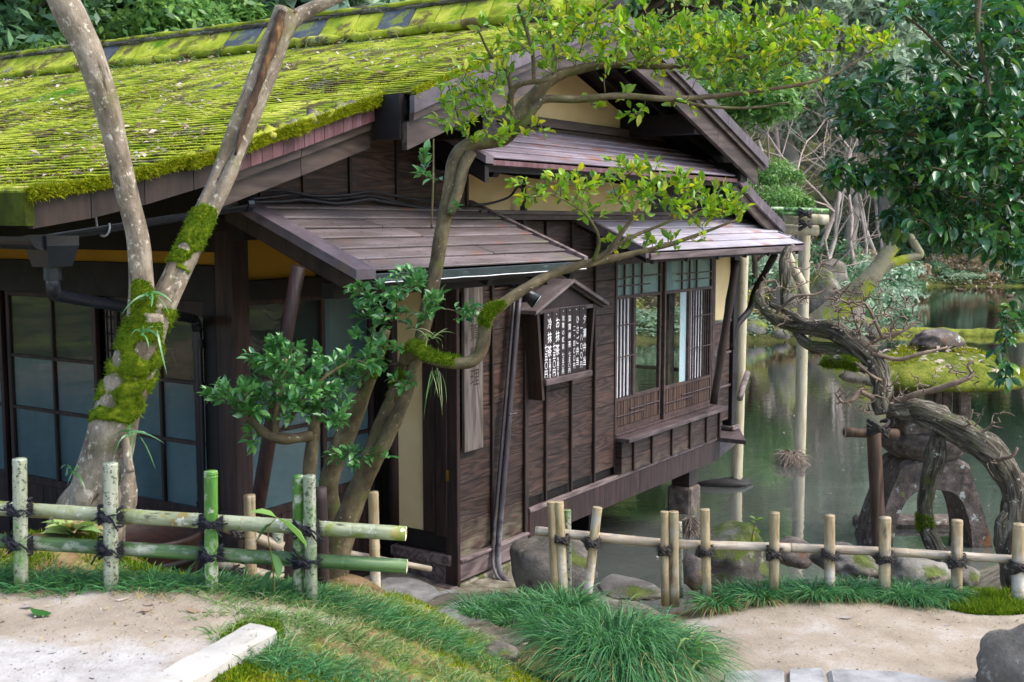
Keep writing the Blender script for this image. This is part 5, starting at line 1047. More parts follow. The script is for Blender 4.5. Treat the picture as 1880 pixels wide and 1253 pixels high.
# ================================================================ STONE LANTERN in the pond
LY = 9.9
def lp(x, y, Y=LY): return PD(x, y, Y)
lc = lp(1692, 1000); lan = thing('stone_lantern', 'squat stone lantern with arched legs and broad moss covered cap standing in the pond', 'lantern', tuple(lc))
sc_ = LY / FPX
def legf(m):
    cx = lc[0]; z0 = lp(1692, 1012)[2] - .1; zt = lp(1692, 832)[2]
    N = 56; out, inn_ = [], []
    for i in range(N + 1):
        t = i / N  # from left foot over the top to right foot
        a = math.pi * (1 - t)
        ex = 3.2; ca, sa = math.cos(a), math.sin(a)
        xo = 118 * sc_ * math.copysign(abs(ca) ** (.62), ca) * (1 - .0 * abs(sa)); zo = z0 + (zt - z0) * abs(sa) ** .75
        xo = math.copysign(min(abs(xo), (122 - 62 * ((zo - z0) / (zt - z0)) ** 1.3) * sc_), ca) if abs(ca) > .02 else xo
        out.append((cx + xo, zo)); hi = z0 + (lp(1692, 888)[2] - z0) * abs(sa) ** .55
        inn_.append((cx + 60 * sc_ * math.copysign(abs(ca) ** .5, ca) * (1 + .25 * (1 - abs(sa))), hi))
    n = N + 1; V = []; dep = [(-.26, .97), (-.20, 1.0), (.20, 1.0), (.26, .97)]
    for d, s in dep:
        for (x, z) in out: V.append((cx + (x - cx) * s, lc[1] + d, z0 + (z - z0) * s))
        for (x, z) in inn_: V.append((x, lc[1] + d, z))
    F = []
    for r in range(3):
        b = r * 2 * n; c = b + 2 * n
        for i in range(N): F += [(b + i, b + i + 1, c + i + 1, c + i), (c + n + i, c + n + i + 1, b + n + i + 1, b + n + i)]
        F += [(b, c, c + n, b + n), (b + N, b + n + N, c + n + N, c + N)]
    for i in range(N): F += [(i + 1, i, n + i, n + i + 1), (6 * n + i, 6 * n + i + 1, 7 * n + i + 1, 7 * n + i)]
    m.add(V, F)
m = MB(); legf(m); m.build('arched_legs', M_lant, lan)
def lathe(m, c, prof_, seg=40, sx=1, sy=1, wob=0):
    V = []
    for r, z in prof_:
        for k in range(seg):
            t = 2 * math.pi * k / seg; w = 1 + wob * mn.noise((math.cos(t) * 1.5, math.sin(t) * 1.5, z * 2)); V.append((c[0] + r * math.cos(t) * sx * w, c[1] + r * math.sin(t) * sy * w, z))
    n = len(prof_); m.add(V, [(i * seg + k, i * seg + (k + 1) % seg, (i + 1) * seg + (k + 1) % seg, (i + 1) * seg + k) for i in range(n - 1) for k in range(seg)] + [tuple(range(seg))[::-1], tuple(range((n - 1) * seg, n * seg))])
Zp = lambda y, Y=LY: lp(1692, y, Y)[2]
m = MB(); lathe(m, lc, [(.28, Zp(836)), (.36, Zp(822)), (.40, Zp(805)), (.40, Zp(795)), (.30, Zp(786)), (.22, Zp(782))], 36, wob=.05); m.build('platform', M_lant, lan, True)
bx = lc[0] + 3 * sc_
for sx, sy in ((-1, -1), (1, -1), (1, 1), (-1, 1)):
    m = MB(); m.box((bx + sx * .22 - .05, lc[1] + sy * .20 - .05, Zp(790)), (bx + sx * .22 + .05, lc[1] + sy * .20 + .05, Zp(700)), .012); m.build('fire_box_post', M_lant, lan)
m = MB(); m.box((bx - .28, lc[1] - .26, Zp(790)), (bx + .28, lc[1] + .26, Zp(768)), .015); m.box((bx - .28, lc[1] - .26, Zp(712)), (bx + .28, lc[1] + .26, Zp(697)), .015); m.build('fire_box', M_lant, lan)
m = MB(); m.box((bx - .03, lc[1] - .24, Zp(768)), (bx + .03, lc[1] - .18, Zp(712)), .01); m.build('fire_box_post', M_lant, lan)
cc = (lp(1712, 690)[0], lc[1] - .05, 0)
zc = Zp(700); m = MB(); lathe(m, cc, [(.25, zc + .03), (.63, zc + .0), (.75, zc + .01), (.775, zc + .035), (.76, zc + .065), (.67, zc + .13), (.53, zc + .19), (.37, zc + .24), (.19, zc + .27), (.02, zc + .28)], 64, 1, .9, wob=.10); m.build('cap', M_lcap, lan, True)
kn = link('cap_stone', rockmesh('cap_stone', (.21, .17, .11), 77, M_lant, 4, .15), lan); kn.location = np.array((cc[0] + .0, cc[1] - .02, zc + .35)) - org(lan)
m = MB(); m.box((lc[0] - .42, lc[1] + .35, -.7), (lc[0] + .5, lc[1] + .65, -.28), .03); m.build('stone_base', M_lant, lan)
n = 9000; th = RG.uniform(0, 2 * np.pi, n); rr = np.sqrt(RG.uniform(.02, 1, n)); P = np.stack([cc[0] + rr * .75 * np.cos(th), cc[1] + rr * .66 * np.sin(th), zc + .07 + .235 * (1 - rr ** 2.2)], 1); kk = np.array([mn.noise((p[0] * 3, p[1] * 3, 1)) > -.08 or r_ > .9 for p, r_ in zip(P, rr)]); P = P[kk]; n = len(P)
D = np.stack([np.cos(th[kk]) * rr[kk] + RG.normal(size=n) * .5, np.sin(th[kk]) * rr[kk] + RG.normal(size=n) * .5, np.ones(n)], 1)
blade_obj('cap_moss', M_fuzz, lan, [blades(n, P, D, RG.uniform(.012, .035, n), RG.uniform(.008, .016, n), .4)])
n = 220; th = RG.uniform(0, 2 * np.pi, n); rr = RG.uniform(.15, .9, n); blade_obj('leaf_litter', L_dead, lan, [litter(n, np.stack([cc[0] + rr * .68 * np.cos(th), cc[1] + rr * .6 * np.sin(th), zc + .09 + .24 * (1 - rr ** 2.2)], 1), .05)])
# ================================================================ POLES AND TRELLIS in the pond
M_pole = mk('pale_pole_wood', [(.3, hx('#8f8468')), (.5, hx('#aca284')), (.7, hx('#c6bea6'))], 5, (3, 3, .4), bump=.3, rough=.7, var=.05, layers=[dict(c=hx('#6c5c40'), s=5, st=(2, 2, .5), lo=.6, hi=.72), dict(c=hx('#2c2820'), s=2, lo=.3, hi=.2, z=(.1, -.3))])
tr = thing('trellis', 'pale log trellis of two poles with log and bamboo crossbars above the pond', 'trellis', tuple(PZ(1352, 890, WATER)))
for (x0, y0, x1, y1, Y, r) in ((1364, 440, 1352, 890, 12.03, 11), (1478, 395, 1468, 842, 13.4, 10.5)):
    p = PZ(x1, y1, WATER); q = PD(x0, y0, p[1]); p = p - (q - p) * .25
    m = MB(); m.tube([p + (q - p) * t for t in np.linspace(0, 1, 14)], r * Y / FPX, 14, wob=.08); m.build('pole', M_pole, tr, True)
for (x0, y0, x1, y1, Y, r, mt, nm) in ((1425, 421, 1502, 424, 13.2, 9.5, M_pole, 'crossbar'), (1438, 401, 1520, 404, 13.1, 9.5, M_pole, 'crossbar'), (1380, 384, 1492, 387, 13.2, 5, M_grn, 'bamboo_bar'), (1432, 392, 1482, 394, 13.0, 4, M_grn, 'bamboo_bar'), (1440, 385, 1521, 388, 13.0, 4.5, M_grn, 'bamboo_bar')):
    p = PD(x0, y0, Y); q = PD(x1, y1, Y); m = MB()
    if mt is M_grn: bamboo(m, p, q, r * Y / FPX, [.3, .7])
    else: m.tube([p + (q - p) * t for t in np.linspace(0, 1, 6)], r * Y / FPX, 14, wob=.06)
    m.build(nm, mt, tr, True)
    m = MB(); endring(m, q, q - p, r * Y / FPX * .9); m.build('cut_end', M_cut, tr)
for x, y in ((1478, 392), (1478, 412)): lashing(tr, PD(x, y, 12.95), .06, M_rope2, .01, .06, x + y, 6)
for lb, x, y, w in (('shaggy root tuft standing in water beside slim pole', 1452, 843, 56), ('brown root tuft beside the stone pier under the house', 1266, 975, 34)):
    c = PZ(x, y + 8, WATER) if x > 1300 else PD(x, y + 8, 8.6); s = w * c[1] / FPX / 2; n = 900; th = RG.uniform(0, 2 * np.pi, n); rr = s * np.sqrt(RG.uniform(0, 1, n))
    P = np.stack([c[0] + rr * np.cos(th) * .5, c[1] + rr * np.sin(th) * .5, c[2] + RG.uniform(.02, .14, n)], 1); D = np.stack([np.cos(th), np.sin(th), RG.normal(size=n) * .3 + .5], 1)
    o = blade_obj('root_tuft', L_root, None, [blades(n, P, D, RG.uniform(.5, 1.1, n) * s, np.full(n, .008), .3, 3, 1.1)], None); tag(o, lb, 'root tuft')
p = PZ(1345, 893, WATER); o = link('wet_log', rockmesh('wet_log', (.3, .1, .09), 91, M_dark, 3)); o.location = PZ(1328, 892, WATER); tag(o, 'black wet stump in the water at foot of thick pole', 'stump')
for lb, (a, b) in (('sunken bamboo pole lying under the water by the thick pole', ((1360, 888), (1440, 850))), ('second sunken bamboo pole closer to the shore', ((1362, 872), (1420, 848)))):
    p = PZ(*a, WATER - .06); q = PZ(*b, WATER - .03); m = MB(); bamboo(m, p, q, .03, [.3, .6]); tag(m.build('sunken_bamboo', M_tan, None, True), lb, 'bamboo pole')
n = 260; wx = RG.uniform(.8, 9, n); wy = 7.6 + 12 * RG.uniform(0, 1, n) ** 1.6; tag(blade_obj('floating_leaves', L_dead, None, [litter(n, np.stack([wx, wy, np.full(n, WATER + .006)], 1), .03)]), 'tiny pale leaves floating on the pond', 'litter')
# ducks far out on the pond
def duck(lb, x, y, rz_):
    c = PZ(x, y, WATER); t = thing('duck', lb, 'duck', tuple(c), rz_, 'ducks on the far pond')
    o_ = org(t); m = MB(); m.tube([o_ + .6 * np.array(p) for p in ((-.26, 0, .12), (-.18, 0, .08), (0, 0, .06), (.14, 0, .08), (.2, 0, .13))], [.012, .042, .06, .048, .024], 12); m.build('body', M_twigd, t, True)
    m = MB(); m.tube([o_ + .6 * np.array(p) for p in ((.16, 0, .1), (.2, 0, .2), (.22, 0, .25), (.28, 0, .25), (.36, 0, .235))], [.03, .021, .03, .024, .007], 10); m.build('head', M_pole, t, True)
duck('duck swimming nearest the right edge of the far pond', 1854, 546, .3); duck('leftmost duck on the far pond', 1762, 534, 2.8); duck('middle duck of the far pond group', 1792, 533, 1.2); duck('faint duck by the far shoreline', 1816, 530, .4)
# ================================================================ TREES AND PLANTS
def leafmesh(name, mat, w=.42, fold=.12, curl=.10, wide=.45):
    """a folded pointed leaf, 1 long, pointing +y, 8 triangles"""
    rows = [(0, .0, 0), (.28, w * .42, .5), (.60, w * .5, .9), (.86, w * .22, .4)]
    V = [(0, 0, 0)]; 
    for y, h, _ in rows[1:]: z = -curl * y * y; V += [(-h, y, z + fold * h * 2), (0, y, z), (h, y, z + fold * h * 2)]
    V.append((0, 1.0, -curl * 1.25)); F = [(0, 2, 1), (0, 3, 2)]
    for r in range(2):
        a = 1 + r * 3; F += [(a, a + 1, a + 4, a + 3), (a + 1, a + 2, a + 5, a + 4)]
    F += [(7, 8, 10), (8, 9, 10)]
    return V, F
LV = [np.array(leafmesh('x', None, w, fo, cu)[0]) for w, fo, cu in ((.46, .25, .12), (.54, .15, .25), (.42, .4, .05))]; LF = leafmesh('x', None)[1]
LQ = np.array([f for f in LF if len(f) == 4]); LT = np.array([f for f in LF if len(f) == 3])
def frames(D, tilt):
    """orthonormal frames: y along D, z roughly up with random roll"""
    D = D / np.linalg.norm(D, axis=1, keepdims=True); n = len(D); up = np.array([0, 0, 1.]) + RG.normal(size=(n, 3)) * tilt
    X = np.cross(D, up); X /= np.linalg.norm(X, axis=1, keepdims=True) + 1e-9; Z = np.cross(X, D); return X, D, Z
def put_leaves(root, mat, P, D, S, tilt=.45, solo=300, name='leaf'):
    """the leaves nearest the camera become parts, the rest one mesh"""
    X, Y, Z = frames(D, tilt); o_ = org(root); n = len(P)
    px = P @ np.array([0, 1, 0]); scr = np.stack([P[:, 0] / px * FPX + 940, 626 - (P[:, 2] - CH) / px * FPX - 221], 1)
    vis = (scr[:, 0] > 0) & (scr[:, 0] < 1880) & (scr[:, 1] > 0) & (scr[:, 1] < 1253)
    order = np.argsort(np.where(vis, px / S, 1e6)); solo_i = order[:solo]; rest = order[solo:]
    key = [mesh('leaf', v, LF, mat, True) for v in LV]
    for c, i in enumerate(solo_i):
        M = Matrix(((X[i][0] * S[i], Y[i][0] * S[i], Z[i][0] * S[i], P[i][0] - o_[0]), (X[i][1] * S[i], Y[i][1] * S[i], Z[i][1] * S[i], P[i][1] - o_[1]), (X[i][2] * S[i], Y[i][2] * S[i], Z[i][2] * S[i], P[i][2] - o_[2]), (0, 0, 0, 1)))
        o = bpy.data.objects.new(name, key[c % 3]); COL.objects.link(o); o.parent = root; o.matrix_local = M
    if len(rest):
        vs, qs, ts = [], [], []
        k = len(LV[0]); off = 0
        for t in range(3):
            r = rest[t::3]; v = LV[t]
            W_ = P[r][:, None] - o_ + S[r][:, None, None] * (v[None, :, 0:1] * X[r][:, None] + v[None, :, 1:2] * Y[r][:, None] + v[None, :, 2:3] * Z[r][:, None])
            b = off + (np.arange(len(r)) * k)[:, None, None]; vs.append(W_.reshape(-1, 3)); qs.append((LQ[None] + b).reshape(-1, 4)); ts.append((LT[None] + b).reshape(-1, 3)); off += len(r) * k
        o = link('foliage', npmesh('foliage', np.concatenate(vs), np.concatenate(qs), mat, np.concatenate(ts), True), root); o['kind'] = 'stuff'
def grow(skel, attr, step=.05, jit=.25, lift=.0):
    """twigs: every attractor is joined to the nearest wood so far; returns chains of points"""
    N = list(np.array(skel)[:, :3]); A = np.array(attr); S0 = np.array(N)
    d0 = np.min(np.linalg.norm(A[:, None] - S0[None], axis=2), axis=1); order = np.argsort(d0); chains = []; arr = np.array(N)
    for i in order:
        a = A[i]; dv = arr - a; dist = np.linalg.norm(dv, axis=1); j = int(np.argmin(dist + np.maximum(0, dv[:, 2]) * .6)); s = arr[j]; L = np.linalg.norm(a - s)
        if L < step * .5: continue
        n = max(2, int(L / step)); mid = (a + s) / 2 + RG.normal(size=3) * L * jit * .5 + np.array([0, 0, -lift * L]); ch = [s + (mid - s) * 2 * t * (1 - t) * 1 + (a - s) * t * t if False else (1 - t) ** 2 * s + 2 * t * (1 - t) * mid + t * t * a for t in np.linspace(0, 1, n + 1)]
        ch = [c + (RG.normal(size=3) * step * .07 if 0 < k < n else 0) for k, c in enumerate(ch)]
        chains.append(np.array(ch)); arr = np.vstack([arr, ch[1:]])
    return chains
def twigs(root, chains, mat, r0, r1, name='twig', seg=4):
    m = MB()
    for c in chains:
        L = len(c); w = min(1, .45 + L * .07); m.tube(c, [(r0 * (1 - k / (L - 1)) + r1 * k / (L - 1)) * w for k in range(L)], seg, cap=False)
    o = m.build(name, mat, root, True); o['kind'] = 'stuff'; return o
def anchors(chains, per, spread, last=.6, up=.35, side=.9):
    P, D = [], []
    for c in chains:
        L = len(c); t = (c[-1] - c[max(0, L - 3)]); t = t / (np.linalg.norm(t) + 1e-9)
        k = per + RG.integers(-1, 2)
        for q in range(k):
            f = 1 - last * q / k; i = min(L - 2, int(f * (L - 1))); p = c[i] + (c[i + 1] - c[i]) * (f * (L - 1) - i)
            s = np.cross(t, RG.normal(size=3)); s = s / (np.linalg.norm(s) + 1e-9); d = t * (.9 - .5 * q / k) + s * side * (.5 + .5 * q / k) + np.array([0, 0, up]); P.append(p + RG.normal(size=3) * spread); D.append(d)
    return np.array(P), np.array(D)
def region(cx, cy, rx, ry, Y, ry_, n):
    out = []
    while len(out) < n:
        a, b, c = RG.uniform(-1, 1, 3)
        if a * a + b * b + c * c < 1: out.append(PD(cx + rx * a, cy + ry * b, Y + ry_ * c))
    return out
def limb(root, rows, mat, n=6, seg=14, wob=.10, wsc=9, name='branch', mod=None):
    k = .87 if mat is M_bark3 else (.9 if root.name.startswith('garden_tree') else 1); P = pxpath([(a, b, c, d * k) for a, b, c, d in rows], n); m = MB(); m.tube([p[:3] for p in P], P[:, 3], seg, wob=wob, wsc=wsc, mod=mod); m.build(name, mat, root, True); return P
def mosspatch(root, P, i0, i1, n, L, side=None, mat=None, thr=-.15, name='moss'):
    """fuzzy moss on a stretch of a limb path P (rows x,y,z,r)"""
    t = RG.uniform(i0, i1, n); k = t.astype(int).clip(0, len(P) - 2); f = (t - k)[:, None]; c = P[k] * (1 - f) + P[k + 1] * f; T = P[k + 1, :3] - P[k, :3]; T /= np.linalg.norm(T, axis=1, keepdims=True)
    d = np.cross(T, RG.normal(size=(n, 3))); d /= np.linalg.norm(d, axis=1, keepdims=True)
    if side is not None: d = d * np.sign((d @ np.array(side)))[:, None]
    pos = c[:, :3] + d * c[:, 3:4] * .99
    ed = np.minimum(t - i0, i1 - t) / max(1e-3, (i1 - i0)) * 4
    keep = np.array([mn.noise((p[0] * 16, p[1] * 16, p[2] * 16)) + min(e, 1) * .5 > .25 + thr for p, e in zip(pos, ed)]); pos, d = pos[keep], d[keep]; n = len(pos)
    V, Q, T_ = blades(n, pos, d + np.array([0, 0, -.3]), RG.uniform(.5, 1.5, n) * L, RG.uniform(.003, .006, n), .7); return V, Q, T_
def mossshell(root, P, i0, i1, thr=-.15, side=None, th=.12, step=.34):
    """a lumpy skin that stands proud of the limb where the moss grows and dips inside it elsewhere"""
    n = int((i1 - i0) / step); Q_ = []
    for i in range(n + 1):
        t = i0 + (i1 - i0) * i / n; k = min(int(t), len(P) - 2); Q_.append(P[k] * (1 - (t - k)) + P[k + 1] * (t - k))
    def md(t, d, r):
        c = Q_[int(round(t * n))]; p = Vector(c[:3]) + d * r; e = min(t, 1 - t) * 4; q = mn.noise(p * 16) + min(e, 1) * .5 - .25 - thr
        if side is not None: q -= max(0, .2 - d.dot(Vector(side).normalized())) * 2
        return r * (1 + th * max(-1.6, min(1, q * 5))) + .004 * mn.noise(p * 90) * (1 if q > 0 else 0)
    m = MB(); m.tube([q[:3] for q in Q_], [q[3] for q in Q_], 44, mod=md); m.build('moss_cushion', M_mossb, root, True, 'stuff')
M_mossb = mk('trunk_moss', [(.3, hx('#2e3a0c')), (.5, hx('#5a6e12')), (.7, hx('#868c22'))], 26, detail=9, bump=1.0, bscale=160, bdist=.012, rough=.95, var=0, spec=.1)
M_twigm = mk('mid_twig_bark', [(.3, hx('#3c3026')), (.7, hx('#7c6c58'))], 20, bump=.3, rough=.8, var=.1)
# ---- forked tree in front of the roof
ft = thing('forked_tree', 'pale barked tree forking in a V with moss on its trunk behind the green fence', 'tree', tuple(PD(175, 960, 4.55)))
TR = limb(ft, [(150, 1010, 4.62, 72), (165, 950, 4.6, 66), (178, 905, 4.57, 54), (190, 850, 4.55, 45), (207, 780, 4.52, 42), (230, 715, 4.5, 42), (252, 655, 4.48, 41), (266, 605, 4.47, 36), (276, 570, 4.46, 26)], M_bark1, 7, 28, .16, 7, 'trunk')
A1 = limb(ft, [(256, 640, 4.48, 28), (259, 580, 4.46, 25), (259, 500, 4.44, 21), (252, 430, 4.42, 20), (234, 360, 4.4, 20.5), (214, 270, 4.38, 21.5), (195, 190, 4.36, 23), (168, 110, 4.34, 25), (136, 40, 4.32, 27), (100, -30, 4.3, 26), (60, -110, 4.3, 24)], M_bark1, 7, 24, .10, 8)
axd = Vector((-.25, -1, .1)).normalized()
def groove(t, d, r):
    k = d.dot(Vector((-.05, -1, .12)).normalized())
    if .34 < t < .93 and k > .90:
        e = min(1, (t - .34) / .1, (.93 - t) / .04); return r * (1 - .42 * e * min(1, (k - .90) / .05))
    if .20 < t < .27 and d.dot(Vector((.35, -1, 0)).normalized()) > .9: return r * .7
    return r
A2 = limb(ft, [(272, 640, 4.5, 26), (286, 585, 4.5, 26), (316, 520, 4.54, 24), (352, 447, 4.6, 22.5), (383, 380, 4.65, 22), (412, 318, 4.68, 22.5), (446, 232, 4.72, 23.5), (482, 140, 4.78, 24), (508, 72, 4.82, 24), (528, 22, 4.85, 23)], M_bark1, 9, 40, .10, 8, 'branch', groove)
limb(ft, [(520, 60, 4.84, 14), (545, 32, 4.86, 14), (590, 8, 4.9, 12), (640, -15, 4.95, 11), (700, -50, 5.0, 10)], M_bark1, 6, 16, .08)
cr = pxpath([(432, 285, 4.60, 2), (446, 236, 4.645, 6), (462, 190, 4.68, 7.5), (478, 145, 4.70, 7.5), (496, 95, 4.735, 8), (512, 45, 4.77, 9), (517, 22, 4.79, 8)], 6)
M_hollow = mk('dark_hollow_wood', [(.3, hx('#1a120c')), (.55, hx('#4a3420')), (.8, hx('#9a6f38'))], 9, (3, 3, .4), bump=.8, bdist=.01, rough=.85, var=0)
m = MB(); m.tube([p[:3] for p in cr], cr[:, 3], 10, wob=.5, wsc=30); m.build('hollow', M_hollow, ft, True)
m = MB(); c = A2[-1]; m.tube([c[:3], c[:3] + np.array([.003, 0, .012])], [c[3] * .98, c[3] * .8], 16, wob=.3, wsc=30); m.build('cut_stump', M_hollow, ft)
for rows in ([(172, 900, 4.5, 26), (150, 940, 4.48, 24), (120, 975, 4.45, 20), (100, 1010, 4.45, 16)], [(215, 880, 4.5, 16), (228, 850, 4.45, 12), (236, 900, 4.42, 14), (232, 960, 4.42, 14)], [(238, 866, 4.42, 8), (234, 840, 4.43, 9), (228, 800, 4.47, 7), (224, 775, 4.49, 5)]): limb(ft, rows, M_bark1, 5, 14, .35, 22, 'root')
g_ = []
mossshell(ft, TR, 28, 46, .02, (.25, -1, 0)); mossshell(ft, TR, 38, 55, -.12, (.2, -1, 0)); mossshell(ft, A1, 0, 15, -.05, (.9, -.5, 0)); mossshell(ft, A2, 21, 36, .06, (-.1, -1, 0), .1); mossshell(ft, A2, 3, 14, .05, (.6, -1, 0))
g_.append(mosspatch(ft, TR, 28, 46, 16000, .008, (.25, -1, 0), thr=.02)); g_.append(mosspatch(ft, TR, 38, 55, 13000, .009, (.2, -1, 0), thr=-.12)); g_.append(mosspatch(ft, A1, 0, 15, 11000, .009, (.9, -.5, 0), thr=-.05))
g_.append(mosspatch(ft, A2, 21, 36, 12000, .006, (-.1, -1, 0), thr=.06)); g_.append(mosspatch(ft, A2, 3, 14, 6000, .008, (.6, -1, 0), thr=.05))
blade_obj('moss', M_mossg, ft, g_)
# strap ferns growing on it
def straps(root, c, n, L, w, spread=1.0, up=.5, droop=.9, mat=None, name='fern'):
    d = RG.normal(size=(n, 3)) * spread; d[:, 1] -= .3; d[:, 2] = np.abs(d[:, 2]) * .4 + up
    return blade_obj(name, mat or L_bush, root, [blades(n, np.array(c) + RG.normal(size=(n, 3)) * .01, d, RG.uniform(.6, 1.1, n) * L, np.full(n, w), .15, 5, droop)], None)
for (x, y, Y, n, L, up) in ((272, 545, 4.4, 9, .13, .5), (262, 610, 4.38, 7, .11, .3), (238, 795, 4.4, 9, .15, .1), (135, 868, 4.45, 7, .13, .3), (290, 600, 4.42, 5, .12, -.4)): straps(ft, PD(x, y, Y), n, L, .010, .8, up)
# ---- the azalea like tree with bright canopy in front of the gable
mt_ = thing('garden_tree', 'slender multi stemmed tree with fresh green leaves arching over the tea house gable', 'tree', tuple(PD(640, 1040, 5.25)))
S1 = limb(mt_, [(618, 1060, 5.3, 26), (618, 1005, 5.32, 22), (608, 945, 5.35, 20), (604, 880, 5.35, 20), (628, 815, 5.34, 22), (654, 755, 5.32, 19), (674, 700, 5.3, 17), (690, 650, 5.3, 16), (708, 605, 5.3, 12)], M_bark2, 6, 20, .25, 12, 'trunk')
S2 = limb(mt_, [(612, 1060, 5.15, 32), (620, 1010, 5.15, 29), (636, 960, 5.15, 25), (656, 905, 5.15, 22), (676, 850, 5.16, 19), (694, 795, 5.17, 16), (716, 742, 5.18, 14), (735, 692, 5.2, 14), (748, 640, 5.2, 12)], M_bark2, 6, 20, .18, 12, 'trunk')
S3 = limb(mt_, [(664, 900, 5.15, 15), (688, 850, 5.12, 15), (710, 805, 5.1, 15), (739, 740, 5.1, 15), (765, 655, 5.1, 14.5), (786, 560, 5.1, 15.5), (803, 475, 5.12, 15), (816, 400, 5.15, 15), (828, 335, 5.18, 15), (837, 292, 5.2, 16), (858, 268, 5.22, 15), (895, 260, 5.25, 15), (930, 250, 5.28, 16), (950, 222, 5.3, 15), (958, 200, 5.32, 15), (985, 172, 5.35, 14), (1015, 143, 5.4, 12.5), (1060, 128, 5.45, 10), (1120, 118, 5.5, 8), (1200, 122, 5.55, 6), (1290, 118, 5.6, 4.5), (1380, 100, 5.65, 3), (1450, 70, 5.7, 2)], M_bark2, 6, 20, .12, 14)
S3b = limb(mt_, [(826, 395, 5.12, 9), (843, 345, 5.14, 11), (853, 305, 5.16, 12), (866, 280, 5.18, 11)], M_bark2, 5, 14, .2, 14)
B0 = limb(mt_, [(940, 245, 5.26, 10), (965, 222, 5.24, 9), (985, 195, 5.24, 8), (1003, 182, 5.25, 8), (1060, 183, 5.28, 7.5), (1140, 176, 5.3, 6.5), (1230, 182, 5.35, 6), (1320, 176, 5.4, 5), (1400, 166, 5.42, 4.2), (1470, 155, 5.45, 3.4), (1530, 138, 5.5, 2.6), (1580, 108, 5.55, 2), (1625, 78, 5.6, 1.2)], M_bark2, 6, 12, .1, 14)
limb(mt_, [(1240, 184, 5.34, 4), (1300, 196, 5.33, 3.2), (1380, 198, 5.33, 2.4), (1450, 188, 5.35, 1.4)], M_bark2, 5, 8)
B1 = limb(mt_, [(945, 232, 5.26, 9), (938, 205, 5.24, 8), (938, 175, 5.22, 7), (955, 155, 5.2, 6), (1000, 148, 5.18, 5), (1020, 140, 5.18, 4)], M_bark2, 5, 12)
B2 = limb(mt_, [(940, 180, 5.22, 5), (930, 130, 5.2, 4), (900, 100, 5.18, 3), (880, 60, 5.15, 2)], M_bark2, 5, 8)
B3 = limb(mt_, [(980, 150, 5.2, 4), (978, 100, 5.2, 4), (965, 50, 5.18, 3.5), (950, 10, 5.15, 3)], M_bark2, 5, 8)
B4 = limb(mt_, [(1015, 145, 5.3, 4), (1020, 105, 5.3, 3.5), (1008, 55, 5.3, 3)], M_bark2, 5, 8)
ML = limb(mt_, [(742, 665, 5.1, 13), (762, 640, 5.05, 17), (785, 655, 5.0, 15), (815, 664, 4.97, 13), (850, 667, 4.95, 13), (876, 655, 4.95, 13.5), (888, 628, 4.95, 14), (890, 598, 4.95, 14), (902, 574, 4.95, 14), (925, 556, 4.97, 12), (965, 530, 5.0, 10.5), (1010, 505, 5.05, 9), (1060, 488, 5.1, 8.5), (1110, 478, 5.15, 8), (1160, 466, 5.2, 6), (1220, 452, 5.25, 5), (1290, 428, 5.3, 3.5), (1350, 405, 5.35, 2)], M_bark2, 6, 18, .2, 16)
M2_ = limb(mt_, [(1080, 484, 5.12, 6), (1115, 462, 5.12, 5.5), (1140, 430, 5.12, 4.5), (1165, 395, 5.12, 3.5), (1195, 360, 5.12, 2)], M_bark2, 5, 8)
M3_ = limb(mt_, [(1105, 475, 5.15, 5), (1150, 440, 5.2, 4), (1210, 415, 5.25, 3), (1280, 385, 5.3, 2)], M_bark2, 5, 8)
M4_ = limb(mt_, [(1090, 480, 5.1, 4.5), (1100, 440, 5.05, 3.5), (1080, 400, 5.0, 2.5), (1040, 370, 5.0, 1.6), (980, 345, 5.0, 1)], M_bark2, 5, 8)
limb(mt_, [(792, 420, 5.05, 2.5), (795, 340, 5.03, 2.2), (796, 255, 5.0, 1.4)], M_bark2, 4, 6)
at = region(1010, 60, 100, 70, 5.25, .35, 85) + region(1130, 70, 100, 62, 5.4, .4, 95) + region(1260, 85, 110, 65, 5.5, .4, 120) + region(1390, 75, 105, 62, 5.6, .4, 110) + region(1500, 75, 85, 55, 5.6, .3, 65) + region(1600, 75, 50, 35, 5.6, .2, 26) + region(1060, -30, 130, 50, 5.3, .4, 50) + region(1300, -20, 200, 45, 5.5, .4, 90) + \
     region(905, 110, 50, 80, 5.2, .2, 30) + region(1180, 190, 130, 25, 5.35, .2, 12) + region(1400, 150, 120, 25, 5.45, .2, 22)
sk_ = np.vstack([S3[70:], B0, B1, B2, B3, B4])
ch1 = grow(sk_, at, .045, .30)
at2 = region(870, 200, 65, 35, 5.2, .15, 24) + region(840, 150, 50, 40, 5.15, .15, 16) + region(830, 225, 40, 25, 5.15, .1, 10) + region(905, 250, 60, 18, 5.15, .1, 8) + region(985, 235, 60, 18, 5.2, .1, 5)
ch2 = grow(np.vstack([S3[60:90], B2]), at2, .045, .25)
at3 = region(1150, 350, 150, 60, 5.15, .25, 90) + region(1280, 370, 100, 45, 5.3, .25, 60) + region(1010, 345, 80, 30, 5.0, .12, 22) + region(1200, 440, 120, 25, 5.25, .15, 18) + region(1340, 385, 60, 25, 5.35, .15, 18)
ch3 = grow(np.vstack([ML[70:], M2_, M3_, M4_]), at3, .045, .28)
at4 = region(755, 515, 60, 22, 5.05, .12, 16) + region(710, 565, 55, 50, 5.1, .18, 34) + region(790, 560, 50, 35, 5.0, .12, 12) + region(860, 570, 40, 20, 5.0, .08, 5) + region(680, 640, 55, 40, 5.05, .15, 20) + region(640, 690, 45, 25, 5.05, .1, 10) + region(735, 705, 25, 15, 5.0, .06, 5) + region(650, 840, 65, 14, 5.0, .08, 10) + region(780, 300, 14, 36, 5.05, .04, 6) + region(845, 385, 10, 10, 5.05, .03, 2) + region(660, 530, 25, 10, 5.1, .06, 4)
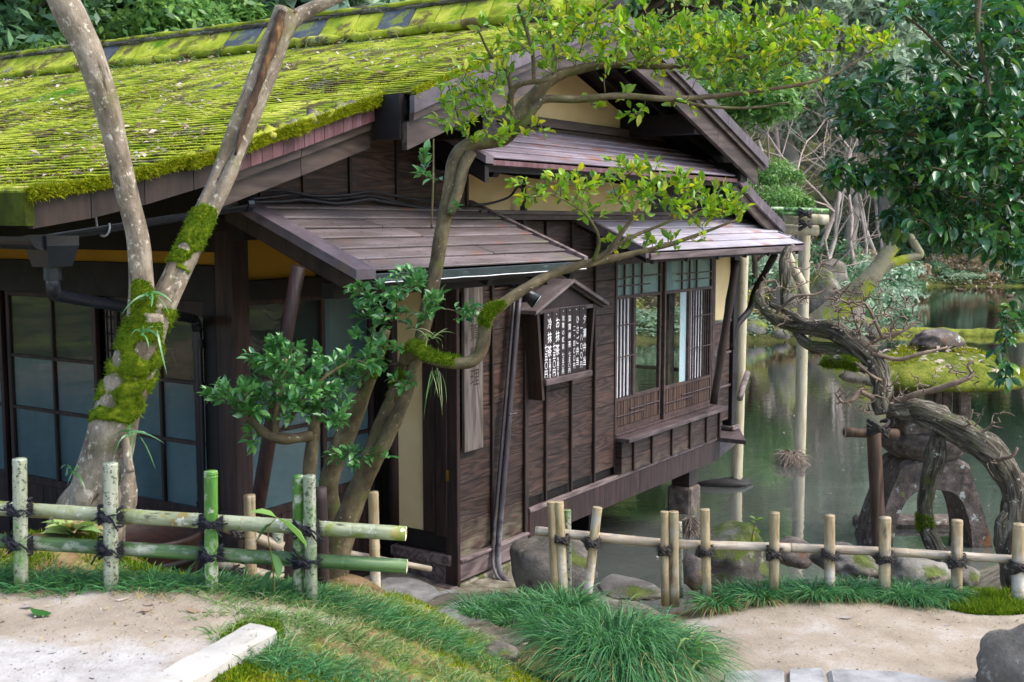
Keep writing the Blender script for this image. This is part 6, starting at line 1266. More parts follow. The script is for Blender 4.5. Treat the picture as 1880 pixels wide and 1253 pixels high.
ch4 = grow(np.vstack([S1[20:], S2[20:], S3[15:55], ML[:20]]), at4, .045, .25)
twigs(mt_, ch1 + ch2 + ch3, M_twigm, .0048, .0018); twigs(mt_, ch4, M_twigd, .004, .0014)
Pa, Da = anchors(ch1, 5, .006, .55); Pb, Db = anchors(ch2 + ch3, 5, .006, .5); Pc, Dc = anchors(ch4, 8, .006, .55)
nn = len(Pa) + len(Pb)
put_leaves(mt_, L_mid, np.vstack([Pa, Pb]), np.vstack([Da, Db]), RG.uniform(.026, .062, nn), .6, 220)
put_leaves(mt_, L_bush, Pc, Dc, RG.uniform(.032, .056, len(Pc)), .4, 80)
mossshell(mt_, ML, 2, 26, .0, (0, -.3, 1)); mossshell(mt_, ML, 42, 54, -.1, (0, -.3, 1))
g_ = [mosspatch(mt_, ML, 2, 26, 7000, .007, (0, -.3, 1), thr=-.0), mosspatch(mt_, ML, 42, 54, 6000, .007, (0, -.3, 1), thr=-.1), mosspatch(mt_, S1, 36, 46, 2500, .006, (0, -1, 0)), mosspatch(mt_, S2, 36, 44, 2500, .006, (.3, -1, 0))]
blade_obj('moss', M_mossg, mt_, g_)
for (x, y, n) in ((790, 640, 14), (800, 700, 12), (785, 600, 6)): straps(mt_, PD(x, y - 20, 4.98), n, .12, .006, .5, -.7 if y > 650 else .3, .6, G_lime, 'hanging_fern')
# ---- small bush tree left of it
bt = thing('small_evergreen', 'small glossy evergreen with a curved side branch in front of the sliding doors', 'tree', tuple(PD(570, 1000, 4.85)))
b1 = limb(bt, [(568, 1010, 4.85, 17), (567, 940, 4.85, 13), (568, 880, 4.85, 13), (572, 830, 4.85, 12.5), (577, 790, 4.85, 11), (580, 745, 4.85, 7), (575, 700, 4.85, 5)], M_bark2, 5, 16, .2, 16, 'trunk')
b2 = limb(bt, [(572, 800, 4.83, 9), (550, 804, 4.8, 10), (520, 806, 4.78, 10.5), (492, 800, 4.77, 9.5), (472, 782, 4.76, 8), (455, 765, 4.75, 6)], M_bark2, 5, 14, .2, 16)
b3 = limb(bt, [(505, 800, 4.78, 7), (508, 760, 4.77, 6), (515, 710, 4.77, 5), (525, 660, 4.77, 3)], M_bark2, 5, 10)
b4 = limb(bt, [(520, 790, 4.8, 5), (560, 730, 4.8, 4), (600, 690, 4.82, 3), (650, 660, 4.85, 2)], M_bark2, 5, 8)
at = region(530, 665, 75, 40, 4.75, .2, 50) + region(440, 725, 65, 28, 4.75, .15, 32) + region(480, 765, 60, 22, 4.75, .12, 14) + region(560, 730, 90, 40, 4.8, .2, 48) + region(605, 760, 50, 25, 4.8, .12, 16) + region(645, 665, 40, 15, 4.85, .08, 9) + region(460, 810, 8, 22, 4.7, .02, 4)
ch = grow(np.vstack([b1[20:], b2, b3, b4]), at, .04, .25); twigs(bt, ch, M_twigd, .004, .0013); P_, D_ = anchors(ch, 8, .006, .6)
put_leaves(bt, L_bush, P_, D_, RG.uniform(.034, .056, len(P_)), .4, 300)
# ---- camellia at the right
cm = thing('camellia_tree', 'dense dark glossy camellia hanging in from the right edge over the pond', 'tree', (4.6, 6.6, .3))
c1 = limb(cm, [(2250, 1050, 6.7, 34), (2220, 800, 6.6, 30), (2150, 500, 6.5, 26), (2080, 250, 6.4, 22), (2010, 60, 6.3, 17), (1950, -120, 6.3, 12)], M_bark2, 6, 16, .15, 8, 'trunk')
c2 = limb(cm, [(2080, 260, 6.4, 12), (1970, 240, 6.3, 10), (1870, 215, 6.2, 8), (1780, 190, 6.1, 6), (1700, 175, 6.0, 4), (1620, 160, 6.0, 2)], M_bark2, 6, 10)
c3 = limb(cm, [(2110, 380, 6.45, 12), (1990, 330, 6.3, 9), (1880, 300, 6.1, 7), (1800, 262, 6.0, 5), (1700, 250, 5.9, 4), (1600, 240, 5.9, 2)], M_bark2, 6, 10)
c4 = limb(cm, [(2120, 400, 6.45, 12), (1990, 410, 6.3, 9), (1880, 390, 6.1, 6), (1790, 370, 6.0, 4), (1700, 340, 6.0, 3)], M_bark2, 6, 10)
c5 = limb(cm, [(1812, 255, 5.75, 3), (1815, 160, 5.75, 4), (1795, 60, 5.75, 5), (1800, -40, 5.8, 6)], M_bark2, 6, 10)
c6 = limb(cm, [(2180, 620, 6.6, 9), (2050, 590, 6.4, 6), (1930, 600, 6.2, 4), (1860, 610, 6.1, 2.5)], M_bark2, 6, 10)
c7 = limb(cm, [(1870, 210, 6.0, 4), (1760, 120, 5.9, 3.5), (1700, 60, 5.9, 3), (1650, 20, 5.9, 2)], M_bark2, 6, 8)
at = region(1690, 200, 150, 90, 6.0, .55, 110) + region(1810, 130, 130, 130, 6.2, .7, 100) + region(1820, 300, 140, 110, 6.1, .7, 130) + region(1700, 300, 110, 75, 6.0, .5, 80) + region(1560, 190, 45, 60, 5.9, .2, 20) + region(1800, 420, 110, 45, 6.0, .5, 60) + region(1690, 400, 80, 50, 6.0, .4, 34) + region(1560, 320, 55, 30, 5.9, .2, 16) + \
     region(1880, 470, 60, 40, 6.0, .4, 20) + region(1720, 20, 100, 30, 6.0, .4, 22) + region(1870, 20, 80, 60, 6.1, .5, 30) + region(1862, 600, 30, 45, 6.0, .2, 10) + region(1845, 680, 25, 30, 6.0, .12, 5) + region(1980, 300, 100, 300, 6.5, .6, 80) + region(1880, 230, 60, 200, 6.0, .5, 60)
ch = grow(np.vstack([c2, c3, c4, c5, c6, c7]), at, .08, .3); twigs(cm, ch, M_twigd, .006, .002)
P_, D_ = anchors(ch, 11, .02, .75, .1, 1.1); D_[:, 2] -= .35
keepm = P_[:, 0] > (1505 - 940) / FPX * P_[:, 1]
put_leaves(cm, L_cam, P_[keepm], D_[keepm], RG.uniform(.048, .088, int(keepm.sum())), .45, 300)
# ---- gnarled old tree leaning over to the house
ot = thing('gnarled_old_tree', 'leafless gnarled old tree arching from the right bank over the stone lantern towards the poles', 'tree', tuple(PD(1850, 1060, 7.6)))
def ridged(ph, n_=9, a=.09):
    def f(t, d, r): return r * (1 + a * math.sin(n_ * math.atan2(d.x * .9 + d.y * .4, d.z + .3 * d.y) + ph + t * 5) + .12 * mn.noise((d.x * 2, d.z * 2, t * 9 + ph)))
    return f
o1 = limb(ot, [(1868, 1080, 7.6, 30), (1852, 1010, 7.6, 26), (1860, 950, 7.62, 25), (1862, 912, 7.65, 27), (1848, 868, 7.68, 30), (1816, 828, 7.7, 31), (1770, 798, 7.75, 29), (1725, 775, 7.8, 27), (1690, 760, 7.85, 24), (1665, 757, 7.9, 20)], M_bark3, 7, 24, .2, 9, 'trunk', ridged(0))
limb(ot, [(1850, 1060, 7.62, 14), (1838, 1005, 7.6, 13), (1836, 965, 7.6, 12), (1848, 940, 7.6, 8)], M_bark3, 6, 16, .3, 12, 'root', ridged(1))
o2 = limb(ot, [(1630, 752, 7.95, 14), (1650, 752, 7.9, 22), (1690, 754, 7.88, 25), (1725, 765, 7.86, 24), (1745, 780, 7.84, 14)], M_bark3, 7, 20, .3, 12, 'branch', ridged(2))
o3 = limb(ot, [(1722, 800, 7.8, 15), (1718, 830, 7.8, 21), (1709, 870, 7.82, 19), (1700, 915, 7.85, 17), (1697, 950, 7.86, 16), (1702, 975, 7.84, 17), (1716, 1000, 7.8, 18), (1728, 1030, 7.8, 22)], M_bark3, 7, 20, .2, 12, 'branch', ridged(3))
o4 = limb(ot, [(1622, 760, 7.92, 16), (1617, 735, 7.95, 19), (1619, 700, 8.0, 22), (1605, 668, 8.05, 23), (1580, 640, 8.1, 22), (1550, 615, 8.2, 21), (1515, 603, 8.35, 19), (1480, 602, 8.5, 15), (1455, 598, 8.6, 13), (1430, 588, 8.75, 12), (1408, 572, 8.9, 11), (1393, 550, 9.0, 10), (1398, 535, 9.1, 8), (1416, 534, 9.2, 6)], M_bark3, 7, 22, .2, 10, 'branch', ridged(4))
o5 = limb(ot, [(1578, 668, 8.1, 12), (1550, 650, 8.2, 15), (1520, 640, 8.3, 14), (1492, 638, 8.4, 11), (1472, 622, 8.5, 10), (1462, 606, 8.6, 9)], M_bark3, 6, 16, .3, 12, 'branch', ridged(5))
o6 = limb(ot, [(1500, 600, 8.4, 11), (1475, 590, 8.5, 10), (1440, 570, 8.6, 8), (1415, 560, 8.7, 6)], M_bark3, 6, 12, .3, 12, 'branch')
m_bit = limb(ot, [(1507, 668, 8.1, 6), (1530, 664, 8.05, 12), (1560, 668, 8.0, 12), (1590, 682, 7.95, 8)], M_bark3, 6, 14, .35, 14, 'stump')
o7 = limb(ot, [(1436, 560, 8.9, 5), (1442, 520, 8.9, 11), (1440, 480, 8.95, 12), (1448, 455, 9, 8)], M_bark3, 6, 14, .3, 12, 'branch', ridged(6))
o8 = limb(ot, [(1480, 545, 9.3, 9), (1470, 520, 9.3, 9), (1455, 490, 9.3, 9), (1445, 465, 9.3, 8)], M_pole, 6, 12, .15, 12, 'branch')
tw = []
for rows in ([(1640, 740, 7.9, 7), (1680, 725, 7.8, 8), (1720, 715, 7.75, 8), (1755, 703, 7.7, 8), (1784, 690, 7.7, 6), (1777, 672, 7.7, 4), (1788, 662, 7.7, 3)], [(1756, 792, 7.75, 6), (1790, 798, 7.7, 6), (1815, 786, 7.65, 4), (1825, 776, 7.6, 3)], [(1770, 790, 7.7, 5), (1782, 765, 7.7, 4), (1785, 752, 7.7, 3)],
             [(1610, 735, 7.95, 7), (1580, 720, 7.9, 7), (1565, 735, 7.85, 6), (1545, 738, 7.85, 4), (1533, 720, 7.85, 3)], [(1620, 620, 8.0, 5), (1590, 560, 8.0, 4), (1560, 555, 8.0, 3)], [(1600, 650, 8, 6), (1650, 660, 7.95, 6), (1690, 650, 7.9, 5), (1740, 638, 7.9, 3)],
             [(1585, 645, 8.1, 5), (1610, 625, 8.05, 5), (1650, 612, 8, 4.5), (1680, 592, 8, 3), (1695, 565, 8, 1.5)], [(1620, 700, 7.95, 5), (1600, 690, 7.9, 4), (1570, 665, 7.9, 3)], [(1425, 575, 8.6, 4), (1460, 545, 8.5, 4), (1500, 540, 8.5, 3), (1530, 520, 8.5, 1.5)], [(1590, 640, 8.1, 5), (1570, 590, 8.1, 4), (1560, 560, 8.1, 3), (1530, 545, 8.1, 2)],
             [(1395, 545, 8.9, 5), (1400, 520, 8.9, 4), (1425, 515, 8.9, 3)], [(1860, 890, 7.6, 6), (1880, 870, 7.6, 5)], [(1830, 845, 7.6, 6), (1858, 838, 7.5, 5), (1868, 822, 7.5, 4)]):
    tw.append(limb(ot, [(a_, b_, c_, d_ * .68) for a_, b_, c_, d_ in rows], M_twig, 5, 8, .25, 14, 'branch'))
at = region(1600, 575, 95, 70, 8.0, .45, 190) + region(1650, 585, 50, 40, 8, .35, 45) + region(1560, 560, 60, 40, 8.1, .3, 40) + region(1590, 730, 65, 34, 7.8, .3, 48) + region(1650, 715, 50, 40, 7.8, .25, 52) + region(1520, 480, 50, 40, 9.0, .3, 18) + region(1440, 535, 65, 45, 8.8, .35, 60) + region(1490, 565, 40, 30, 8.5, .3, 12) + region(1810, 770, 55, 28, 7.6, .2, 20) + region(1750, 690, 60, 40, 7.7, .3, 16) + region(1840, 850, 30, 50, 7.6, .15, 10) + region(1480, 475, 60, 25, 9.0, .3, 22) + region(1440, 610, 30, 30, 8.5, .2, 8) + region(1780, 710, 40, 30, 7.7, .2, 6)
ch = grow(np.vstack([o4, o2, o6, o7] + tw), at, .05, .5); m = MB()
twigs(ot, ch, M_twig, .009, .0035, seg=5)
g_ = [mosspatch(ot, o3, 26, 34, 2500, .012, thr=-.2), mosspatch(ot, m_bit, 0, 16, 5000, .012, (0, -1, .2)), mosspatch(ot, o4, 50, 80, 900, .01)]; blade_obj('moss', M_mossg, ot, g_)
pp = thing('tree_prop', 'brown prop post with short crossbar holding up the gnarled tree', 'prop', tuple(PD(1614, 1060, 7.7)))
p = PD(1617, 1060, 7.7); q = PD(1604, 785, 7.75); m = MB(); m.tube([p + (q - p) * t for t in np.linspace(0, 1, 9)], 13 * 7.7 / FPX, 14, wob=.08); m.build('post', M_prop, pp, True)
p = PD(1550, 794, 7.72); q = PD(1648, 797, 7.78); m = MB(); m.tube([p + (q - p) * t for t in np.linspace(0, 1, 7)], 9.5 * 7.7 / FPX, 14, wob=.08); m.build('crossbar', M_prop, pp, True)
m = MB(); endring(m, p, p - q, .033); m.build('cut_end', M_pole, pp); lashing(pp, PD(1612, 786, 7.62), .06, M_rope2, .008, .03, 5, 9)
# ---- leaning mossy tree on the peninsula
M_mbark = mk('mossy_far_bark', [(.3, hx('#57513c')), (.55, hx('#857d62')), (.8, hx('#76762a'))], 3, bump=.8, bscale=20, bdist=.04, rough=.9, var=0, layers=[dict(c=hx('#a5a828'), c2=hx('#7c8420'), s=1.3, lo=.46, hi=.58), dict(c=hx('#4a4634'), s=2.2, lo=.6, hi=.7)])
lt = thing('leaning_mossy_tree', 'thick mossy trunk leaning right from the far bank with a crooked limb', 'tree', tuple(PD(1530, 585, 27.5)))
limb(lt, [(1490, 615, 27.5, 32), (1530, 575, 27.4, 26), (1560, 548, 27.2, 21), (1590, 520, 27, 18), (1614, 490, 27, 15), (1632, 462, 27, 13), (1648, 440, 27, 13), (1655, 415, 27, 12), (1668, 370, 27, 9)], M_mbark, 6, 16, .2, 1.5, 'trunk')
limb(lt, [(1605, 500, 27, 13), (1630, 487, 27, 11), (1655, 478, 27, 9), (1678, 472, 27, 8), (1690, 468, 27, 7), (1680, 450, 27, 7), (1668, 430, 27, 6), (1658, 420, 27, 5)], M_mbark, 6, 12, .25, 1.5)
limb(lt, [(1605, 495, 27, 8), (1630, 465, 27, 7), (1650, 440, 27, 6)], M_mbark, 5, 10)
# ---- background woods: individual trees, built once per kind then copied
def crown_mesh(seed, n, R_, leaf, mat, blobs=46, flat=.8, quad=True):
    rg = np.random.default_rng(seed); cs = rg.normal(size=(blobs, 3)); cs /= np.linalg.norm(cs, axis=1, keepdims=True); cs *= (rg.uniform(.25, .85, blobs) ** .6)[:, None]; rad = rg.uniform(.10, .30, blobs)
    k = rg.integers(0, blobs, n); d = rg.normal(size=(n, 3)); d /= np.linalg.norm(d, axis=1, keepdims=True); d[:, 2] = np.where(rg.uniform(size=n) < .6, np.abs(d[:, 2]), d[:, 2])
    P = (cs[k] + d * rad[k][:, None] * (rg.uniform(.4, 1.3, n) ** 1.0)[:, None]) * R_; P[:, 2] *= flat
    nr = d * .7 + rg.normal(size=(n, 3)) * .6 + np.array([0, 0, .5]); nr /= np.linalg.norm(nr, axis=1, keepdims=True); a = np.cross(nr, rg.normal(size=(n, 3))); a /= np.linalg.norm(a, axis=1, keepdims=True); b = np.cross(nr, a)
    s = leaf * rg.uniform(.6, 1.4, n)[:, None]; w = s * .4
    V = np.stack([P - a * s * .5, P - b * w * .5 + nr * w * .2, P + a * s * .5, P + b * w * .5 + nr * w * .2], 1).reshape(-1, 3)
    return npmesh('crown', V, (np.arange(n) * 4)[:, None] + np.array([[0, 1, 2, 3]]), mat)
def leafy_proto(seed, R_, H, n, leaf, mat, bark, low=.3):
    t = bpy.data.objects.new('broadleaf_tree', None); COL.objects.link(t); ORG[t.name] = np.zeros(3)
    rd = random.Random(seed); m = MB(); m.tube([(rd.uniform(-.1, .1) * i, rd.uniform(-.1, .1) * i, H * i / 5) for i in range(6)], [R_ * .07 * (1 - i * .13) for i in range(6)], 9, wob=.2, wsc=2)
    m.build('trunk', bark, t, True); m = MB()
    for k in range(9):
        a = rd.uniform(0, 6.28); z0 = H * rd.uniform(.4, .9); L = R_ * rd.uniform(.5, .95); m.tube([(L * s * math.cos(a), L * s * math.sin(a), z0 + L * .6 * s ** .8 + .1 * math.sin(9 * s)) for s in np.linspace(0, 1, 6)], [R_ * .03 * (1 - .8 * s) for s in np.linspace(0, 1, 6)], 6, cap=False)
    m.build('limbs', bark, t, True)
    me = crown_mesh(seed, n, R_, leaf, mat); o = link('crown', me, t); o.location = (0, 0, H); o['kind'] = 'stuff'; return t
def bare_proto(seed, H, bark, depth=6, name='bare_tree'):
    t = bpy.data.objects.new(name, None); COL.objects.link(t); ORG[t.name] = np.zeros(3); rd = random.Random(seed); mt0, mb0 = MB(), MB()
    def go(p, d, L, r, k, m):
        n = 4; pts = [p]; rr = [r]; q = p; dd = d
        for i in range(n):
            dd = (dd + Vector((rd.gauss(0, .14), rd.gauss(0, .14), rd.gauss(.03, .1)))).normalized(); q = q + dd * (L / n); pts.append(q); rr.append(r * (1 - .4 * (i + 1) / n))
        m.tube(pts, rr, 8 if k == 0 else (5 if k < 3 else 3), cap=False, wob=.1 if k < 2 else 0)
        if k >= depth: return
        for j in range(3 if k < 5 else 3):
            e = pts[rd.choice((2, 3, 4, 4))]; s = Vector((rd.gauss(0, 1), rd.gauss(0, 1), rd.gauss(.1, .6))).normalized(); go(e, (dd * .75 + s * .8).normalized(), L * rd.uniform(.55, .85), rr[-1] * rd.uniform(.5, .72), k + 1, mb0)
    go(Vector((0, 0, 0)), Vector((rd.gauss(0, .1), rd.gauss(0, .1), 1)).normalized(), H * .36, H * .0085, 0, mt0)
    mt0.build('trunk', bark, t, True); o = mb0.build('branches', bark, t, True); o['kind'] = 'stuff'; return t
def bushy_proto(seed, R_, n, leaf, mat, name='shrub', flat=.7):
    me = crown_mesh(seed, n, R_, leaf, mat, 24, flat); t = bpy.data.objects.new(name, me); COL.objects.link(t); return t
def copy_tree(o):
    c = o.copy(); COL.objects.link(c)
    for ch in list(o.children):
        d = ch.copy(); COL.objects.link(d); d.parent = c
    return c
M_fbark = mk('grey_far_bark', [(.3, hx('#766b60')), (.7, hx('#aea498'))], 2, bump=.5, bscale=12, bdist=.03, rough=.9, var=.15)
M_fbark2 = mk('reddish_far_bark', [(.3, hx('#927e74')), (.7, hx('#c0aca0'))], 2, bump=.3, rough=.9, var=.15)
M_fbark3 = mk('dark_far_bark', [(.3, hx('#33291f')), (.7, hx('#5c4c3c'))], 2, bump=.3, rough=.9, var=.1)
protos = {}
def place(kind, x, yb, Y, hpx, label, group, rz=None, make=None, cat='tree'):
    """stand a copy of `kind` so that its foot is at (x,Y) on the land and it rises hpx pixels"""
    if kind not in protos: protos[kind] = [make(), False]
    pr_, used = protos[kind]; o = pr_ if not used else copy_tree(pr_); protos[kind][1] = True
    X = (x - 940) / FPX * Y; z = far_z(X, Y) if Y > 13.8 else tz(X, Y)
    if yb is not None: z = PD(x, yb, Y)[2]
    o.location = (X, Y, z - .1); s = hpx * Y / FPX / kinds_h[kind]; o.scale = (s * random.uniform(.9, 1.1), s * random.uniform(.9, 1.1), s); o.rotation_euler = (0, 0, random.uniform(0, 6.28) if rz is None else rz)
    return tag(o, label, cat, group)
kinds_h = dict(dense=9, dark=9, blue=9, yel=9, bare=9, red=9, low=2, lowd=2, lowy=2, lowr=2, dense2=9)
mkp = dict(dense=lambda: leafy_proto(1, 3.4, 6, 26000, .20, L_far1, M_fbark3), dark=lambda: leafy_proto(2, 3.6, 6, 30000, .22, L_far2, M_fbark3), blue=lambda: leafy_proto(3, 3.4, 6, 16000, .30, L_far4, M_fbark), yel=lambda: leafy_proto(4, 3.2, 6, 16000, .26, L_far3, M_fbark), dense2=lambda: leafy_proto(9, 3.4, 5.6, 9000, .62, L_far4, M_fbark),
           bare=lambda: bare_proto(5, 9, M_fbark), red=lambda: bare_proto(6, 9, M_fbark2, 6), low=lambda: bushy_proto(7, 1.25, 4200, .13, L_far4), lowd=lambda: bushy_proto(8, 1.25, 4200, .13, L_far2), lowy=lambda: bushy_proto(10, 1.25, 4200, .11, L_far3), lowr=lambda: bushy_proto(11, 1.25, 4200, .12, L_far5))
def PL(kind, x, Y, hpx, label, group, yb=None, cat=None): place(kind, x, yb, Y, hpx, label, group, None, mkp[kind], cat or ('shrub' if kind.startswith('low') else 'tree'))
gl = 'evergreens crowding behind the mossy roof'
for a in ((-60, 17, 1050, 'dark', 'darkest evergreen at the upper left corner behind the roof'), (110, 20, 900, 'dark', 'dark evergreen rising behind the pale forked tree'), (235, 16.5, 760, 'dense', 'lighter green broadleaf tree left of the roof ridge'), (345, 18.5, 800, 'dense', 'bright green tree behind the middle of the ridge'),
          (450, 23, 800, 'dense2', 'large leaved pale green tree above the ridge'), (560, 21, 820, 'dense2', 'large leaved tree right of the split branch top'), (640, 27, 900, 'dark', 'dim evergreen above the roof near the cut stump'), (30, 28, 1200, 'dense', 'tall far tree at left behind the roof'), (250, 30, 1200, 'dark', 'tall dim tree far behind the left ridge'), (470, 34, 1150, 'dark', 'tall shaded tree high behind the ridge centre')):
    PL(a[3], a[0], a[1], a[2], a[4], gl)
gr = 'trees on the wooded slope beyond the pond'
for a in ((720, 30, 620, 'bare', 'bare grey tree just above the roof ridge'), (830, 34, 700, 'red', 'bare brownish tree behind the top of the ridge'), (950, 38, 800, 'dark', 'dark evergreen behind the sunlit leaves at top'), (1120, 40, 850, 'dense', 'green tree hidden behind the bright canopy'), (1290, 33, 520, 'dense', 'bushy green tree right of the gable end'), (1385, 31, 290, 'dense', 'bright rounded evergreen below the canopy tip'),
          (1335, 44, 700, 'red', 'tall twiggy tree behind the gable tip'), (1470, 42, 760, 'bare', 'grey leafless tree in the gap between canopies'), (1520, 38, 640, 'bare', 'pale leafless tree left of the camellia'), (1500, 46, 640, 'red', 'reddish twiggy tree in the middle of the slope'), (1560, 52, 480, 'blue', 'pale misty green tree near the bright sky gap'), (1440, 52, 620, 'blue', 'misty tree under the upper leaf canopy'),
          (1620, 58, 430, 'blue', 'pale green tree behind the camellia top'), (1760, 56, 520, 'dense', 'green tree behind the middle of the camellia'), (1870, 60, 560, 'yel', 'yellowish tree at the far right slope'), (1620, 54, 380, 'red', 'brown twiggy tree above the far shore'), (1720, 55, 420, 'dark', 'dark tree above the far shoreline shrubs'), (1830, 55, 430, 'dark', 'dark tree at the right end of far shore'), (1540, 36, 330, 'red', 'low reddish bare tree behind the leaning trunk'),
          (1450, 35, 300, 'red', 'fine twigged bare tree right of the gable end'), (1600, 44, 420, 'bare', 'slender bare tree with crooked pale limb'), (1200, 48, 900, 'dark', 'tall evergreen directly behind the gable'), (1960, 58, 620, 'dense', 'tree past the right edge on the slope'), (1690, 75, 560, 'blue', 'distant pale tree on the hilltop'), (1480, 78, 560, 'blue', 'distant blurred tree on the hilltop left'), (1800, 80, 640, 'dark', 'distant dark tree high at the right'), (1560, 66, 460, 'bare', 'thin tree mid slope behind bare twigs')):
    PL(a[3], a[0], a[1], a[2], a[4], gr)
for i_, (x, Y, h_, k_, lb) in enumerate(((1420, 40, 560, 'red', 'pinkish brown twiggy tree over the trellis top'), (1570, 42, 500, 'red', 'dense twiggy brown tree in the mid slope'), (1610, 48, 560, 'bare', 'tall grey tree next to the camellia edge'), (1470, 50, 680, 'red', 'high brown twigs against the sky gap'))):
    PL(k_, x, Y, h_, lb, gr)
gs = 'shrubs along the far banks'
for a in ((1520, 31, 130, 'low', 'blue green shrub beside the slim pole on the far bank'), (1570, 33, 120, 'low', 'rounded shrub left of leaning mossy trunk'), (1475, 32, 120, 'lowy', 'yellow green shrub between the poles'), (1400, 28.5, 140, 'lowy', 'yellow shrub behind the curved strut'), (1440, 28, 80, 'lowy', 'low yellow moss shrub at shoreline'), (1340, 28.6, 160, 'lowy', 'yellow shrub hidden by the thick pole'), (1365, 34, 190, 'low', 'pale shrub above thick pole'),
          (1200, 28, 70, 'lowy', 'yellow shrub seen through the window'), (1160, 29, 100, 'lowy', 'yellow green shrub seen in the left of the window'), (1240, 29, 90, 'lowr', 'russet shrub seen through the window'), (1620, 28.6, 70, 'lowd', 'dark fern tuft under the leaning trunk'), (1600, 28.4, 60, 'low', 'green fern tuft right of the tree foot'), (1580, 30, 70, 'lowd', 'dark low shrub at the trunk foot'),
          (1650, 51, 90, 'low', 'grey green shrub at the far shore left end'), (1700, 51, 80, 'lowd', 'grassy dark shrub at far waterline'), (1745, 52, 95, 'lowr', 'russet clipped shrub on the far shore'), (1800, 52, 90, 'lowr', 'long russet shrub at far shore right'), (1840, 53, 80, 'lowy', 'yellow green shrub at far shore right'), (1880, 52, 90, 'low', 'pale shrub at the right edge far shore'), (1670, 55, 110, 'lowd', 'dark shrub behind the crooked limb'), (1760, 56, 110, 'low', 'blue green shrub above russet bank'), (1930, 53, 80, 'lowy', 'yellow shrub beyond the right edge'), (1720, 50.6, 45, 'lowy', 'low mossy hump at far waterline'), (1860, 50.6, 40, 'lowd', 'small dark hump at far waterline'),
          (1545, 37, 130, 'lowd', 'dark glossy shrub up the slope'), (1620, 40, 120, 'lowd', 'dark shrub behind the leaning tree crown'), (1495, 38, 130, 'low', 'pale shrub higher on the slope'), (1420, 36, 150, 'lowd', 'dark shrub at the canopy corner'), (1690, 58, 100, 'lowr', 'russet undergrowth above the shore')):
    PL(a[3], a[0], a[1], a[2], a[4], gs)
for a in ((1390, 31.5, 150, 'lowd', 'dark shrub low behind the trellis'), (1425, 30.5, 110, 'low', 'pale leafy shrub under the trellis bars'), (1545, 32.5, 150, 'lowd', 'dark green shrub left of the mossy trunk top'), (1590, 35, 130, 'low', 'grey green shrub beyond the leaning trunk'), (1500, 33, 170, 'low', 'tall pale shrub right of the slim pole'), (1640, 34, 110, 'lowd', 'dark shrub at the end of the crooked limb'), (1560, 41, 190, 'low', 'broad pale shrub up the slope'), (1480, 44, 180, 'lowd', 'dark shrub in the mid slope'), (1410, 40, 200, 'low', 'leafy shrub mid slope by the gable'), (1620, 46, 160, 'lowr', 'brown undergrowth patch mid slope'), (1700, 60, 150, 'lowd', 'dark undergrowth above far bank'), (1820, 60, 150, 'low', 'pale undergrowth above far bank right')):
    PL(a[3], a[0], a[1], a[2], a[4], gs)
n = 52000; X = np.concatenate([RG.uniform(2, 14, 26000), RG.uniform(12, 36, 26000)]); Y = np.concatenate([26.3 + 9 * RG.uniform(0, 1, 26000) ** 1.5, 49 + 10 * RG.uniform(0, 1, 26000) ** 1.6]); Z = np.array([far_z(a, b) for a, b in zip(X, Y)]); kk = Z > WATER + .05; X, Y, Z = X[kk], Y[kk], Z[kk]
P = np.stack([X, Y, Z + RG.uniform(0, .22, len(X)) * np.array([.4 + max(0, mn.noise((a, b, 0)) * 2) for a, b in zip(X, Y)])], 1); dv = np.array([mn.noise((a * .5, b * .5, 3)) for a, b in zip(X, Y)])
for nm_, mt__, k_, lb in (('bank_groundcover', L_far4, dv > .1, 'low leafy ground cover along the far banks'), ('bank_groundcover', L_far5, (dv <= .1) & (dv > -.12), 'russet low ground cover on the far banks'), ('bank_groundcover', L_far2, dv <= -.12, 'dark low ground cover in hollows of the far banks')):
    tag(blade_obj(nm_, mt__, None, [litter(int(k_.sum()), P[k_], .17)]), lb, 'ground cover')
# ================================================================ GRASS, LILIES, MOSS ON THE GROUND
def tuftb(c, n, L, w, spread, droop=.45, seg=4, r=.05, up=1.0):
    th = RG.uniform(0, 2 * np.pi, n); q = np.sqrt(RG.uniform(0, 1, n)) * r; P = np.stack([c[0] + q * np.cos(th), c[1] + q * np.sin(th), np.full(n, c[2])], 1)
    D = np.stack([np.cos(th) * spread + RG.normal(size=n) * .25, np.sin(th) * spread + RG.normal(size=n) * .25, up * np.ones(n)], 1); return blades(n, P, D, RG.uniform(.55, 1.1, n) * L, np.full(n, w), .08, seg, droop)
big = PZ(1130, 1205, .80); bg_ = thing('lily_grass_clump', 'big arching clump of dark green lily grass in the centre foreground', 'grass clump', tuple(big))
blade_obj('blades', G_grass, bg_, [tuftb(big + np.array([dx, dy, dz]), n, L, .0046, sp, .75, 7, r) for dx, dy, dz, n, L, sp, r in ((0, 0, 0, 1300, .46, .5, .12), (.12, .02, -.02, 900, .42, .8, .12), (-.12, .05, 0, 800, .38, .8, .10), (.2, .0, -.04, 520, .40, .9, .08), (.0, -.12, -.02, 700, .40, .8, .12), (-.18, .16, .0, 400, .28, .8, .08))])
blade_obj('dry_blades', G_dry, bg_, [tuftb(big + np.array([dx, -.04, 0]), 90, .42, .0035, .8, .9, 6, .14) for dx in (0, .14, -.1)])
for x, y, z, L in ((1275, 1180, .95, .2), (1300, 1215, .85, .22), (1240, 1240, .9, .25)): blade_obj('broad_blades', G_lime, bg_, [tuftb(PD(x, y, 4.05), 5, L, .012, .9, .8, 5, .02)], None)
bl = PZ(935, 1130, .62); t2 = thing('lily_grass_clump', 'low spreading dark green grass left of the big clump', 'grass clump', tuple(bl))
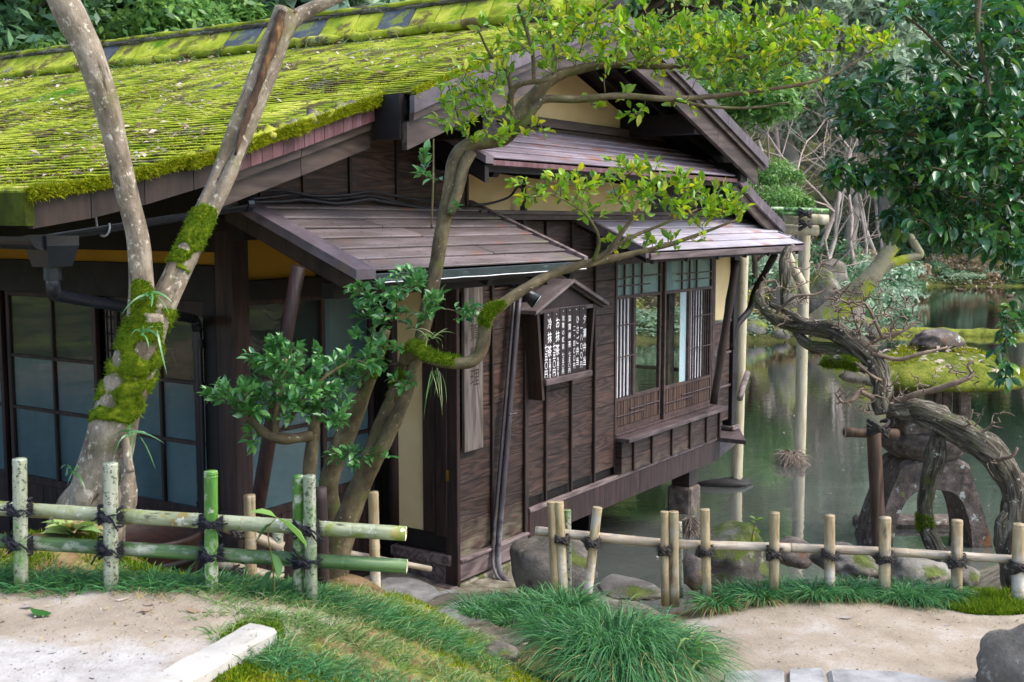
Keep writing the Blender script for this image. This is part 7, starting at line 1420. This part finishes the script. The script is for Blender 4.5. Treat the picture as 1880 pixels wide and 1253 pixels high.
blade_obj('blades', G_grass, t2, [tuftb(PD(x, y, Y), 260, .18, .0042, .8, .5, 4, .07) for x, y, Y in ((880, 1128, 4.75), (920, 1125, 4.8), (960, 1122, 4.8), (1000, 1118, 4.75), (1040, 1112, 4.7), (1000, 1150, 4.5), (1060, 1130, 4.6), (940, 1145, 4.65))])
gt = 'grass tufts lined up at the foot of the pale fence'
for k, (x, y, w, dry, lb) in enumerate(((1318, 1075, 60, .5, 'yellowish grass tuft alone beside the mossy boulder'), (1400, 1062, 70, .5, 'wide yellow green tuft right of the mossy boulder'), (1452, 1065, 55, .3, 'grass tuft between the first two single fence posts'), (1500, 1068, 60, .1, 'dark tuft around the foot of the second single post'), (1560, 1072, 70, .15, 'broad dark tuft between the two middle posts'),
      (1605, 1075, 50, .1, 'tuft in front of the post left of the lantern arch'), (1680, 1078, 85, .0, 'largest bluish tuft under the lantern arch'), (1740, 1088, 45, .0, 'small bluish tuft at the foot of the tall right post'), (1358, 1068, 45, .7, 'dry brownish tuft at the boulder side'), (1645, 1070, 45, .1, 'narrow tuft right of the lantern side post'))):
    c = PD(x, y, 5.12); c = np.array([c[0], 5.14 + .04 * (k % 3), 0]); c[2] = tz(c[0], c[1]) + .01; t = thing('grass_tuft', lb, 'grass tuft', tuple(c), 0, gt); r = w * 5.1 / FPX / 2
    n = int(9 * w); pa = [tuftb(c + np.array([0, 0, -.0]), n, .21, .0045, .75, .60, 5, r * .6)]; blade_obj('blades', G_grass, t, pa)
    if dry: blade_obj('dry_blades', G_dry, t, [tuftb(c, int(n * dry), .19, .004, .9, .8, 4, r * .8)])
def patch(name, mat, pts, n, L, w, jit, label=None, droop=.5, per=14, seg=3, spread=.9):
    parts = []
    for _ in range(n):
        x, y = pts[RG.integers(len(pts))]; x += RG.normal() * jit; y += RG.normal() * jit * .6
        parts.append(tuftb((x, y, tz(x, y) - .004), per, L * RG.uniform(.6, 1.2), w, spread, droop, seg, .02))
    o = blade_obj(name, mat, None, parts); 
    return o
def line(a, b, n): return [(a[0] + (b[0] - a[0]) * i / n, a[1] + (b[1] - a[1]) * i / n) for i in range(n + 1)]
o = patch('fence_grass', G_grass, line((-1.95, 3.93), (-.62, 3.9), 12), 330, .14, .0036, .06); tag(o, 'fine dark lily grass growing along the foot of the green fence', 'grass')
o = patch('mound_grass', G_lime, line((-.95, 3.85), (-.15, 3.9), 8) + line((-.8, 3.65), (-.05, 3.6), 8) + line((-.72, 3.4), (-.1, 3.3), 8) + line((-.68, 4.05), (-.1, 4.2), 8), 800, .10, .0028, .10); tag(o, 'light green grass covering the mound right of the kerb stone', 'grass')
o = patch('mound_lily_grass', G_grass, line((-.9, 3.95), (-.2, 3.95), 8) + line((-.7, 3.3), (.1, 3.15), 6), 500, .12, .0034, .10); tag(o, 'darker grass blades mixed over the mound', 'grass')
o = patch('dry_straw', G_dry, line((-1.9, 3.85), (-.2, 3.8), 9) + line((-.5, 5.0), (.6, 4.6), 6) + line((.9, 5.2), (3.4, 5.15), 20), 420, .08, .0026, .14, per=6); tag(o, 'dry straw and withered blades on the banks', 'straw')
# moss fuzz on the mound, banks and by the fence ends
def mossground(label, spots, n, L, mat):
    P = []; 
    for (x, y, rx, ry, k) in spots:
        a = RG.uniform(0, 2 * np.pi, k); q = np.sqrt(RG.uniform(0, 1, k)); P.append(np.stack([x + rx * q * np.cos(a), y + ry * q * np.sin(a)], 1))
    P = np.concatenate(P); z = TZ(P[:, 0], P[:, 1]); keep = np.array([mn.noise((p[0] * 5, p[1] * 5, 2)) > -.22 for p in P]); P, z = P[keep], z[keep]; n = len(P)
    return tag(blade_obj('ground_moss', mat, None, [blades(n, np.stack([P[:, 0], P[:, 1], z - .002], 1), np.stack([RG.normal(size=n) * .5, RG.normal(size=n) * .5, np.ones(n)], 1), RG.uniform(.5, 1.4, n) * L, RG.uniform(.005, .009, n), .4)]), label, 'moss')
mossground('golden green moss on the tip of the grass mound', [(-.28, 4.3, .2, .28, 9000), (-.05, 3.75, .2, .35, 3500), (-.5, 3.05, .3, .2, 4000)], 0, .016, M_fuzz)
mossground('green moss on the kerb side and under the green fence', [(-.78, 3.35, .09, .28, 5000), (-1.55, 4.2, .5, .2, 10000), (-2.0, 4.0, .15, .3, 4000)], 0, .014, M_mossg)
cu = PZ(1820, 1108, .70); mossground('bright moss cushion at the foot of the right end post', [(cu[0], cu[1] + .05, .22, .16, 9000), (cu[0], 5.6, .3, .3, 5000)], 0, .03, M_mossg)
# rosette plant, seedling, sprigs
rp_ = PD(135, 975, 4.3); ro = thing('rosette_plant', 'pale green rosette plant with reddish leaves between the fence rails', 'plant', tuple(rp_))
n = 26; th = np.linspace(0, 6.28, n) + RG.normal(size=n) * .1; D = np.stack([np.cos(th), np.sin(th) * .8, RG.uniform(.05, .7, n)], 1)
L_ros = mkleaf('rosette_leaf', [hx('#8fae54'), hx('#b4c478'), hx('#5f8f4c'), hx('#c9a078'), hx('#cfd08c')], rough=.4, tl=.3)
put_leaves(ro, L_ros, np.tile(rp_, (n, 1)) + RG.normal(size=(n, 3)) * .006, D, RG.uniform(.08, .125, n), .1, 30)
se = PD(510, 1075, 3.84); sd_ = thing('bamboo_seedling', 'thin bamboo seedling with long leaves leaning across the lower rail near the twin posts', 'plant', tuple(se))
P_ = pxpath([(505, 1100, 3.84, 1.6), (500, 1030, 3.82, 1.5), (492, 975, 3.8, 1.2), (508, 950, 3.8, 1)], 4); m = MB(); m.tube([p[:3] for p in P_], P_[:, 3], 6); m.build('stem', G_dry, sd_, True)
put_leaves(sd_, L_far1, np.array([P_[-1][:3], P_[-1][:3], P_[-3][:3], P_[5][:3], P_[3][:3]]), np.array([[.9, -.1, -.7], [-.7, -.1, .35], [-.5, 0, -.5], [.3, -.2, -.8], [-.4, -.2, -.5]]), np.array([.15, .09, .08, .09, .08]), .1, 5)
yp = PD(1385, 1000, 6.2); ys = thing('leafy_sprig', 'small yellow green sprig above the mossy boulder by the fence', 'plant', tuple(yp))
P_ = pxpath([(1378, 1010, 6.2, 1.5), (1382, 980, 6.2, 1.2), (1388, 955, 6.2, 1)], 4); m = MB(); m.tube([p[:3] for p in P_], P_[:, 3], 6); m.build('stem', G_dry, ys, True)
put_leaves(ys, L_mid, P_[[2, 4, 5, 6, 7, 8, 8, 8], :3], RG.normal(size=(8, 3)) + np.array([0, 0, .6]), np.full(8, .045), .2, 8)
# tub behind the fence
tc_ = PD(265, 975, 4.95); tb = thing('wooden_tub', 'dark brown round wooden tub on the ground behind the green fence', 'tub', (tc_[0], tc_[1], tc_[2] - .25))
m = MB(); lathe(m, tc_, [(.20, tc_[2] - .3), (.245, tc_[2] - .02), (.25, tc_[2]), (.235, tc_[2] + .0), (.225, tc_[2] - .03), (.0, tc_[2] - .06)], 32); m.build('body', M_tub, tb, True)
m = MB(); lathe(m, tc_, [(.232, tc_[2] - .12), (.243, tc_[2] - .12), (.247, tc_[2] - .09), (.236, tc_[2] - .09)], 32); m.build('hoop', M_dark, tb, True)
# fallen leaves on the path and bank
fl = [(95, 1128, 'green', 'long green leaf lying on the left path'), (37, 1112, 'd', 'brown curled leaf at the left edge of the path'), (210, 1102, 'd', 'pale grey leaf at the foot of the second green fence post'), (262, 1108, 'd', 'small grey leaf just right of the second fence post'), (282, 1118, 'd', 'second little grey leaf near the grass edge'), (368, 1124, 'd', 'pale curled leaf below the third fence post'), (457, 1132, 'd', 'silvery leaf at the tip of the kerb stone'), (1542, 1133, 'd', 'grey leaf on the sand path below the middle posts'), (1688, 1138, 'd', 'white leaf on the sand path under the lantern'), (1725, 1146, 'd', 'pinkish flat leaf on the sand path at right'), (858, 1160, 'd', 'pale twisted leaf on the bare soil between grasses'), (955, 1180, 'd', 'grey leaf beside the big grass clump')]
for x, y, k, lb in fl:
    z = 1.15 if x < 500 else (.69 if x > 1000 else .78); c = PZ(x, y, z)
    for _ in range(3): c = PZ(x, y, tz(c[0], c[1]) + .004)
    a = random.uniform(-.6, .6); s = .085 if k == 'green' else random.uniform(.045, .06)
    o = link('fallen_leaf', mesh('fallen_leaf', LV[1] * np.array([1.0, 1, -.5]), LF, L_cam if k == 'green' else L_deadp, True) if 0 else mesh('fallen_leaf', LV[1] * np.array([1.0, 1, -.5]), LF, L_cam if k == 'green' else L_dead, True)); o.location = c; o.scale = (s, s, s); o.rotation_euler = (0, 0, a - 1.57 * random.choice((1, -1))); tag(o, lb, 'leaf')
n = 260; X = np.concatenate([RG.uniform(.9, 4.2, 150), RG.uniform(-1.9, .3, 110)]); Y = np.concatenate([4.3 + RG.uniform(0, 1, 150) ** .6 * .9, RG.uniform(3.3, 4.1, 110)]); k_ = 3200; gX = np.concatenate([RG.uniform(.6, 4.4, 1700), RG.uniform(-2.0, -.1, 1500)]); gY = np.concatenate([RG.uniform(4.0, 5.15, 1700), RG.uniform(3.0, 3.95, 1500)]); gk = ~((gX > -.75) & (gX < .6)); gX, gY = gX[gk], gY[gk]; k_ = len(gX); gZ = TZ(gX, gY)
oc = np.array([(1, 0, 0), (0, 1, 0), (-1, 0, 0), (0, -1, 0), (0, 0, .7), (0, 0, -.7)]); gs_ = RG.uniform(.0012, .0042, k_) ** 1.0; ro_ = RG.uniform(0, 6.28, k_); cx, sx_ = np.cos(ro_), np.sin(ro_); gv_ = oc[None] * gs_[:, None, None] * RG.uniform(.6, 1.3, (k_, 6, 1)); gv_ = np.stack([gv_[..., 0] * cx[:, None] - gv_[..., 1] * sx_[:, None] + gX[:, None], gv_[..., 0] * sx_[:, None] + gv_[..., 1] * cx[:, None] + gY[:, None], gv_[..., 2] + gZ[:, None] + .002], 2)
gt_ = np.array([(0, 1, 4), (1, 2, 4), (2, 3, 4), (3, 0, 4)])[None] + (np.arange(k_) * 6)[:, None, None]
M_grav = mkleaf('gravel_grains', [hx('#5c5144'), hx('#8a7f70'), hx('#b5aca0'), hx('#3c342a'), hx('#a39684')], rough=.9, tl=0, spec=.2)
tag(link('gravel', npmesh('gravel', gv_.reshape(-1, 3), np.zeros((0, 4), int), M_grav, gt_.reshape(-1, 3))), 'fine loose gravel scattered over the sandy path', 'gravel', kind='stuff')
tag(blade_obj('path_debris', G_dry, None, [litter(n, np.stack([X, Y, TZ(X, Y) + .006], 1), .014)]), 'tiny scattered bits of bark and dry leaf on the sandy path', 'litter')
for r_ in (protos[k][0] for k in protos): pass
print('objects', len(bpy.data.objects), 'tris', sum(len(m.loop_triangles) if m.loop_triangles else sum(len(p.vertices) - 2 for p in m.polygons) for m in bpy.data.meshes if m.users))
